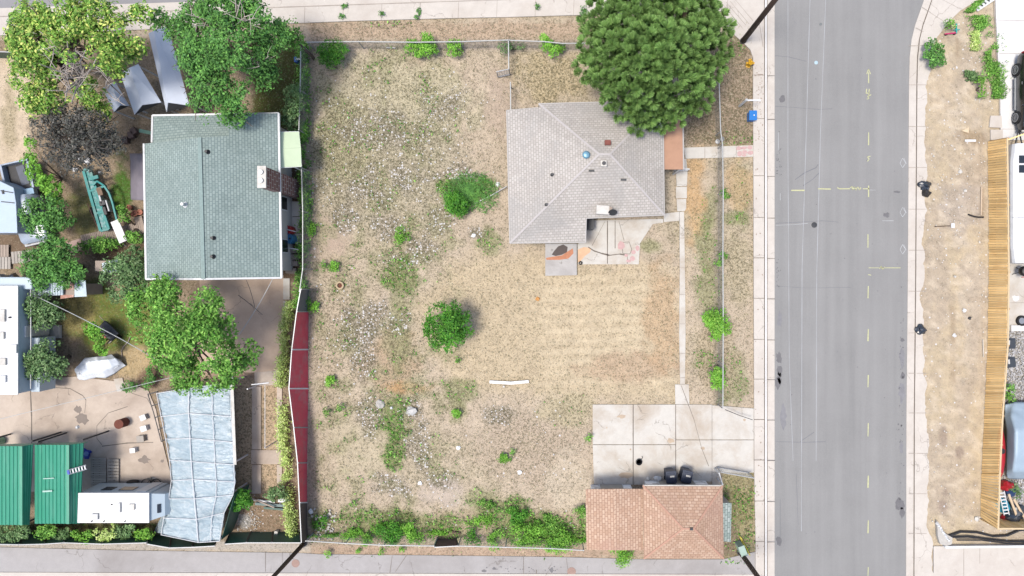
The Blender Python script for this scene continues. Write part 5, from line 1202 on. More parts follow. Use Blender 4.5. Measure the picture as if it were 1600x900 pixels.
# manhole covers
def cover(label, x, y, r, mat, name='manhole_cover'):
    q = P(x, y); m = MB(); m.lathe([(r, 0), (r, .024), (r*.86, .027), (r*.84, .022), (.02, .025)], q, 22); tag(m.obj(name, mat), label, 'manhole cover')
cover('round dark manhole cover in the street', 1272, 351.5, .17, m_dark); cover('pale round valve cover in the street near the top', 1275, 98, .11, M('pale_blue_cover', K(190, 216, 228), .6, .05)); cover('small grey valve cover at the top of the street', 1282, 38, .09, M('grey_cover', K(130, 134, 134), .6, .1))
cover('rusty round manhole cover in the alley below the red fence', 462, 880, .24, M('rusty_cover', K(176, 146, 134), .8, .15)); cover('rusty round manhole cover in the alley left of the garage', 893, 893, .26, MC['rusty_cover'])
# trash bins
m_navy = M('navy_bin', K(52, 62, 84), .5, .08); m_bindark = M('dark_bin', K(64, 70, 78), .5, .1)
def bin_proto(label, mat, loc, rz, group):
    t_ = T('trash_bin', label, 'trash bin', loc, rz, group)
    m = MB(); m.box((0, 0, .5), (.5, .58, .96), taper=1.16); m.obj('body', mat, t_, local=True, bevel=.03)
    m = MB(); m.box((0, .0, 1.01), (.62, .7, .07)); m.box((0, 0, 1.05), (.44, .5, .04)); ld = m.obj('lid', mat, t_, local=True, bevel=.03)
    m = MB(); m.box((.05, .05, 1.074), (.26, .1, .008)); m.obj('sticker', m_offw, ld, local=True)
    m = MB(); m.tube([(-.24, -.4, .95), (.24, -.4, .95)], .02, 6); m.tube([(-.24, -.4, .95), (-.24, -.3, .95)], .018, 5); m.tube([(.24, -.4, .95), (.24, -.3, .95)], .018, 5); m.obj('handle', mat, t_, local=True)
    for sx in (-.26, .26): m = MB(); m.lathe([(.1, -.03), (.1, .03)], (sx, -.27, .1), 12, Matrix.Rotation(PI/2, 3, 'Y')); m.obj('wheel', m_tyre, t_, local=True)
    return t_
b1 = bin_proto('navy bin on the driveway by the garage, the left one of two', m_navy, P(1044, 738), .08, 'navy bins at the garage')
copy_tree(b1, P(1068, 737), -.22, 'navy bin on the driveway by the garage, the right one of two')
b2 = bin_proto('dark bin behind the wooden fence, upper of two', m_bindark, P(1559, 534), PI/2, 'dark bins behind the wooden fence')
copy_tree(b2, P(1559, 563), PI/2+.1, 'dark bin behind the wooden fence, lower of two')
# litter at the garage
q = P(998, 721); tr = T('black_pot', 'round black pot lying on the driveway', 'pot', q)
m = MB(); m.lathe([(.14, 0), (.18, .02), (.2, .16), (.17, .17), (.12, .05)], q, 16); m.obj('pot', m_black, tr); m = MB(); m.tube([q+Vector((.1, .1, .14)), q+Vector((.22, .26, .12)), q+Vector((.18, .34, .1))], .02, 5); m.obj('handle', m_dark, tr)
def clump(name, label, cat, x, y, r, mat, h=.3, seed=1, z=0, flat=1.0, group=None, sub=2, parent=None):
    import bmesh as bm_
    b = bm_.new(); bm_.ops.create_icosphere(b, subdivisions=sub, radius=1)
    for v in b.verts:
        n_ = mnoise.noise(v.co*1.4+Vector((seed*3.1, seed, 0)))*.5+mnoise.noise(v.co*3.5+Vector((seed, 0, seed*2)))*.2
        v.co *= 1+n_; v.co.x *= r/S; v.co.y *= r/S*flat; v.co.z = max(-.2, v.co.z)*h
    me_ = bpy.data.meshes.new(name); b.to_mesh(me_); b.free(); me_.materials.append(mat)
    o = bpy.data.objects.new(name, me_); C.objects.link(o); q = P(x, y, z); o.location = q+Vector((0, 0, h*.15))
    return tag(o, label, cat, group)
m_bag = M('black_bag', K(46, 54, 66), .28, .25, 6, spec=.7)
clump('trash_bag', 'crumpled white bag by the garage door', 'bag', 1028, 747, 7, m_white, .3, 3, flat=.6)
clump('trash_bag', 'small white bag between bins and white bag at the garage', 'bag', 1012, 748, 4, m_offw, .2, 5)
clump('paper_scrap', 'small pale scrap on the lower left driveway slab', 'scrap', 968, 718, 2.4, m_offw, .06, 6)
bg_g = 'black trash bags on the east sidewalk'
clump('trash_bag', 'larger black bag of the pair on the east sidewalk', 'trash bag', 1443, 290, 9.5, m_bag, .32, 8, group=bg_g, sub=3, flat=.8)
clump('trash_bag', 'smaller black bag just below the larger one on the east sidewalk', 'trash bag', 1445, 302, 6.5, M('torn_bag', K(56, 52, 50), .4, .3, 6), .28, 11, group=bg_g, sub=3)
clump('trash_bag', 'lone black bag further down the east sidewalk', 'trash bag', 1437, 514.5, 8.5, m_bag, .3, 15, group=bg_g, sub=3, flat=.85)
# dirt strip bits
def board(label, a, b_, w_, mat, h=.04, z=0.02, name='board', cat='board', group=None):
    m = MB(); m.beam(P(*a)+Vector((0, 0, z+h/2)), P(*b_)+Vector((0, 0, z+h/2)), w_/S, h); return tag(m.obj(name, mat), label, cat, group)
board('white board lying on the dirt near the top of the wooden fence', (1507, 220), (1524, 220), 3.4, m_white)
m = MB(); m.prism([P(1502, 205), (P(1513, 199)), P(1513, 208)], 0, .05); tag(m.obj('board_offcut', M('cream_board', K(238, 214, 180), .7, .08)), 'cream triangular offcut on the dirt above the white board', 'offcut')
board('white square tile on the dirt left of the black hose piece', (1485.5, 352.5), (1491, 352.5), 7, m_white, name='tile', cat='tile')
board('thin brown stick beside the white tile', (1460, 354), (1484, 353), 1.2, m_polewood, name='stick', cat='stick')
m = MB(); m.tube([P(1512, 335)+Vector((0, 0, .05)), P(1520, 338)+Vector((0, 0, .05)), P(1528, 339.5)+Vector((0, 0, .05)), P(1536, 339.5)+Vector((0, 0, .05))], .05, 8); tag(m.obj('hose_piece', m_black), 'short curved black hose piece lying on the dirt strip', 'hose')
board('short white strip near the foot of the dirt strip, upper', (1535, 530), (1536, 558), 1, m_offw, name='wood_strip', cat='strip'); board('pale strip lying along the fence side of the dirt', (1533, 292), (1532, 336), 1.4, M('pale_wood', K(224, 202, 178), .8, .1), name='wood_strip', cat='strip')
rr = random.Random(77)
for i, (x, y, r, mt, lb) in enumerate(((1507, 485, 3.4, m_white, 'white stone in the middle of the dirt strip'), (1491, 524, 3, m_white, 'white stone on the dirt track below the larger white stone'), (1492, 432, 2.2, m_offw, 'small pale stone at the upper middle of the dirt strip'), (1515, 497, 2.6, m_dark, 'dark flat scrap on the dirt strip'), (1508, 298, 2.4, m_offw, 'pale stone right of the smaller black bag'), (1500, 268, 3, m_offw, 'pale rubble under the white board'), (1526, 810, 4, m_offw, 'white lump beside the bottom of the wooden fence'))):
    clump('stone', lb, 'stone', x, y, r, mt, .08, 20+i)
rub = MB()
for i in range(150):
    x, y = rr.uniform(1452, 1538), rr.choice([rr.uniform(200, 420), rr.uniform(90, 830)]); r = rr.uniform(.3, 1.1)/S; q = P(x, y); rub.box((q.x, q.y, r*.4), (r*2, r*1.5, r), rz=rr.uniform(0, 3))
tag(rub.obj('gravel', m_offw), 'pale stone chips scattered over the dirt strip', 'gravel', kind='stuff')
rub = MB()
for i in range(2600):
    x = rr.uniform(1568, 1640); y = rr.choice([rr.uniform(518, 640), rr.uniform(742, 825)]); r = rr.uniform(.5, 1.3)/S; q = P(x, y); rub.box((q.x, q.y, r*.4), (r*2, r*1.5, r), rz=rr.uniform(0, 3))
tag(rub.obj('gravel', M('grey_gravel', K(196, 194, 194), .9, .1, island=.35)), 'grey gravel behind the wooden fence', 'gravel', kind='stuff')
# toy
ty = T('toy_scooter', 'broken teal and pink toy lying near the curving kerb', 'toy', P(1484, 48))
m = MB(); m.tube([P(1475, 54)+Vector((0, 0, .08)), P(1492, 52)+Vector((0, 0, .08))], .045, 6); m.obj('deck', M('pink_plastic', K(220, 60, 120), .45, .1), ty)
m = MB(); m.tube([P(1493, 38)+Vector((0, 0, .1)), P(1493, 53)+Vector((0, 0, .1))], .045, 6); m.tube([P(1488, 48)+Vector((0, 0, .1)), P(1498, 47)+Vector((0, 0, .1))], .03, 6); m.obj('handlebar', M('teal_plastic', K(60, 180, 170), .45, .1), ty)
for x, y in ((1477, 54), (1490, 53)): m = MB(); m.lathe([(.07, -.015), (.07, .015)], P(x, y)+Vector((0, -.05, .07)), 12, Matrix.Rotation(PI/2, 3, 'X')); m.obj('wheel', m_tyre, ty)
# white panel top right
wp = T('number_board', 'white board with dark lettering at the top edge by the driveway', 'board', P(1537, 8)); m = MB(); a, b_ = P(1524, 15), P(1551, -3); m.beam(a+Vector((0, 0, .06)), b_+Vector((0, 0, .06)), .34, .08); m.obj('board', m_white, wp)
m = MB()
for i in range(3):
    q = a.lerp(b_, .3+i*.2)+Vector((0, 0, .104)); m.beam(q+Vector((-.08, .02, 0)), q+Vector((.1, -.0, 0)), .06, .006); m.beam(q+Vector((-.02, .1, 0)), q+Vector((.04, -.08, 0)), .04, .006)
m.obj('lettering', m_dark, wp)
# rubble wall & hoses bottom right
rw = T('broken_wall', 'broken white low wall with rough end at the bottom right corner', 'wall', P(1470, 850))
m = MB(); m.prism([P(1472, 851), P(1700, 848.5), P(1700, 851.5), P(1474, 854.5)], 0, .25); m.obj('coping', m_white, rw)
m = MB(); m.prism([P(*p) for p in ((1461, 812), (1466, 818), (1470, 829), (1478, 834), (1485, 838), (1484, 848), (1476, 851), (1466, 848), (1462, 836))], 0, .22); m.obj('rubble_face', m_stone, rw)
for i in range(9): clump('rubble_stone', 'x', 'x', 1464+i*2.2, 818+i*3.2, 2.2, m_white, .12, 50+i, z=.18).parent = rw
for o in list(rw.children):
    if o.name.startswith('rubble_stone'): o.location = o.location-rw.location; del o['label']; del o['category']
for i, (pts, lb) in enumerate((([(1482, 836), (1500, 830), (1525, 831), (1550, 837), (1572, 836), (1590, 828), (1640, 822)], 'uppermost black drain hose at the bottom right corner'), ([(1483, 838), (1510, 837), (1540, 841), (1575, 845), (1640, 844)], 'middle black drain hose at the bottom right corner'), ([(1492, 842), (1530, 842), (1570, 847), (1640, 850)], 'lowest black drain hose at the bottom right corner'))):
    m = MB(); pp = [P(x, y)+Vector((0, 0, .09+.05*i)) for x, y in pts]; sm = []
    for a, b_ in zip(pp[:-1], pp[1:]): sm += [a.lerp(b_, t) for t in (0, .33, .66)]
    m.tube(sm+[pp[-1]], .065-.012*i, 8); tag(m.obj('drain_hose', m_black), lb, 'hose', 'black hoses at the corner')

# ---- behind the wooden fence
def simple_trailer(label, x0, y0, x1, y1, h, z0=.5):
    pass
wt = T('box_trailer', 'white trailer with dark window behind the upper wooden fence', 'trailer', P(1600, 316)); hh = 1.85
a = P(1577, 224, hh); b_ = P(1578, 411, hh); x0 = P(1575, 300, 1.62).x+.14; x1 = x0+2.3
m = MB(); rows = []
for y in np.linspace(b_.y, a.y, 8):
    e = .12*((y-(a.y+b_.y)/2)/((a.y-b_.y)/2))**8
    rows.append([(x0+e, y, .35), (x0+e, y, 1.6), (x0+e+.06, y, 1.78), (x0+.25, y, hh), (x1-.25, y, hh), (x1-e-.06, y, 1.78), (x1-e, y, .35)])
m.grid(rows); m.face(rows[0][::-1]); m.face(rows[-1]); m.obj('body', m_white, wt, smooth=False)
m = MB(); c0 = P(1577, 340, hh).y; m.box(((x0+x1)/2, c0, hh+.01), (2.3, .03, .03)); m.obj('roof_seam', m_galv, wt)
wq = T('x', 'x', 'x'); bpy.data.objects.remove(wq)
for (ya, yb) in ((243, 255), (258, 270)):
    m = MB(); q0, q1 = P(1592, ya, hh), P(1604, yb, hh); m.box(((q0.x+q1.x)/2, (q0.y+q1.y)/2, hh+.02), (q1.x-q0.x, q0.y-q1.y, .04)); m.obj('skylight', m_glass, wt)
for y in (290, 330): 
    for xx in (x0+.12, x1-.12): m = MB(); q = P(1578, y, 0); m.lathe([(.33, -.1), (.33, .1), (.15, .11)], (xx, q.y, .33), 16, Matrix.Rotation(PI/2, 3, 'Y')); m.obj('wheel', m_tyre, wt)
m = MB(); q = P(1590, 240, 0); m.tube([(x0+1, a.y, .5), (x0+1.25, a.y+1.1, .5), (x0+1.5, a.y, .5)], .05, 6); m.obj('hitch', m_dark, wt)
# dark grill by the pad
gq = P(1584, 424); gr2 = T('barbecue_grill', 'black barbecue grill below the white trailer', 'grill', gq)
m = MB(); m.lathe([(.05, .55), (.28, .65), (.32, .85), (.28, 1.0), (.1, 1.1)], gq+Vector((.1, 0, 0)), 16); m.obj('bowl', m_black, gr2)
for dx, dy in ((-.2, -.2), (.3, -.2), (.05, .25)): m = MB(); m.tube([gq+Vector((dx+.05, dy, 0)), gq+Vector((.08, 0, .7))], .02, 6); m.obj('leg', m_dark, gr2)
m = MB(); m.tube([gq+Vector((-.1, -.35, .8)), gq+Vector((.3, -.35, .8))], .025, 6); m.obj('handle', m_red, gr2)
clump('white_rag', 'white cloth dropped on the back pad', 'cloth', 1586, 466, 6, m_white, .08, 61)
q = P(1590, 501); wr_ = T('spare_tyre', 'black tyre standing on the back pad edge', 'tyre', q); m = MB()
m.lathe([(.2, -.08), (.3, -.1), (.32, -.05), (.32, .05), (.3, .1), (.2, .08), (.2, -.08)], q+Vector((.15, 0, .12)), 18); m.obj('tyre', m_tyre, wr_); m = MB(); m.lathe([(.19, -.04), (.19, .04)], q+Vector((.15, 0, .12)), 14); m.obj('rim', m_rim, wr_)
m = MB(); m.prism([P(1577, 508), P(1640, 508), P(1640, 517), P(1577, 517)], 0, .18); tag(m.obj('kerb_block', m_white_conc), 'white concrete kerb block at the end of the back pad', 'kerb')
# tarp covered car
def sheet(x0y, rows_px, hf, amp, seed, nu=10, wr_f=1.2):
    """rows_px: rows of (px,py,h) control points -> finely wrinkled sheet rows"""
    ctr_ = [[P(*p) for p in r] for r in rows_px]; out_ = []
    for i in range(len(ctr_)-1):
        for s_ in range(nu if i < len(ctr_)-2 else nu+1):
            v_ = s_/nu; row = []
            for k in range(len(ctr_[0])-1):
                for t_ in range(nu if k < len(ctr_[0])-2 else nu+1):
                    u_ = t_/nu; p = (ctr_[i][k].lerp(ctr_[i][k+1], u_)).lerp(ctr_[i+1][k].lerp(ctr_[i+1][k+1], u_), v_)
                    n1 = mnoise.noise(Vector((p.x*wr_f*.6+seed, p.y*wr_f*1.7+p.x*wr_f*.8, seed))); n2 = mnoise.noise(Vector((p.x*wr_f*4, p.y*wr_f*4, seed*2)))
                    row.append(p+Vector((0, 0, amp*((1-abs(n1)*2.2)+n2*.35))))
            out_.append(row)
    return out_
tcar = T('covered_car', 'car under a grey-blue tarp behind the lower wooden fence', 'car', P(1600, 690)); m_tarp = M('grey_blue_tarp', K(176, 196, 212), .45, .08)
m = MB(); m.grid(sheet(0, [[(1570, 632, .4), (1585, 628, .5), (1612, 628, .5), (1650, 632, .3)], [(1569, 650, .5), (1580, 648, 1.0), (1612, 648, 1.0), (1650, 650, .4)], [(1572, 675, .6), (1586, 672, 1.5), (1612, 672, 1.5), (1655, 675, .5)], [(1572, 712, .6), (1586, 712, 1.5), (1612, 712, 1.5), (1655, 712, .5)], [(1572, 738, .5), (1582, 736, 1.1), (1612, 736, 1.1), (1650, 738, .4)], [(1574, 747, .2), (1585, 748, .2), (1612, 748, .2), (1650, 748, .2)]], 0, .05, 5, 6)); m.obj('cover', m_tarp, tcar, solid=.02, smooth=True)
for y in (655, 720): m = MB(); q = P(1573, y); m.lathe([(.3, -.1), (.3, .1)], q+Vector((.35, 0, .3)), 16, Matrix.Rotation(PI/2, 3, 'Y')); m.obj('wheel', m_tyre, tcar)
ky = T('kayak', 'red kayak wedged between wooden fence and covered car', 'kayak', P(1566, 705)); m = MB(); rows = []
for t in np.linspace(0, 1, 14):
    w_ = .26*math.sin(PI*min(1, max(.03, t)))**.6; c_ = P(1563.5, 664, .8).lerp(P(1564, 746, .8), t); rows.append([c_+Vector((math.cos(a)*w_, 0, math.sin(a)*w_*.7)) for a in np.linspace(0, 2*PI, 13)[:-1]])
m.grid(rows, True); m.obj('hull', m_red, ky, smooth=True); m = MB(); q = P(1566, 705, 1.0); m.lathe([(.14, 0), (.16, .03), (.12, .03)], q, 14); m.obj('cockpit_rim', m_black, ky)
ld_ = T('ladder', 'white and cyan step ladder leaning inside the wooden fence bottom', 'ladder', P(1568, 785)); q0, q1 = P(1561, 768, 1.1), P(1569, 805, .5); q2 = Vector((.3, 0.03, 0))
for dv in (Vector((0, 0, 0)), q2): m = MB(); m.tube([q0+dv, q1+dv], .03, 6); m.obj('rail', m_white, ld_)
for i in range(7): m = MB(); c_ = q0.lerp(q1, (i+.5)/7); m.beam(c_, c_+q2, .07, .03); m.obj('rung', m_white, ld_)
clump('fabric_bundle', 'cyan fabric bundle under the ladder', 'bundle', 1566, 790, 10, M('cyan_fabric', K(60, 180, 210), .6, .1), .4, 71)
clump('fabric_bundle', 'red fabric bundle below the covered car', 'bundle', 1569, 757, 9, m_red, .5, 73); clump('fabric_bundle', 'navy fabric bundle beside the ladder top', 'bundle', 1575, 766, 8, M('navy_fabric', K(50, 80, 130), .7, .1), .4, 75)
clump('fabric_bundle', 'small red bundle at the ladder foot', 'bundle', 1568, 808, 5, m_red, .3, 76)
clump('tarp_heap', 'heap of black plastic under the leaning timbers', 'tarp', 1583, 800, 16, m_bag, .45, 78, sub=3)
for i, (a, b_) in enumerate((((1576, 772), (1592, 816)), ((1584, 780), (1604, 815)))):
    m = MB(); m.beam(P(*a, .75), P(*b_, .35), .12, .06); tag(m.obj('timber', M('raw_timber', K(232, 206, 172), .7, .08)), ('pale timber leaning behind the fence, the longer left one' if i == 0 else 'pale timber leaning behind the fence, cut by the photo edge'), 'timber', 'leaning timbers')

# ---- black SUV at the right edge
def lerp_sections(secs, n_):
    secs = sorted(secs); ys = [s_[0] for s_ in secs]
    out_ = []
    for y in np.linspace(ys[0], ys[-1], n_): out_.append((y,)+tuple(float(np.interp(y, ys, [s_[k] for s_ in secs])) for k in range(1, len(secs[0]))))
    return out_
def suv(label, loc, rz):
    t_ = T('suv', label, 'car', loc, rz); body = M('black_car_paint', K(34, 36, 40), .18, .05, spec=.8)
    secs = [(-2.35, .82, .35, .75, .8, .7), (-2.25, .9, .3, .95, 1.0, .7), (-2.1, .93, .28, 1.05, 1.55, .62), (-1.6, .95, .25, 1.05, 1.74, .66), (0, .96, .25, 1.03, 1.78, .67), (.45, .96, .25, 1.03, 1.72, .66), (1.15, .95, .25, 1.02, 1.08, .72), (1.9, .93, .26, .98, 1.0, .75), (2.25, .86, .3, .85, .88, .72), (2.35, .78, .4, .7, .74, .66)]
    rows = []
    for (y, w_, zb, zs, zr, rw2) in lerp_sections(secs, 34):
        rows.append([(-w_*.9, y, zb), (-w_, y, zb+.15), (-w_*1.0, y, zs-.12), (-w_*.94, y, zs), (-rw2-.02, y, zr-.06), (-rw2*.8, y, zr), (rw2*.8, y, zr), (rw2+.02, y, zr-.06), (w_*.94, y, zs), (w_, y, zs-.12), (w_, y, zb+.15), (w_*.9, y, zb)])
    m = MB(); m.grid(rows, True); m.face(rows[0]); m.face(rows[-1][::-1]); bd = m.obj('body', body, t_, local=True, smooth=True)
    for sx in (-1, 1):
        for y0, y1 in ((-1.9, -1.05), (-.95, -.05), (.05, .75)):
            m = MB(); q = [(sx*.905, y0, 1.1), (sx*.905, y1, 1.1), (sx*.75, y1 if y1 < .7 else .45, 1.6), (sx*.75, y0+.06, 1.6)]; m.face(q); m.obj('window', m_glass, t_, local=True, solid=.03)
        for y in (-1.42, 1.42):
            m = MB(); m.lathe([(.3, -.11), (.37, -.09), (.37, .09), (.3, .11)], (sx*.9, y, .37), 26, Matrix.Rotation(PI/2, 3, 'Y')); wh = m.obj('wheel', m_tyre, t_, local=True)
            m = MB(); m.lathe([(.24, -.002), (.24, .006), (.2, .006)], (sx*1.01, y, .37), 20, Matrix.Rotation(PI/2, 3, 'Y'))
            rm = m.obj('rim', m_dark, wh, local=True)
            m = MB()
            for k in range(10): a = k*2*PI/10; m.beam((sx*1.025, y, .37), (sx*1.025, y+.23*math.cos(a), .37+.23*math.sin(a)), .035, .02)
            m.lathe([(.265, -.012), (.265, .014), (.23, .014), (.23, -.012)], (sx*1.02, y, .37), 24, Matrix.Rotation(PI/2, 3, 'Y'))
            m.obj('spokes', m_rim, wh, local=True)
        m = MB(); m.box((sx*1.04, .85, 1.08), (.18, .1, .14)); m.obj('mirror', body, t_, local=True, bevel=.03)
        m = MB(); m.box((sx*.76, 2.3, .75), (.28, .1, .12)); m.obj('headlight', m_offw, t_, local=True, bevel=.02)
        m = MB(); m.box((sx*.84, -2.32, .9), (.16, .08, .34)); m.obj('taillight', m_red, t_, local=True, bevel=.02)
        m = MB(); m.box((sx*.97, 0, .3), (.1, 1.9, .07)); m.obj('running_board', m_galv, t_, local=True)
        m = MB(); m.box((sx*.965, -.5, .88), (.03, .16, .03)); m.obj('door_handle', m_rim, t_, local=True)
    return t_
q = P(1586, 147, .35); suv('black SUV with silver spoked wheels cut by the right photo edge', (q.x+.98, q.y, .05), PI)

# ================================================================ neighbour's yard objects
m_gc = M('green_sheet_metal', K(58, 160, 128), .42, .06, 1.0, dirt=K(120, 184, 160), dirtamt=.35, stretch=(3, .4, 1))
def corr_roof(name, par, c00, c10, c11, c01, mat, pitch=.2, amp=.03, along='v', solid=.01):
    """corrugated sheet over 4 world corners; ribs run from edge 0 to edge 1 along v"""
    W = (c10-c00).length; k = max(4, int(W/pitch)); rows = []
    prof = [(0, 0), (.55, 0), (.65, 1), (.9, 1)]
    us = []
    for i in range(k):
        for f_, z in prof: us.append(((i+f_)/k, z))
    us.append((1, 0))
    for v_ in (0, .25, .5, .75, 1):
        rows.append([c00.lerp(c10, u).lerp(c01.lerp(c11, u), v_)+Vector((0, 0, z*amp)) for u, z in us])
    m = MB(); m.grid(rows); return m.obj(name, mat, par, solid=solid)
def canopy(label, L_, R_, rx, h0, h1, y0, y1, side, yr=(0, 0)):
    t_ = T('carport', label, 'carport', P((L_+R_)/2, (y0+y1)/2))
    a, b_, c_, d_ = P(L_, y0, h0), P(rx, y0+yr[0], h1), P(rx, y1+yr[0], h1), P(L_, y1, h0)
    corr_roof('roof_slope', t_, a, b_, c_, d_, m_gc, .24, .04)
    e, f_ = P(R_, y0-3, h0), P(R_-6, y1, h0); corr_roof('roof_slope', t_, b_, e, f_, c_, m_gc, .22, .04)
    m = MB(); m.beam(b_+Vector((0, 0, .05)), c_+Vector((0, 0, .05)), .16, .04); m.obj('ridge_cap', m_gc, t_)
    for p in (a, d_, e, f_): m = MB(); q = Vector((p.x, p.y, 0)); s_ = .12 if p in (a, d_) else -.12; m.beam((p.x+s_, p.y+(-.15 if p.y > -8 else .15), 0), (p.x+s_, p.y+(-.15 if p.y > -8 else .15), p.z-.03), .08, .08); m.obj('post', m_dark, t_)
    m = MB(); m.face([a+Vector((.02, -.03, -.05)), b_+Vector((0, -.03, -.05)), e+Vector((-.02, -.03, -.05)), e+Vector((-.02, -.03, -.4)), a+Vector((.02, -.03, -.4))]); m.obj('end_panel', m_gc, t_, solid=.02)
    return t_
canopy('green corrugated metal carport cut by the left photo edge', -38, 52, 34, 2.4, 2.9, 697, 820, 'l')
canopy('green corrugated metal carport with a ladder on its right slope', 54.5, 131, 107, 2.4, 2.95, 695, 818, 'r')
for i, (x, y, w_) in enumerate(((76, 748, 17), (74, 768, 15))):
    m = MB(); m.beam(P(x-w_/2, y, 2.68), P(x+w_/2, y-1, 2.8), .09 if i else .05, .02); tag(m.obj('pale_streak', M('worn_streak', K(190, 224, 210), .6, .2)), 'thin pale strip on the green carport roof, upper' if i == 0 else 'wider pale strip on the green carport roof, lower', 'strip', 'pale strips on the carport')
ld2 = T('ladder', 'silver ladder with blue end lying across the right green carport slope', 'ladder', P(124, 733)); q0, q1 = P(109, 737, 2.95), P(137, 729, 2.45)
dv = (q1-q0).normalized().cross(Vector((0, 0, 1)))*.3
for s_ in (-.5, .5): m = MB(); m.tube([q0+dv*s_+Vector((0, 0, .1)), q1+dv*s_+Vector((0, 0, .1))], .03, 6); m.obj('rail', m_galv, ld2)
for i in range(6): m = MB(); c_ = q0.lerp(q1, (i+.5)/6)+Vector((0, 0, .1)); m.beam(c_-dv*.5, c_+dv*.5, .07, .03); m.obj('rung', m_white, ld2)
m = MB(); m.beam(q0-dv*.5+Vector((0, 0, .1)), q0+dv*.5+Vector((0, 0, .1)), .12, .06); m.obj('end_cap', M('royal_blue', K(50, 80, 190), .5, .1), ld2)
um = T('folded_umbrella', 'blue cloth bundle with round top beside the right green carport', 'bundle', P(135, 708)); q = P(135, 708)
o = clump('cover', 'x', 'x', 134, 708, 10, MC['royal_blue'], .5, 91, z=0, flat=.7, sub=3); o.parent = um; o.location = o.location-um.location; del o['label']; del o['category']
m = MB(); m.lathe([(.14, 0), (.15, .04), (.05, .07)], P(135, 709, .45), 14); m.obj('top', M('pale_blue', K(130, 160, 220), .5, .1), um)
# green pot at left edge, planks
q = P(4, 688); gp = T('green_barrel', 'pale green barrel at the far left above the green carport', 'barrel', q); m = MB(); m.lathe([(.2, 0), (.26, .1), (.26, .6), (.2, .7)], q, 16); m.obj('body', M('pale_green', K(150, 196, 160), .5, .1), gp); m = MB(); m.lathe([(.18, .7), (.16, .74)], q, 14); m.obj('lid', m_offw, gp)
for i, (x0, x1, y0, y1) in enumerate(((144, 168, 714, 760), (170, 188, 716, 760))):
    t_ = T('pallet', 'grey weathered pallet by the carport, left of the pair' if i == 0 else 'grey weathered pallet by the carport, right and wider boards', 'pallet', P((x0+x1)/2, (y0+y1)/2), group='pallets by the camper'); m = MB(); a, b_ = P(x0, y1), P(x1, y0)
    k = 13 if i == 0 else 9
    for j in range(k): y = a.y+(b_.y-a.y)*(j+.5)/k; m.box(((a.x+b_.x)/2, y, .13+.02*i), (b_.x-a.x, abs(b_.y-a.y)/k*.82, .025), rz=.01*((j*7) % 3-1))
    m.obj('deck_boards', m_wood2, t_)
    for xx in (a.x+.08, (a.x+b_.x)/2, b_.x-.08): m = MB(); m.box((xx, (a.y+b_.y)/2, .055), (.09, b_.y-a.y-.1, .11)); m.obj('bearer', m_wood, t_)
# campers
m_rv = M('camper_white', K(250, 250, 250), .4, .03, dirt=K(226, 226, 222), dirtamt=.4); m_rvs = M('camper_side', K(206, 222, 232), .45, .05)
def camper(label, x0, x1, y0, y1, zb, h, rnd=.18, fits=(), side='n', wheels=(), nose=None, wins=()):
    """box body in metres from observed roof corners (px at height h)"""
    a, b_ = P(x0, y1, h), P(x1, y0, h); X0, X1, Y0, Y1 = a.x, b_.x, a.y, b_.y
    t_ = T('camper', label, 'camper', ((X0+X1)/2, (Y0+Y1)/2, 0))
    m = MB(); m.box(((X0+X1)/2, (Y0+Y1)/2, (zb+h-.06)/2), (X1-X0, Y1-Y0, h-.06-zb)); bd = m.obj('body', m_rvs, t_, bevel=rnd*.6)
    m = MB(); m.box(((X0+X1)/2, (Y0+Y1)/2, h-.04), (X1-X0+.06, Y1-Y0+.06, .08)); rf_2 = m.obj('roof', m_rv, t_, bevel=.03)
    return t_, bd, rf_2, (X0, X1, Y0, Y1)
cp, bd, rfc, (X0, X1, Y0, Y1) = camper('small white camper with slanted nose below the pallets', 118.5, 232, 771, 816.5, .45, 2.55)
for (x, y, sx, sy, nm, mt) in ((149, 807, .36, .34, 'roof_vent', m_galv), (206, 792, .34, .34, 'roof_hatch', m_offw), (187, 793, .14, .55, 'roof_vent', m_galv)): m = MB(); m.box(P(x, y, 2.6), (sx, sy, .12)); m.obj(nm, mt, cp, bevel=.02)
for x in (144, 163, 175, 196): m = MB(); m.lathe([(.04, 0), (.03, .1)], P(x, 814 if x != 175 else 788, 2.55), 8); m.obj('roof_stud', m_dark, cp)
m = MB(); nz0 = .7; q = P(232, 794, 2.4); nx0 = X1; m.v = []; 
pts_n = [(nx0, Y0+.1, .5), (nx0+.95, Y0+.25, .5), (nx0+.95, Y1-.25, .5), (nx0, Y1-.1, .5), (nx0, Y0+.05, 2.4), (nx0+.62, Y0+.2, 2.0), (nx0+.62, Y1-.2, 2.0), (nx0, Y1-.05, 2.4), (nx0+.98, Y0+.25, 1.1), (nx0+.98, Y1-.25, 1.1)]
m.add(pts_n, [(4, 5, 6, 7), (5, 8, 9, 6), (8, 1, 2, 9), (0, 1, 8, 5, 4), (3, 7, 6, 9, 2), (0, 3, 2, 1)]); m.obj('nose', m_rvs, cp)
m = MB(); m.add([(nx0+.3, (Y0+Y1)/2-.4, 2.22), (nx0+.46, (Y0+Y1)/2-.4, 2.12), (nx0+.46, (Y0+Y1)/2+.1, 2.12), (nx0+.3, (Y0+Y1)/2+.1, 2.22)], [(0, 1, 2, 3)]); m.obj('window', m_glass, cp, solid=-.02)
for t0, t1 in ((.25, .4), (.5, .7)): m = MB(); m.box((X0+(X1-X0)*(t0+t1)/2, Y1+.01, 1.7), ((X1-X0)*(t1-t0), .05, .6)); m.obj('window', m_glass, cp)
m = MB(); m.box((X0+(X1-X0)*.85, Y1+.01, 1.4), (.6, .05, 1.7)); m.obj('door', m_white, cp, bevel=.01)
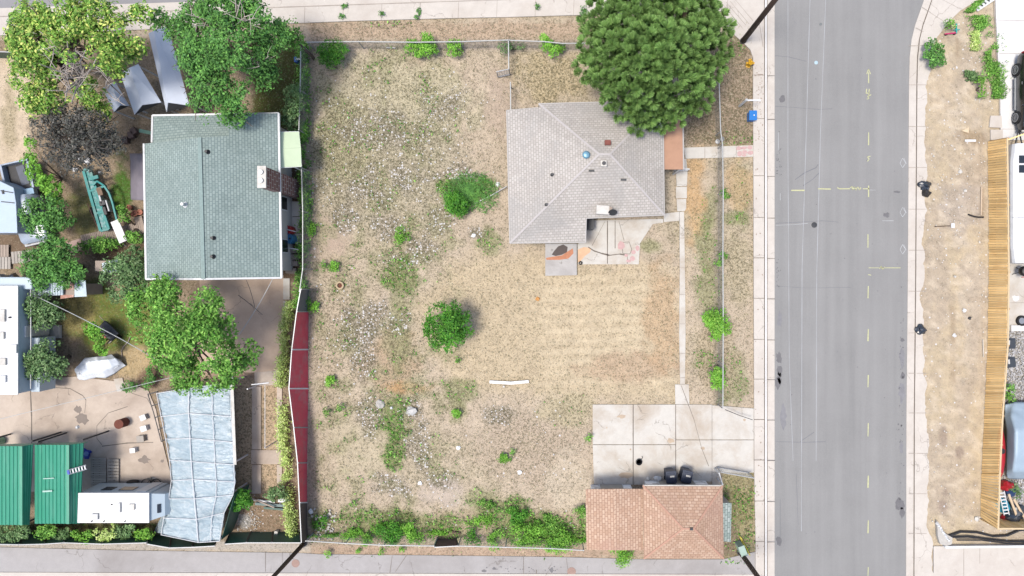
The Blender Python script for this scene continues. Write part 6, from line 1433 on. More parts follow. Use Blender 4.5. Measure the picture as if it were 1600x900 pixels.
for y in (Y0+.05, Y1-.05): m = MB(); m.lathe([(.32, -.1), (.32, .1), (.14, .12)], ((X0+X1)/2-.2, y, .33), 16, Matrix.Rotation(PI/2, 3, 'X')); m.obj('wheel', m_tyre, cp)
m = MB(); m.tube([(nx0+.5, Y0+.5, .5), (nx0+1.5, (Y0+Y1)/2, .45), (nx0+.5, Y1-.5, .5)], .05, 6); m.obj('hitch', m_dark, cp)
lt2, bd, rfc, (X0, X1, Y0, Y1) = camper('long white trailer home at the left edge with windows on its right side', -62, 27, 447, 616, .5, 2.9)
for (x, y, sx, sy, nm, mt) in ((4, 493, .3, .7, 'roof_vent', m_offw), (2, 524, .35, .4, 'roof_hatch', m_offw), (21, 545, .4, .5, 'roof_hatch', m_rv), (4, 565, .4, .4, 'roof_vent', m_offw), (4, 592, .4, .4, 'roof_hatch', m_rv), (15, 496, .1, .1, 'roof_stud', m_dark)): m = MB(); m.box(P(x, y, 2.97), (sx, sy, .12)); m.obj(nm, mt, lt2, bevel=.03)
m = MB(); m.box((X1+.25, (Y0+Y1)/2-1.5, 1.25), (.5, 3.1, 1.3)); m.obj('slide_out', m_rvs, lt2, bevel=.03)
for y in (505, 519): m = MB(); q = P(36, y, 1.7); m.box((X1+.02, q.y, 1.75), (.05, .5, .55)); m.obj('window', m_glass, lt2)
m = MB(); q = P(38, 577, 1.5); m.box((X1+.51, q.y, 1.4), (.04, .4, .4)); m.obj('window', m_glass, lt2)
m = MB(); q = P(40, 540, 1.); m.box((X1+.03, P(0, 516, 1.4).y, 1.45), (.06, .65, 1.85)); m.obj('door', m_white, lt2, bevel=.01)
m = MB(); m.box((X1-.6, P(0, 452, 2).y+.35, 1.7), (2.2, .7, 1.6)); m.obj('cab_overhang', m_rvs, lt2, bevel=.08)
for y in (Y0+1, Y0+1.9): m = MB(); m.lathe([(.35, -.1), (.35, .1), (.15, .12)], (X1-.05, y, .36), 16, Matrix.Rotation(PI/2, 3, 'Y')); m.obj('wheel', m_tyre, lt2)
m = MB(); m.tube([(X1+.3, Y1+.2, 2.3), (X1+.35, (Y0+Y1)/2, 2.35), (X1+.3, Y0+.2, 2.3)], .035, 6); m.obj('awning_roller', m_galv, lt2)
# doormat and step board
board('black doormat in front of the long white trailer', (53, 517), (71, 517), 13, m_black, .02, name='doormat', cat='doormat')
board('white step board next to the black doormat', (71, 518), (97, 518), 20, m_offw, .14, name='step_board', cat='board')
# mixed junk at the trailer top
clump('laundry_bundle', 'white bundle on top end of the long white trailer', 'bundle', 20, 442, 10, m_white, .8, 95, z=.6, flat=.6); clump('laundry_bundle', 'grey bundle at the far left above the long white trailer', 'bundle', 8, 437, 8, M('grey_cloth', K(170, 170, 165), .8, .12), .8, 96, z=.4); clump('laundry_bundle', 'black bundle above the long white trailer', 'bundle', 26, 434, 6, m_bag, .7, 97, z=.5)
# shed with corrugated roofs
m_sheet = M('pale_sheet_metal', K(186, 204, 214), .4, .08, 1.2, metal=.2, dirt=K(160, 170, 172), dirtamt=.4)
sh_ = T('shed', 'low shed with pale corrugated roof joined to the long white trailer', 'shed', P(68, 452)); h_ = 2.0
corr_roof('roof', sh_, P(58, 442, h_), P(99, 439, h_), P(99, 461, h_-.1), P(58, 463, h_-.1), m_sheet, .14, .03)
m = MB(); m.face([P(36, 443, h_+.05), P(57.5, 442, h_+.05), P(58, 463.5, h_-.05), P(38, 465, h_-.05)]); m.obj('flat_roof', m_sheet, sh_, solid=.03)
m = MB(); m.face([P(96, 440, h_-.2), P(115, 438, h_-.2), P(116, 464, h_-.3), P(95, 467, h_-.3)]); m.obj('rusty_sheet', M('rusty_sheet', K(200, 150, 132), .8, .2, 4, dirt=K(236, 232, 226), dirtamt=.8), sh_, solid=.03)
m = MB(); m.face([P(117, 437, h_-.1), P(134, 438, h_-.1), P(136, 463, h_-.2), P(117, 464, h_-.2)]); m.obj('pale_sheet', m_sheet, sh_, solid=.03)
m = MB(); a, b_ = P(40, 462, 1.8), P(132, 442, 1.8); m.box(((a.x+b_.x)/2, (a.y+b_.y)/2, .9), (b_.x-a.x-.2, b_.y-a.y-.1, 1.75)); m.obj('wall', m_wood, sh_)
# small shelter under olive tree
ss = T('shed', 'small pale sheet roof half hidden under the olive tree', 'shed', P(172, 415)); m = MB(); m.face([P(160, 411, 1.8), P(187, 404, 1.8), P(189, 424, 1.7), P(162, 428, 1.7)]); m.obj('roof', m_sheet, ss, solid=.04)
m = MB(); a = P(174, 416, .9); m.box((a.x, a.y, .85), (.85, .6, 1.7)); m.obj('wall', m_wood, ss)
# metal garden roofs at the top
def tilt_roof(label, pts, ridge, h0, h1, mat):
    """pts TL,TR,BR,BL px ; ridge top/bottom px"""
    t_ = T('canopy', label, 'canopy', P(sum(p[0] for p in pts)/4, sum(p[1] for p in pts)/4), group='pale metal canopies below the spreading tree')
    TLp, TRp, BRp, BLp = [P(*p, h0) for p in pts]; r0, r1_ = P(*ridge[0], h1), P(*ridge[1], h1)
    m = MB(); m.face([TLp, BLp, r1_, r0]); m.obj('roof_slope', mat, t_, solid=.04); m = MB(); m.face([r0, r1_, BRp, TRp]); m.obj('roof_slope', mat, t_, solid=.04)
    c_ = (TLp+TRp+BRp+BLp)/4
    for p in (TLp, TRp, BRp, BLp): q = p.lerp(c_, .08); m = MB(); m.beam((q.x, q.y, 0), (q.x, q.y, h0), .07, .07); m.obj('post', m_white, t_)
    m = MB(); m.face([BLp+Vector((0, 0, -.05)), BRp+Vector((0, 0, -.05)), r1_+Vector((0, 0, -.05))]); m.obj('gable', m_dark, t_, solid=.02)
    return t_
m_bm = M('blue_grey_metal', K(214, 222, 236, 1.25), .45, .04, 1.5)
tilt_roof('pale metal canopy roof, rightmost beside the tall dark tree', [(232, 52), (262, 40), (296, 165), (260, 175)], ((240, 48), (262, 160)), 2.1, 2.5, m_bm)
tilt_roof('pale metal canopy roof, middle of the three below the spreading tree', [(188, 115), (216, 100), (252, 160), (210, 179)], ((202, 106), (222, 164)), 2.1, 2.5, m_bm)
tilt_roof('pale metal canopy roof, leftmost and smallest of the three', [(160, 138), (180, 128), (202, 165), (178, 175)], ((172, 130), (188, 164)), 1.9, 2.2, m_bm)
# grey tarp beside the house, pots, boxes
gt_ = T('tarp', 'grey-purple tarp hanging along the west wall of green-roofed house', 'tarp', P(214, 276)); m = MB(); m.grid(sheet(0, [[(204, 240, .9), (215, 240, 1.6), (226, 240, 1.8)], [(205, 275, .9), (215, 275, 1.6), (226, 275, 1.8)], [(205, 312, .8), (215, 313, 1.5), (226, 313, 1.7)]], 0, .05, 9, 8)); m.obj('sheet', M('purple_grey_tarp', K(142, 134, 142), .7, .08), gt_, solid=.02, smooth=True)
for i, (x, y, r, lb) in enumerate(((205, 325, 4, 'clay pot by the house wall, upper left'), (214, 334, 4.5, 'clay pot by the house wall, lower middle'), (222, 332, 4, 'clay pot by the house wall, right'), (209, 336, 3, 'smallest clay pot by the house wall'))):
    q = P(x, y); m = MB(); m.lathe([(r/S*.7, 0), (r/S, .2), (r/S*1.1, .2), (r/S*1.1, .25), (r/S*.8, .25), (r/S*.75, .2)], q, 14); tag(m.obj('plant_pot', M('terracotta', K(190, 124, 100), .8, .12)), lb, 'pot', 'clay pots by the house wall')
for i, (x, y, rz) in enumerate(((208, 212, .3), (199, 220, .1), (212, 206, .6))):
    q = P(x, y); m = MB(); m.box(q+Vector((0, 0, .15)), (.34, .4, .3), rz=rz); tag(m.obj('crate', M('brown_crate', K(112, 92, 84), .8, .15), bevel=.02), ['brown crate at the north-west house corner, right one', 'brown crate at the north-west house corner, left one', 'brown crate at the north-west house corner, topmost'][i], 'crate', 'crates at the house corner')
m = MB(); m.beam(P(218, 204, 1), P(237, 208, 1), .2, .06); tag(m.obj('green_plank', M('mint_plank', K(160, 206, 176), .6, .08)), 'mint green plank at the north-west corner of the green-roofed house', 'plank')
# boardwalk
bw_ = T('boardwalk', 'weathered plank boardwalk leading to the green-roofed house', 'boardwalk', P(172, 368)); a, b_ = P(130, 378), P(222, 357)
m = MB(); d = (b_-a); L = d.length; u = d/L; k = 34
for i in range(k): q = a+u*(L*(i+.5)/k); m.box(q+Vector((0, 0, .12+.004*(i % 3))), (L/k*.86, .78, .03), rz=math.atan2(u.y, u.x))
m.obj('planks', m_wood, bw_); m = MB(); [m.beam(a+Vector((-u.y, u.x, 0))*s_+Vector((0, 0, .05)), b_+Vector((-u.y, u.x, 0))*s_+Vector((0, 0, .05)), .08, .1) for s_ in (-.3, .3)]; m.obj('joists', m_wood, bw_)
board('pinkish plank pad at the lower end of the boardwalk', (108, 388), (130, 381), 18, M('pink_boards', K(196, 168, 158), .8, .12), .08, name='plank_pad', cat='planks')
board('brown plank pad at the house end of the boardwalk', (214, 353), (226, 350), 26, m_wood, .1, name='plank_pad', cat='planks')
for i, (x0, x1, y, lb) in enumerate(((-20, 19, 411, 'grey plank platform at the left edge, lower left'), (20, 54, 406, 'grey plank platform right of the lower left one'), (-20, 16, 392, 'tan plank platform at the left edge, upper'))):
    t_ = T('plank_platform', lb, 'platform', P((x0+x1)/2, y), group='plank platforms at the left edge'); a, b_ = P(x0, y-(3 if i == 1 else 0)), P(x1, y-(6 if i == 1 else 0)); m = MB(); d = b_-a; k = int(d.length/.17)
    for j in range(k): q = a+d*((j+.5)/k); m.box(q+Vector((0, 0, .1)), (d.length/k*.85, .72, .03), rz=math.atan2(d.y, d.x))
    m.obj('planks', m_wood if i == 2 else m_wood2, t_); m = MB(); m.beam(a+Vector((0, .25, .04)), b_+Vector((0, .25, .04)), .08, .08); m.beam(a+Vector((0, -.25, .04)), b_+Vector((0, -.25, .04)), .08, .08); m.obj('joists', m_wood, t_)
# teal machine: boat-trailer-like frame with engine parts
tm = T('machine_frame', 'long teal metal machine frame with open engine parts on the grass', 'machine', P(155, 312))
R_l = [P(131, 266, .6), P(140, 299, .6), P(150, 334, .6), P(158, 361, .6)]; R_r = [P(141, 263, .6), P(151, 296, .6), P(162, 331, .6), P(171, 358, .6)]
m = MB()
for a, b_ in zip(R_l[:-1], R_l[1:]): m.beam(a, b_, .16, .14)
for a, b_ in zip(R_r[:-1], R_r[1:]): m.beam(a, b_, .14, .14)
for i in range(4): m.beam(R_l[i], R_r[i], .12, .12)
m.obj('chassis', m_teal, tm)
m = MB(); m.add([R_l[0].lerp(R_r[0], .2), R_l[0].lerp(R_r[0], .75), R_l[3].lerp(R_r[3], .75), R_l[3].lerp(R_r[3], .2)], [(0, 3, 2, 1)]); m.obj('bed_plate', M('teal_plate', K(30, 140, 134), .5, .2, 5, dirt=K(190, 210, 214), dirtamt=.8), tm, solid=.04)
m = MB(); q = [P(146, 290, .9), P(152, 283, .9), P(163, 290, .95), P(171, 302, .9), P(176, 316, .8), P(183, 344, .6)]
for a, b_ in zip(q[:-1], q[1:]): m.beam(a, b_, .1, .12)
m.beam(P(150, 296, .8), P(166, 290, .8), .12, .1); m.beam(P(140, 280, .9), P(154, 276, .9), .2, .12); m.obj('side_arm', m_teal, tm)
for i, (x, y, s1, s2, mt) in enumerate(((160, 300, .3, .5, M('rust_brown', K(140, 116, 96), .8, .3)), (164, 318, .35, .3, m_dark), (168, 330, .2, .5, m_black), (161, 312, .12, .6, m_galv), (172, 322, .1, .7, m_galv))): m = MB(); m.box(P(x, y, .6)+Vector((0, 0, .1)), (s1, s2, .35), rz=.3); m.obj('engine_part', mt, tm, bevel=.03)
for x, y in ((146, 330), (166, 326)): m = MB(); m.lathe([(.26, -.08), (.26, .08), (.12, .1)], P(x, y, .26), 16, Matrix.Rotation(.25, 3, 'Z') @ Matrix.Rotation(PI/2, 3, 'Y')); m.obj('wheel', m_tyre, tm)
m = MB(); m.tube([P(137, 318, .5), P(150, 350, .5), P(158, 362, .4)], .03, 6); m.obj('side_rail', M('rust_rail', K(150, 110, 96), .8, .2), tm)
saw = T('sawhorse', 'white folding workbench standing on the boardwalk end', 'workbench', P(186, 362)); a, b_ = P(179, 345, .75), P(193, 378, .75)
m = MB(); m.beam(a, b_, .48, .05); m.obj('top', m_white, saw)
u = (b_-a).normalized(); sd_ = Vector((-u.y, u.x, 0))
for p in (a.lerp(b_, .08), a.lerp(b_, .92)):
    for s_ in (-.22, .22): m = MB(); m.tube([p+sd_*s_, Vector((p.x, p.y, 0))+sd_*s_*1.6+u*(.2 if p.y < 3 else -.1)], .025, 6); m.obj('leg', m_white, saw)
for i, (x, y, r, lb) in enumerate(((118, 265, 4, 'white scrap left of the teal machine head'), (137, 252, 6, 'white crumpled paper above the teal machine'), (126, 247, 4, 'white scrap under the bare grey tree'), (157, 270, 3, 'small white scrap right of the teal machine head'))): clump('paper_scrap', lb, 'scrap', x, y, r, m_white, .15, 110+i)
# pickup truck
def pickup(loc, rz):
    t_ = T('pickup_truck', 'silver-blue pickup truck with open dark bed beside a box trailer', 'pickup truck', loc, rz); bm = M('silver_blue_paint', K(176, 190, 208), .3, .06, spec=.6, dirt=K(150, 150, 150), dirtamt=.4)
    m = MB(); m.box((0, 0, .55), (1.5, 5.0, .2)); m.obj('chassis', m_dark, t_, local=True)
    # bed: -2.6..-0.7
    m = MB(); m.box((0, -1.65, .72), (1.56, 1.85, .06)); m.obj('bed_floor', m_black, t_, local=True)
    m = MB()
    for sx in (-1, 1): m.box((sx*.84, -1.65, .92), (.14, 2.0, .55))
    m.box((0, -2.62, .92), (1.82, .1, .5)); m.obj('bed_side', bm, t_, local=True, bevel=.02)
    m = MB(); m.box((-.1, -1.8, .77), (.5, 1.3, .03), rz=.1); m.obj('bed_liner', M('bed_grey', K(92, 100, 116), .5, .2), t_, local=True)
    m = MB(); m.box((0, -.52, 1.12), (1.82, .42, .36)); m.obj('toolbox', M('steel_blue', K(160, 190, 214), .3, .08, metal=.4), t_, local=True, bevel=.03)
    secs = [(-.3, .84, .4, 1.0, 1.68, .6), (.0, .88, .4, 1.05, 1.76, .62), (.9, .88, .4, 1.05, 1.74, .62), (1.45, .88, .4, 1.04, 1.1, .68), (1.6, .88, .4, 1.02, 1.06, .7), (2.5, .84, .45, .94, .98, .68), (2.68, .76, .5, .8, .84, .6)]; rows = []
    for (y, w_, zb, zs, zr, r2) in lerp_sections(secs, 24): rows.append([(-w_, y, zb), (-w_, y, zs-.1), (-w_*.95, y, zs), (-r2, y, zr-.05), (-r2*.8, y, zr), (r2*.8, y, zr), (r2, y, zr-.05), (w_*.95, y, zs), (w_, y, zs-.1), (w_, y, zb)])
    m = MB(); m.grid(rows, True); m.face(rows[0]); m.face(rows[-1][::-1]); m.obj('cab', bm, t_, local=True, smooth=True)
    m = MB(); m.face([(-.6, 1.0, 1.7), (.6, 1.0, 1.7), (.68, 1.42, 1.18), (-.68, 1.42, 1.18)]); m.obj('windscreen', m_glass, t_, local=True, solid=-.03)
    for sx in (-1, 1):
        m = MB(); m.face([(sx*.875, .0, 1.1), (sx*.875, 1.0, 1.1), (sx*.67, .95, 1.62), (sx*.65, .05, 1.64)]); m.obj('window', m_glass, t_, local=True, solid=.02)
        for y in (-1.75, 1.75): m = MB(); m.lathe([(.3, -.11), (.36, -.09), (.36, .09), (.3, .11)], (sx*.84, y, .36), 20, Matrix.Rotation(PI/2, 3, 'Y')); wh = m.obj('wheel', m_tyre, t_, local=True); m = MB(); m.lathe([(.2, -.12), (.2, .12)], (sx*.84, y, .36), 14, Matrix.Rotation(PI/2, 3, 'Y')); m.obj('rim', m_rim, wh, local=True)
        m = MB(); m.box((sx*.62, 2.66, .7), (.26, .1, .16)); m.obj('headlight', m_offw, t_, local=True, bevel=.02)
        m = MB(); m.box((sx*.98, 1.15, 1.15), (.16, .1, .16)); m.obj('mirror', m_dark, t_, local=True)
    m = MB(); m.box((0, 2.74, .52), (1.7, .14, .2)); m.obj('bumper', m_galv, t_, local=True, bevel=.03)
    return t_
pk = pickup(P(56, 318), PI+.22); pk.scale = (.95, .9, .9)
bt = T('box_trailer', 'pale blue box trailer beside the pickup truck at the left edge', 'trailer', P(10, 325)); h_ = 1.9
rp = [P(-30, 275, h_), P(0, 283, h_), P(21, 293, h_), P(25, 317, h_), P(27, 364, h_), P(-30, 364, h_)]
m = MB(); m.prism(rp, .45, h_); m.obj('body', M('trailer_blue', K(196, 214, 232), .35, .05), bt, bevel=.03)
m = MB(); m.beam(P(1, 298, h_+.03), P(20, 301, h_+.03), .05, .04); m.beam(P(2, 315, h_+.03), P(22, 317, h_+.03), .05, .04); m.beam(P(4, 297, h_+.03), P(5, 303, h_+.03), .1, .06); m.obj('strap_hinge', m_dark, bt)
for x, y in ((28, 328), (28, 346)): m = MB(); q = P(x, y, .35); m.lathe([(.2, -.12), (.33, -.1), (.33, .1), (.2, .12)], q, 18, Matrix.Rotation(PI/2, 3, 'Y')); m.obj('wheel', m_offw, bt)
# wheelbarrow
wb = T('wheelbarrow', 'dark wheelbarrow with red side on the lawn under an overhead cable', 'wheelbarrow', P(178, 516), -.75)
m = MB(); m.box((0, 0, .45), (1.0, .6, .3), taper=1.15); m.obj('tray', m_bindark, wb, local=True, bevel=.05); m = MB(); m.box((-.2, -.38, .4), (.7, .1, .3)); m.obj('side_panel', m_red, wb, local=True)
for s_ in (-.2, .2): m = MB(); m.tube([(-.4, s_, .4), (-1.0, s_*1.3, .5)], .025, 6); m.obj('handle', m_wood, wb, local=True)
m = MB(); m.lathe([(.18, -.05), (.18, .05)], (.55, 0, .18), 14, Matrix.Rotation(PI/2, 3, 'X')); m.obj('wheel', m_tyre, wb, local=True)
board('grey plank leaning near the wheelbarrow', (170, 536), (181, 526), 3, m_wood2, .06, name='plank', cat='plank')
# white covered boat
cb = T('covered_boat', 'boat under a crumpled white tarp at the edge of the yard slab', 'boat', P(157, 573)); m = MB()
rowsb = [[(117, 577, .15), (119, 583, .1), (122, 590, .05), (124, 593, 0)], [(125, 568, .5), (127, 574, .6), (130, 586, .4), (133, 594, 0)], [(133, 559, .5), (140, 566, 1.0), (146, 582, .6), (152, 590, 0)], [(150, 557, .5), (154, 564, 1.05), (160, 580, .7), (166, 591, 0)], [(165, 556, .5), (170, 562, .9), (176, 574, .6), (180, 584, 0)], [(174, 553, .3), (182, 560, .6), (187, 569, .4), (190, 576, 0)], [(182, 562, .1), (190, 564, .25), (194, 568, .15), (198, 571, 0)]]
m.grid(sheet(0, rowsb, 0, .07, 12, 7, 1.6)); m.obj('tarp', M('white_tarp', K(240, 246, 252, 1.3), .45, .05), cb, solid=.02, smooth=True)
m = MB(); a, b_ = P(126, 578, .25), P(188, 566, .25); rows = []
for t in np.linspace(0, 1, 9): w_ = .5*math.sin(PI*(.1+.8*t))**.7; c_ = a.lerp(b_, t); rows.append([c_+Vector((0, -w_, .2)), c_+Vector((0, -w_*.5, -.15)), c_+Vector((0, w_*.5, -.15)), c_+Vector((0, w_, .2))])
m.grid(rows); m.obj('hull', m_white, cb, solid=.03)
m = MB(); m.tube([P(191, 558)+Vector((0, 0, .02)), P(190, 548)+Vector((0, 0, .02)), P(193, 542)+Vector((0, 0, .03)), P(200, 535)+Vector((0, 0, .02)), P(204, 526)+Vector((0, 0, .02))], .03, 6); tag(m.obj('garden_hose', m_wood), 'tan garden hose curling from the white covered boat to the tree', 'hose')
# yard slab items
br = T('barrel', 'rusty open barrel on the yard slab', 'barrel', P(197, 659)); q = P(197, 659); m_rust = M('rust', K(120, 66, 50), .85, .25)
m = MB(); m.lathe([(.24, 0), (.27, .1), (.27, .5), (.25, .7), (.2, .7), (.2, .1), (.01, .08)], q, 18); m.obj('drum', m_rust, br); m = MB(); m.lathe([(.27, .68), (.28, .72), (.25, .72)], q, 18); m.obj('rim', m_rust, br)
for i, (x, y, s_, rz, lb, mt) in enumerate(((228, 651, .34, .4, 'grey box by the frame of plastic shelter, topmost', m_galv), (229, 668, .34, .3, 'white box by the frame of plastic shelter', m_white), (212, 702, .3, .1, 'white box on the slab above the camper nose', m_white), (224, 684, .4, .1, 'low grey crate between the white boxes', m_wood2))):
    q = P(x, y); t_ = T('box', lb, 'box', q, group='boxes on the yard slab'); m = MB(); m.box(q+Vector((0, 0, .15)), (s_, s_*.9, .3), rz=rz); m.obj('body', mt, t_, bevel=.02); m = MB(); m.box(q+Vector((0, 0, .32)), (s_*1.05, s_*.95, .04), rz=rz); m.obj('lid', mt, t_)
clump('stone', 'round white stone beside the damp patch on the yard slab', 'stone', 122, 667, 3, m_white, .15, 130); clump('stone', 'brown stone at the base of the left green carport', 'stone', 62, 693, 5, m_wood, .2, 131)
bk = T('bicycle', 'bicycle lying behind the camper by the slab edge', 'bicycle', P(236, 755)); m_bkf = m_dark
for x in (229, 244): m = MB(); pts = [P(x, 756, .12)+Vector((math.cos(a)*.3, math.sin(a)*.3, .05*math.sin(a))) for a in np.linspace(0, 2*PI, 19)]; m.tube(pts, .025, 5); m.obj('wheel', m_tyre, bk)
m = MB(); a, b_, c_, d_ = P(229, 756, .16), P(234, 750, .2), P(240, 750, .2), P(244, 756, .16); m.tube([a, b_], .02); m.tube([b_, c_], .02); m.tube([c_, d_], .02); m.tube([b_, P(236, 758, .16)], .02); m.tube([P(236, 758, .16), c_], .02); m.obj('frame', m_bkf, bk)
m = MB(); m.box(P(234, 748, .25), (.26, .12, .05)); m.obj('saddle', m_black, bk); m = MB(); m.tube([P(238, 747, .25), P(244, 747, .25)], .018, 5); m.obj('handlebar', m_galv, bk)
# plastic shelter
gh2 = T('plastic_shelter', 'long shelter tent of pale blue clear plastic sheeting with white battens', 'shelter', P(308, 725))
RW = [[(247, 614, 1.6), (297, 606, 2.1), (362, 597, 2.1)], [(254, 650, 1.6), (297, 645, 2.1), (363, 650, 2.1)], [(261, 685, 1.6), (299, 684, 2.1), (366, 690, 2.1)], [(267, 718, 1.6), (301, 720, 2.1), (367, 725, 2.1)], [(270, 750, 1.6), (303, 748, 2.1), (369, 752, 2.1)], [(266, 778, 1.6), (306, 778, 2.05), (366, 772, 2.1)], [(258, 808, 1.5), (309, 810, 2.0), (352, 800, 1.6)], [(254, 834, 1.6), (312, 846, 1.5), (345, 844, 1.6)]]
m_pl, n, b, out = newmat('clear_blue_plastic'); co = ocoord(n); a_ = noise_node(n, co, 1.1, 4, .6, .5); f_ = noise_node(n, co, 7, 3, .7, 1.0)
rt_ = n.nodes.new('ShaderNodeMapping'); rt_.inputs['Rotation'].default_value = (0, 0, .6); rt_.inputs['Scale'].default_value = (1.1, 2.6, 1); n.links.new(co, rt_.inputs[0]); f_ = noise_node(n, rt_.outputs[0], 1.4, 4, .6, .8)
c = ramp(n, mth(n, 'ADD', mth(n, 'MULTIPLY', a_, .4), mth(n, 'MULTIPLY', f_, .6)), [(.32, K(172, 194, 206)), (.5, K(194, 213, 222)), (.66, K(228, 238, 242))]); n.links.new(c, b.inputs['Base Color']); b.inputs['Roughness'].default_value = .25; b.inputs['Alpha'].default_value = .9  # pale diagonal streaks paint the sheen of wrinkles into the sheet colour
bump(n, b, noise_node(n, ocoord(n, (1, 3, 1)), 2.2, 4, .6, 1.5), .7, .12)
m = MB(); m.grid(sheet(0, RW, 0, .1, 3, 14, 1.3)); m.obj('plastic_sheet', m_pl, gh2, solid=.008, smooth=True)
def rowpt(i, u, dz=.15):
    r = RW[i]; a, b_, c_ = [P(*p) for p in r]; p = a.lerp(b_, u*2) if u < .5 else b_.lerp(c_, u*2-1); return p+Vector((0, 0, dz))
for i in range(8):
    m = MB(); m.tube([rowpt(i, u) for u in np.linspace(0, 1, 9)], .022, 5); m.obj('batten', m_white, gh2)
for u in (0, .5, .78, 1): m = MB(); m.tube([rowpt(i, u) for i in range(8)], .03 if u == .5 else .02, 5); m.obj('rail', m_white, gh2)
m = MB(); m.beam(rowpt(0, 1)+Vector((.05, .9, 0)), rowpt(3, 1)+Vector((.08, 0, 0)), .16, .03); m.obj('edge_board', m_offw, gh2)
for i, u in ((0, 0), (0, 1), (3, 0), (3, 1), (5, 1), (6, 0), (7, 0), (7, 1)):
    p = rowpt(i, u, -.05); m = MB(); m.beam((p.x+(.2 if u == 0 else -.2), p.y, 0), (p.x+(.2 if u == 0 else -.2), p.y, p.z-.05), .08, .08); m.obj('post', m_white, gh2)
m = MB(); a, b_ = rowpt(7, 1, -.05), rowpt(5, 1, -.05); m.face([a, b_, Vector((b_.x, b_.y, .1)), Vector((a.x, a.y, .1))]); m.obj('side_sheet', m_gf, gh2, solid=.02)
m = MB(); a, b_, c_ = rowpt(5, 0, -.05), rowpt(7, 0, -.05), P(240, 832, .1); m.face([a, b_, c_]); m.obj('flap', m_pl, gh2, solid=.008)
fr = T('storage_rack', 'dark open metal rack standing along the left side of plastic shelter', 'rack', P(245, 645)); m = MB(); A_ = [P(231, 616, 1.1), P(240, 645, 1.1), P(252, 690, 1.1)]; B_ = [P(246, 612, 1.1), P(252, 640, 1.1), P(262, 684, 1.1)]
m.tube(A_, .03, 6); m.tube(B_, .03, 6)
for t in np.linspace(0, 1, 5): p = A_[0].lerp(A_[2], t); q = B_[0].lerp(B_[2], t); m.tube([p, q], .03, 6); m.tube([p, Vector((p.x, p.y, 0))], .025, 5)
m.obj('frame', m_dark, fr)
# between the green house and the fence
def drum(name, label, x, y, r, mat, h=.85, cat='barrel', group=None):
    q = P(x, y); t_ = T(name, label, cat, q, group=group); m = MB(); m.lathe([(r*.9, 0), (r, .05), (r, h*.3), (r*1.04, h*.33), (r, h*.36), (r, h*.64), (r*1.04, h*.67), (r, h*.7), (r, h), (r*.9, h), (r*.88, h-.06), (.02, h-.06)], q, 20); m.obj('drum', mat, t_)
    m = MB(); m.lathe([(.05, h-.06), (.05, h+.0), (.02, h)], q+Vector((r*.4, 0, 0)), 8); m.obj('plug', m_black, t_); return t_
drum('barrel', 'red barrel by the east wall of the green-roofed house', 456, 361, .27, m_red); drum('barrel', 'blue barrel just below the red barrel', 457.5, 374, .3, M('blue_barrel', K(64, 132, 176), .4, .1))
m = MB(); m.tube([P(438, 356, .95), P(462, 362, .95)], .025, 6); tag(m.obj('pipe', m_white), 'thin white pipe lying across the red barrel', 'pipe')
dk = T('side_deck', 'grey wooden steps and deck pieces east of the green-roofed house', 'deck', P(460, 410)); m = MB()
for i, (x0, y0, x1, y1) in enumerate(((446, 388, 468, 396), (446, 397, 468, 406), (446, 407, 467, 416), (448, 418, 464, 428))): m.prism([P(x0, y0), P(x1, y0+1), P(x1, y1), P(x0, y1-1)], 0, .45-.08*i)
m.obj('step', M('grey_steps', K(150, 138, 128), .85, .15, island=.2), dk, bevel=.01); m = MB(); m.tube([P(442, 386, .9), P(466, 390, .9)], .025, 6); m.obj('handrail', m_white, dk)
bk2 = T('plant_stand', 'small blue pot stand inside the wire fence under tall dark tree', 'stand', P(465, 95)); m = MB(); m.box(P(465, 95, .3), (.22, .3, .6)); m.obj('stand', M('blue_pot', K(60, 110, 190), .5, .1), bk2, bevel=.02); m = MB(); m.box(P(465, 92, .62), (.26, .12, .04)); m.obj('tray', m_white, bk2)
# clothesline posts over the wheel strips
cl = T('clothesline', 'white metal clothesline frame above the concrete strips', 'clothesline', P(404, 601)); m = MB(); m.tube([P(393, 601, 1.9), P(420, 598, 1.9)], .035, 6); m.obj('crossbar', m_white, cl)
m = MB(); q = P(408, 600); m.tube([q, P(408, 600, 0)+Vector((0, 0, 1.9))], .04, 8); m.obj('post', m_white, cl); m = MB(); m.tube([P(414, 602, 1.85), P(414, 700, 1.85)], .015, 5); m.obj('line', m_white, cl); m = MB(); q = P(414, 700, 1.85); m.tube([(q.x, q.y, 0), q], .03, 6); m.obj('post', m_white, cl)
# junk pile lower right of yard
for i, (a, b_, w_, mt, lb) in enumerate((((392, 780), (430, 784), 3, m_galv, 'long grey pipe in the junk pile near red fence'), ((400, 786), (452, 790), 4, M('slate_board', K(130, 150, 148), .7, .15), 'slate grey board in the junk pile near red fence'), ((414, 792), (458, 796), 3, MC['dark_green_metal'], 'dark green board in the junk pile near red fence'), ((442, 766), (450, 790), 2, M('orange_pole', K(220, 110, 70), .6, .1), 'orange pole in the junk pile near red fence'), ((446, 762), (440, 786), 2.4, m_dark, 'dark pole crossing the orange pole'), ((438, 778), (456, 780), 7, m_white, 'white box-shaped board in the junk pile'), ((396, 775), (432, 790), 2, m_wood, 'brown plank crossing the grey pipe in the junk pile'))):
    board(lb, a, b_, w_, mt, .06, .02+.05*i, name='scrap_plank', cat='scrap', group='junk pile near the red fence')
q = P(434, 830); m = MB(); m.box(q+Vector((0, 0, .15)), (.2, .2, .3)); tag(m.obj('fence_box', m_offw, bevel=.02), 'small pale box by the green alley fence near the red fence', 'box')
rub = MB(); rr = random.Random(8)
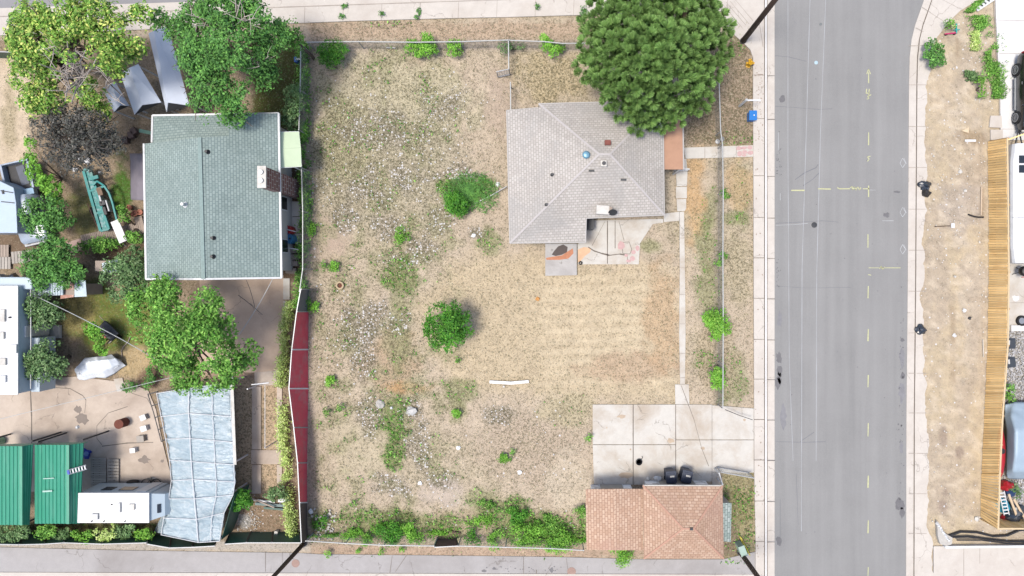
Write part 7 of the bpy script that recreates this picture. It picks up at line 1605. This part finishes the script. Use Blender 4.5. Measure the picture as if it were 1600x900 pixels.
for i in range(70): x, y, r = rr.gauss(508, 9), rr.gauss(818, 13), rr.uniform(.8, 2.0)/S; q = P(max(484, x), min(842, y)); rub.box((q.x, q.y, r*.5), (r*2, r*1.6, r*1.2), rz=rr.uniform(0, 3))
tag(rub.obj('rubble', m_stone), 'loose pale rubble in the bottom left corner of the lot', 'rubble', kind='stuff')
rub = MB()
for i in range(160): x, y, r = rr.gauss(388, 12), rr.gauss(813, 10), rr.uniform(.3, .9)/S; q = P(x, y); rub.box((q.x, q.y, r*.5), (r*2, r*1.6, r), rz=rr.uniform(0, 3))
tag(rub.obj('gravel', m_stone), 'pale gravel patch beside the plastic shelter', 'gravel', kind='stuff')
clump('stone', 'white stone at the top of the rubble corner', 'stone', 486, 799, 4, m_white, .2, 140)
# overhead cables
def cable(label, a, b_, sag=.3, r=.018, mat=None):
    p, q = P(*a), P(*b_); pts = [p.lerp(q, t)-Vector((0, 0, sag*4*t*(1-t))) for t in np.linspace(0, 1, 12)]; m = MB(); m.tube(pts, r, 5); tag(m.obj('overhead_cable', mat or m_wire), label, 'cable', 'overhead cables of the neighbour\'s yard')
cable('cable running from the shed roof diagonally over the lawn', (52, 461, 2.4), (245, 562, 3.2), .3, .022)
cable('cable running over the yard slab to the wide bright tree', (-5, 656, 3.2), (275, 588, 3.6), .3, .016)
cable('cable from house roof corner down across the brown patio', (427, 434, 3.0), (373, 524, 3.0), .2, .02)
cable('thin dark cable branching above the brown patio', (385, 438, 3.0), (398, 480, 2.9), .1, .014, m_dark)
cable('thin dark cable from the tree to the patio cable', (372, 461, 3.3), (410, 492, 2.9), .1, .014, m_dark)
# ---- lot objects
lg = T('fallen_board', 'long white board lying on dry grass in the lot', 'board', P(796, 597)); m = MB(); m.beam(P(765, 596.5, .1), P(798, 598.5, .1), .17, .1); m.beam(P(798, 598.5, .1), P(826, 596, .1), .17, .1); m.obj('board', m_white, lg); m = MB(); m.box(P(787, 604, .05), (.12, .1, .08)); m.obj('bracket', m_offw, lg)
hg = 'pale boulders in the green patch'
clump('boulder', 'pale grey elongated boulder, left one in the green patch', 'boulder', 594, 632, 7, m_stone, .2, 150, group=hg, flat=1.1); clump('boulder', 'round white boulder, right one in the green patch', 'boulder', 643, 642, 8, M('white_stone', K(214, 212, 208), .8, .1), .25, 151, group=hg, flat=.9)
clump('stone', 'small white stone between the two boulders', 'stone', 612, 637, 2.5, m_white, .1, 152)
sr2 = T('stump_ring', 'small open ring stump with dark hollow near the left fence', 'stump', P(532, 446)); q = P(532, 446); m = MB(); m.lathe([(.24, 0), (.24, .16), (.15, .18), (.13, .02)], q, 14); m.obj('ring', M('tan_ring', K(206, 184, 148), .8, .15), sr2); m = MB(); m.lathe([(.14, .02), (.13, .06)], q, 12); m.obj('hollow', m_rust, sr2)
for x, y, lb in ((716, 700, 'small white scrap on the dirt in the lower lot'), (812, 738, 'white scrap left of the driveway'), (740, 368, 'white scrap below the tall grass clump'), (656, 755, 'white scrap under the green patch'), (778, 288, 'white rag at the west side of the grey house'), (840, 467, 'orange-brown scrap south of the grey house slab')): clump('scrap', lb, 'scrap', x, y, 3.4, m_white if x != 840 else M('orange_scrap', K(222, 160, 90), .8, .1), .06, int(x))
m = MB(); m.tube([P(792, 291, .5), P(770, 304, .15), P(742, 318, .05)], .03, 6); tag(m.obj('metal_pole', m_galv), 'thin metal pole leaning from the grey house wall into the grass clump', 'pole')
board('dark timber lying by the bottom weeds of the lot', (698, 828), (720, 833), 2.4, m_polewood, .08, name='timber', cat='timber')
board('pale stick lying by the north fence', (604, 75), (618, 75.5), 1.5, m_offw, .05, name='stick', cat='stick')
bx = T('dark_cabinet', 'dark cabinet standing on the patio against the grey house', 'cabinet', P(921, 352)); q = P(921, 352); m = MB(); m.box(q+Vector((0, 0, .5)), (.36, .62, 1.0)); m.obj('body', m_bindark, bx, bevel=.02); m = MB(); m.box(q+Vector((0, 0, 1.02)), (.4, .66, .04)); m.obj('top', m_dark, bx)
q = P(907, 411); m = MB(); m.lathe([(.1, 0), (.12, .1), (.09, .12), (.05, .04)], q, 12); tag(m.obj('small_pot', m_black), 'small black pot at the patio corner near the stained slab', 'pot')
for x, y, lb, mt in ((1120, 222, 'white jar at the street fence by the garden path', m_white), (1127, 218, 'grey bucket at the street fence by the garden path', m_galv)): q = P(x, y); m = MB(); m.lathe([(.1, 0), (.13, .2), (.1, .22), (.07, .05)], q, 12); tag(m.obj('bucket', mt), lb, 'bucket')

_pts = [(495, 838), (560, 832), (610, 815), (650, 828), (700, 835), (750, 815), (790, 800), (830, 822), (880, 838), (912, 846)]
scatter_strip(_pts, 38, 13000, .2, GR['bright'], 'alley_weeds', .072, .56)
scatter_strip([(770, 780), (800, 800), (835, 805), (870, 835)], 40, 7000, .28, GR['mid'], 'alley_weeds', .08, .5)

# oil and rust marks on the driveway
wm = MB(); sr = random.Random(5)
for i, (x, y, rx, ry) in enumerate(((971, 650, 6, 3), (1048, 688, 5, 4), (978, 742, 10, 5), (1098, 700, 3, 2), (948, 668, 1.4, 1.2), (985, 702, 1.5, 1.5), (1163, 656, 2, 2))): blob(x, y, rx, ry, 400+i, 14, z=.054)
tag(wm.obj('driveway_stain', M('driveway_rust_mark', K(204, 184, 160), .8, .2)), kind='structure')
wm = MB()
for i in range(60): blob(sr.uniform(1180, 1193), sr.uniform(90, 900), sr.uniform(.4, 1.3), sr.uniform(.4, 1.6), 430+i, 7, z=.094)
for i in range(60): blob(sr.uniform(1179, 1192), sr.uniform(100, 225), sr.uniform(.4, 1.1), sr.uniform(.4, 1.1), 530+i, 7, z=.094)
tag(wm.obj('sidewalk_dirt', M('sidewalk_speck', K(176, 160, 146), .9, .2)), kind='structure')
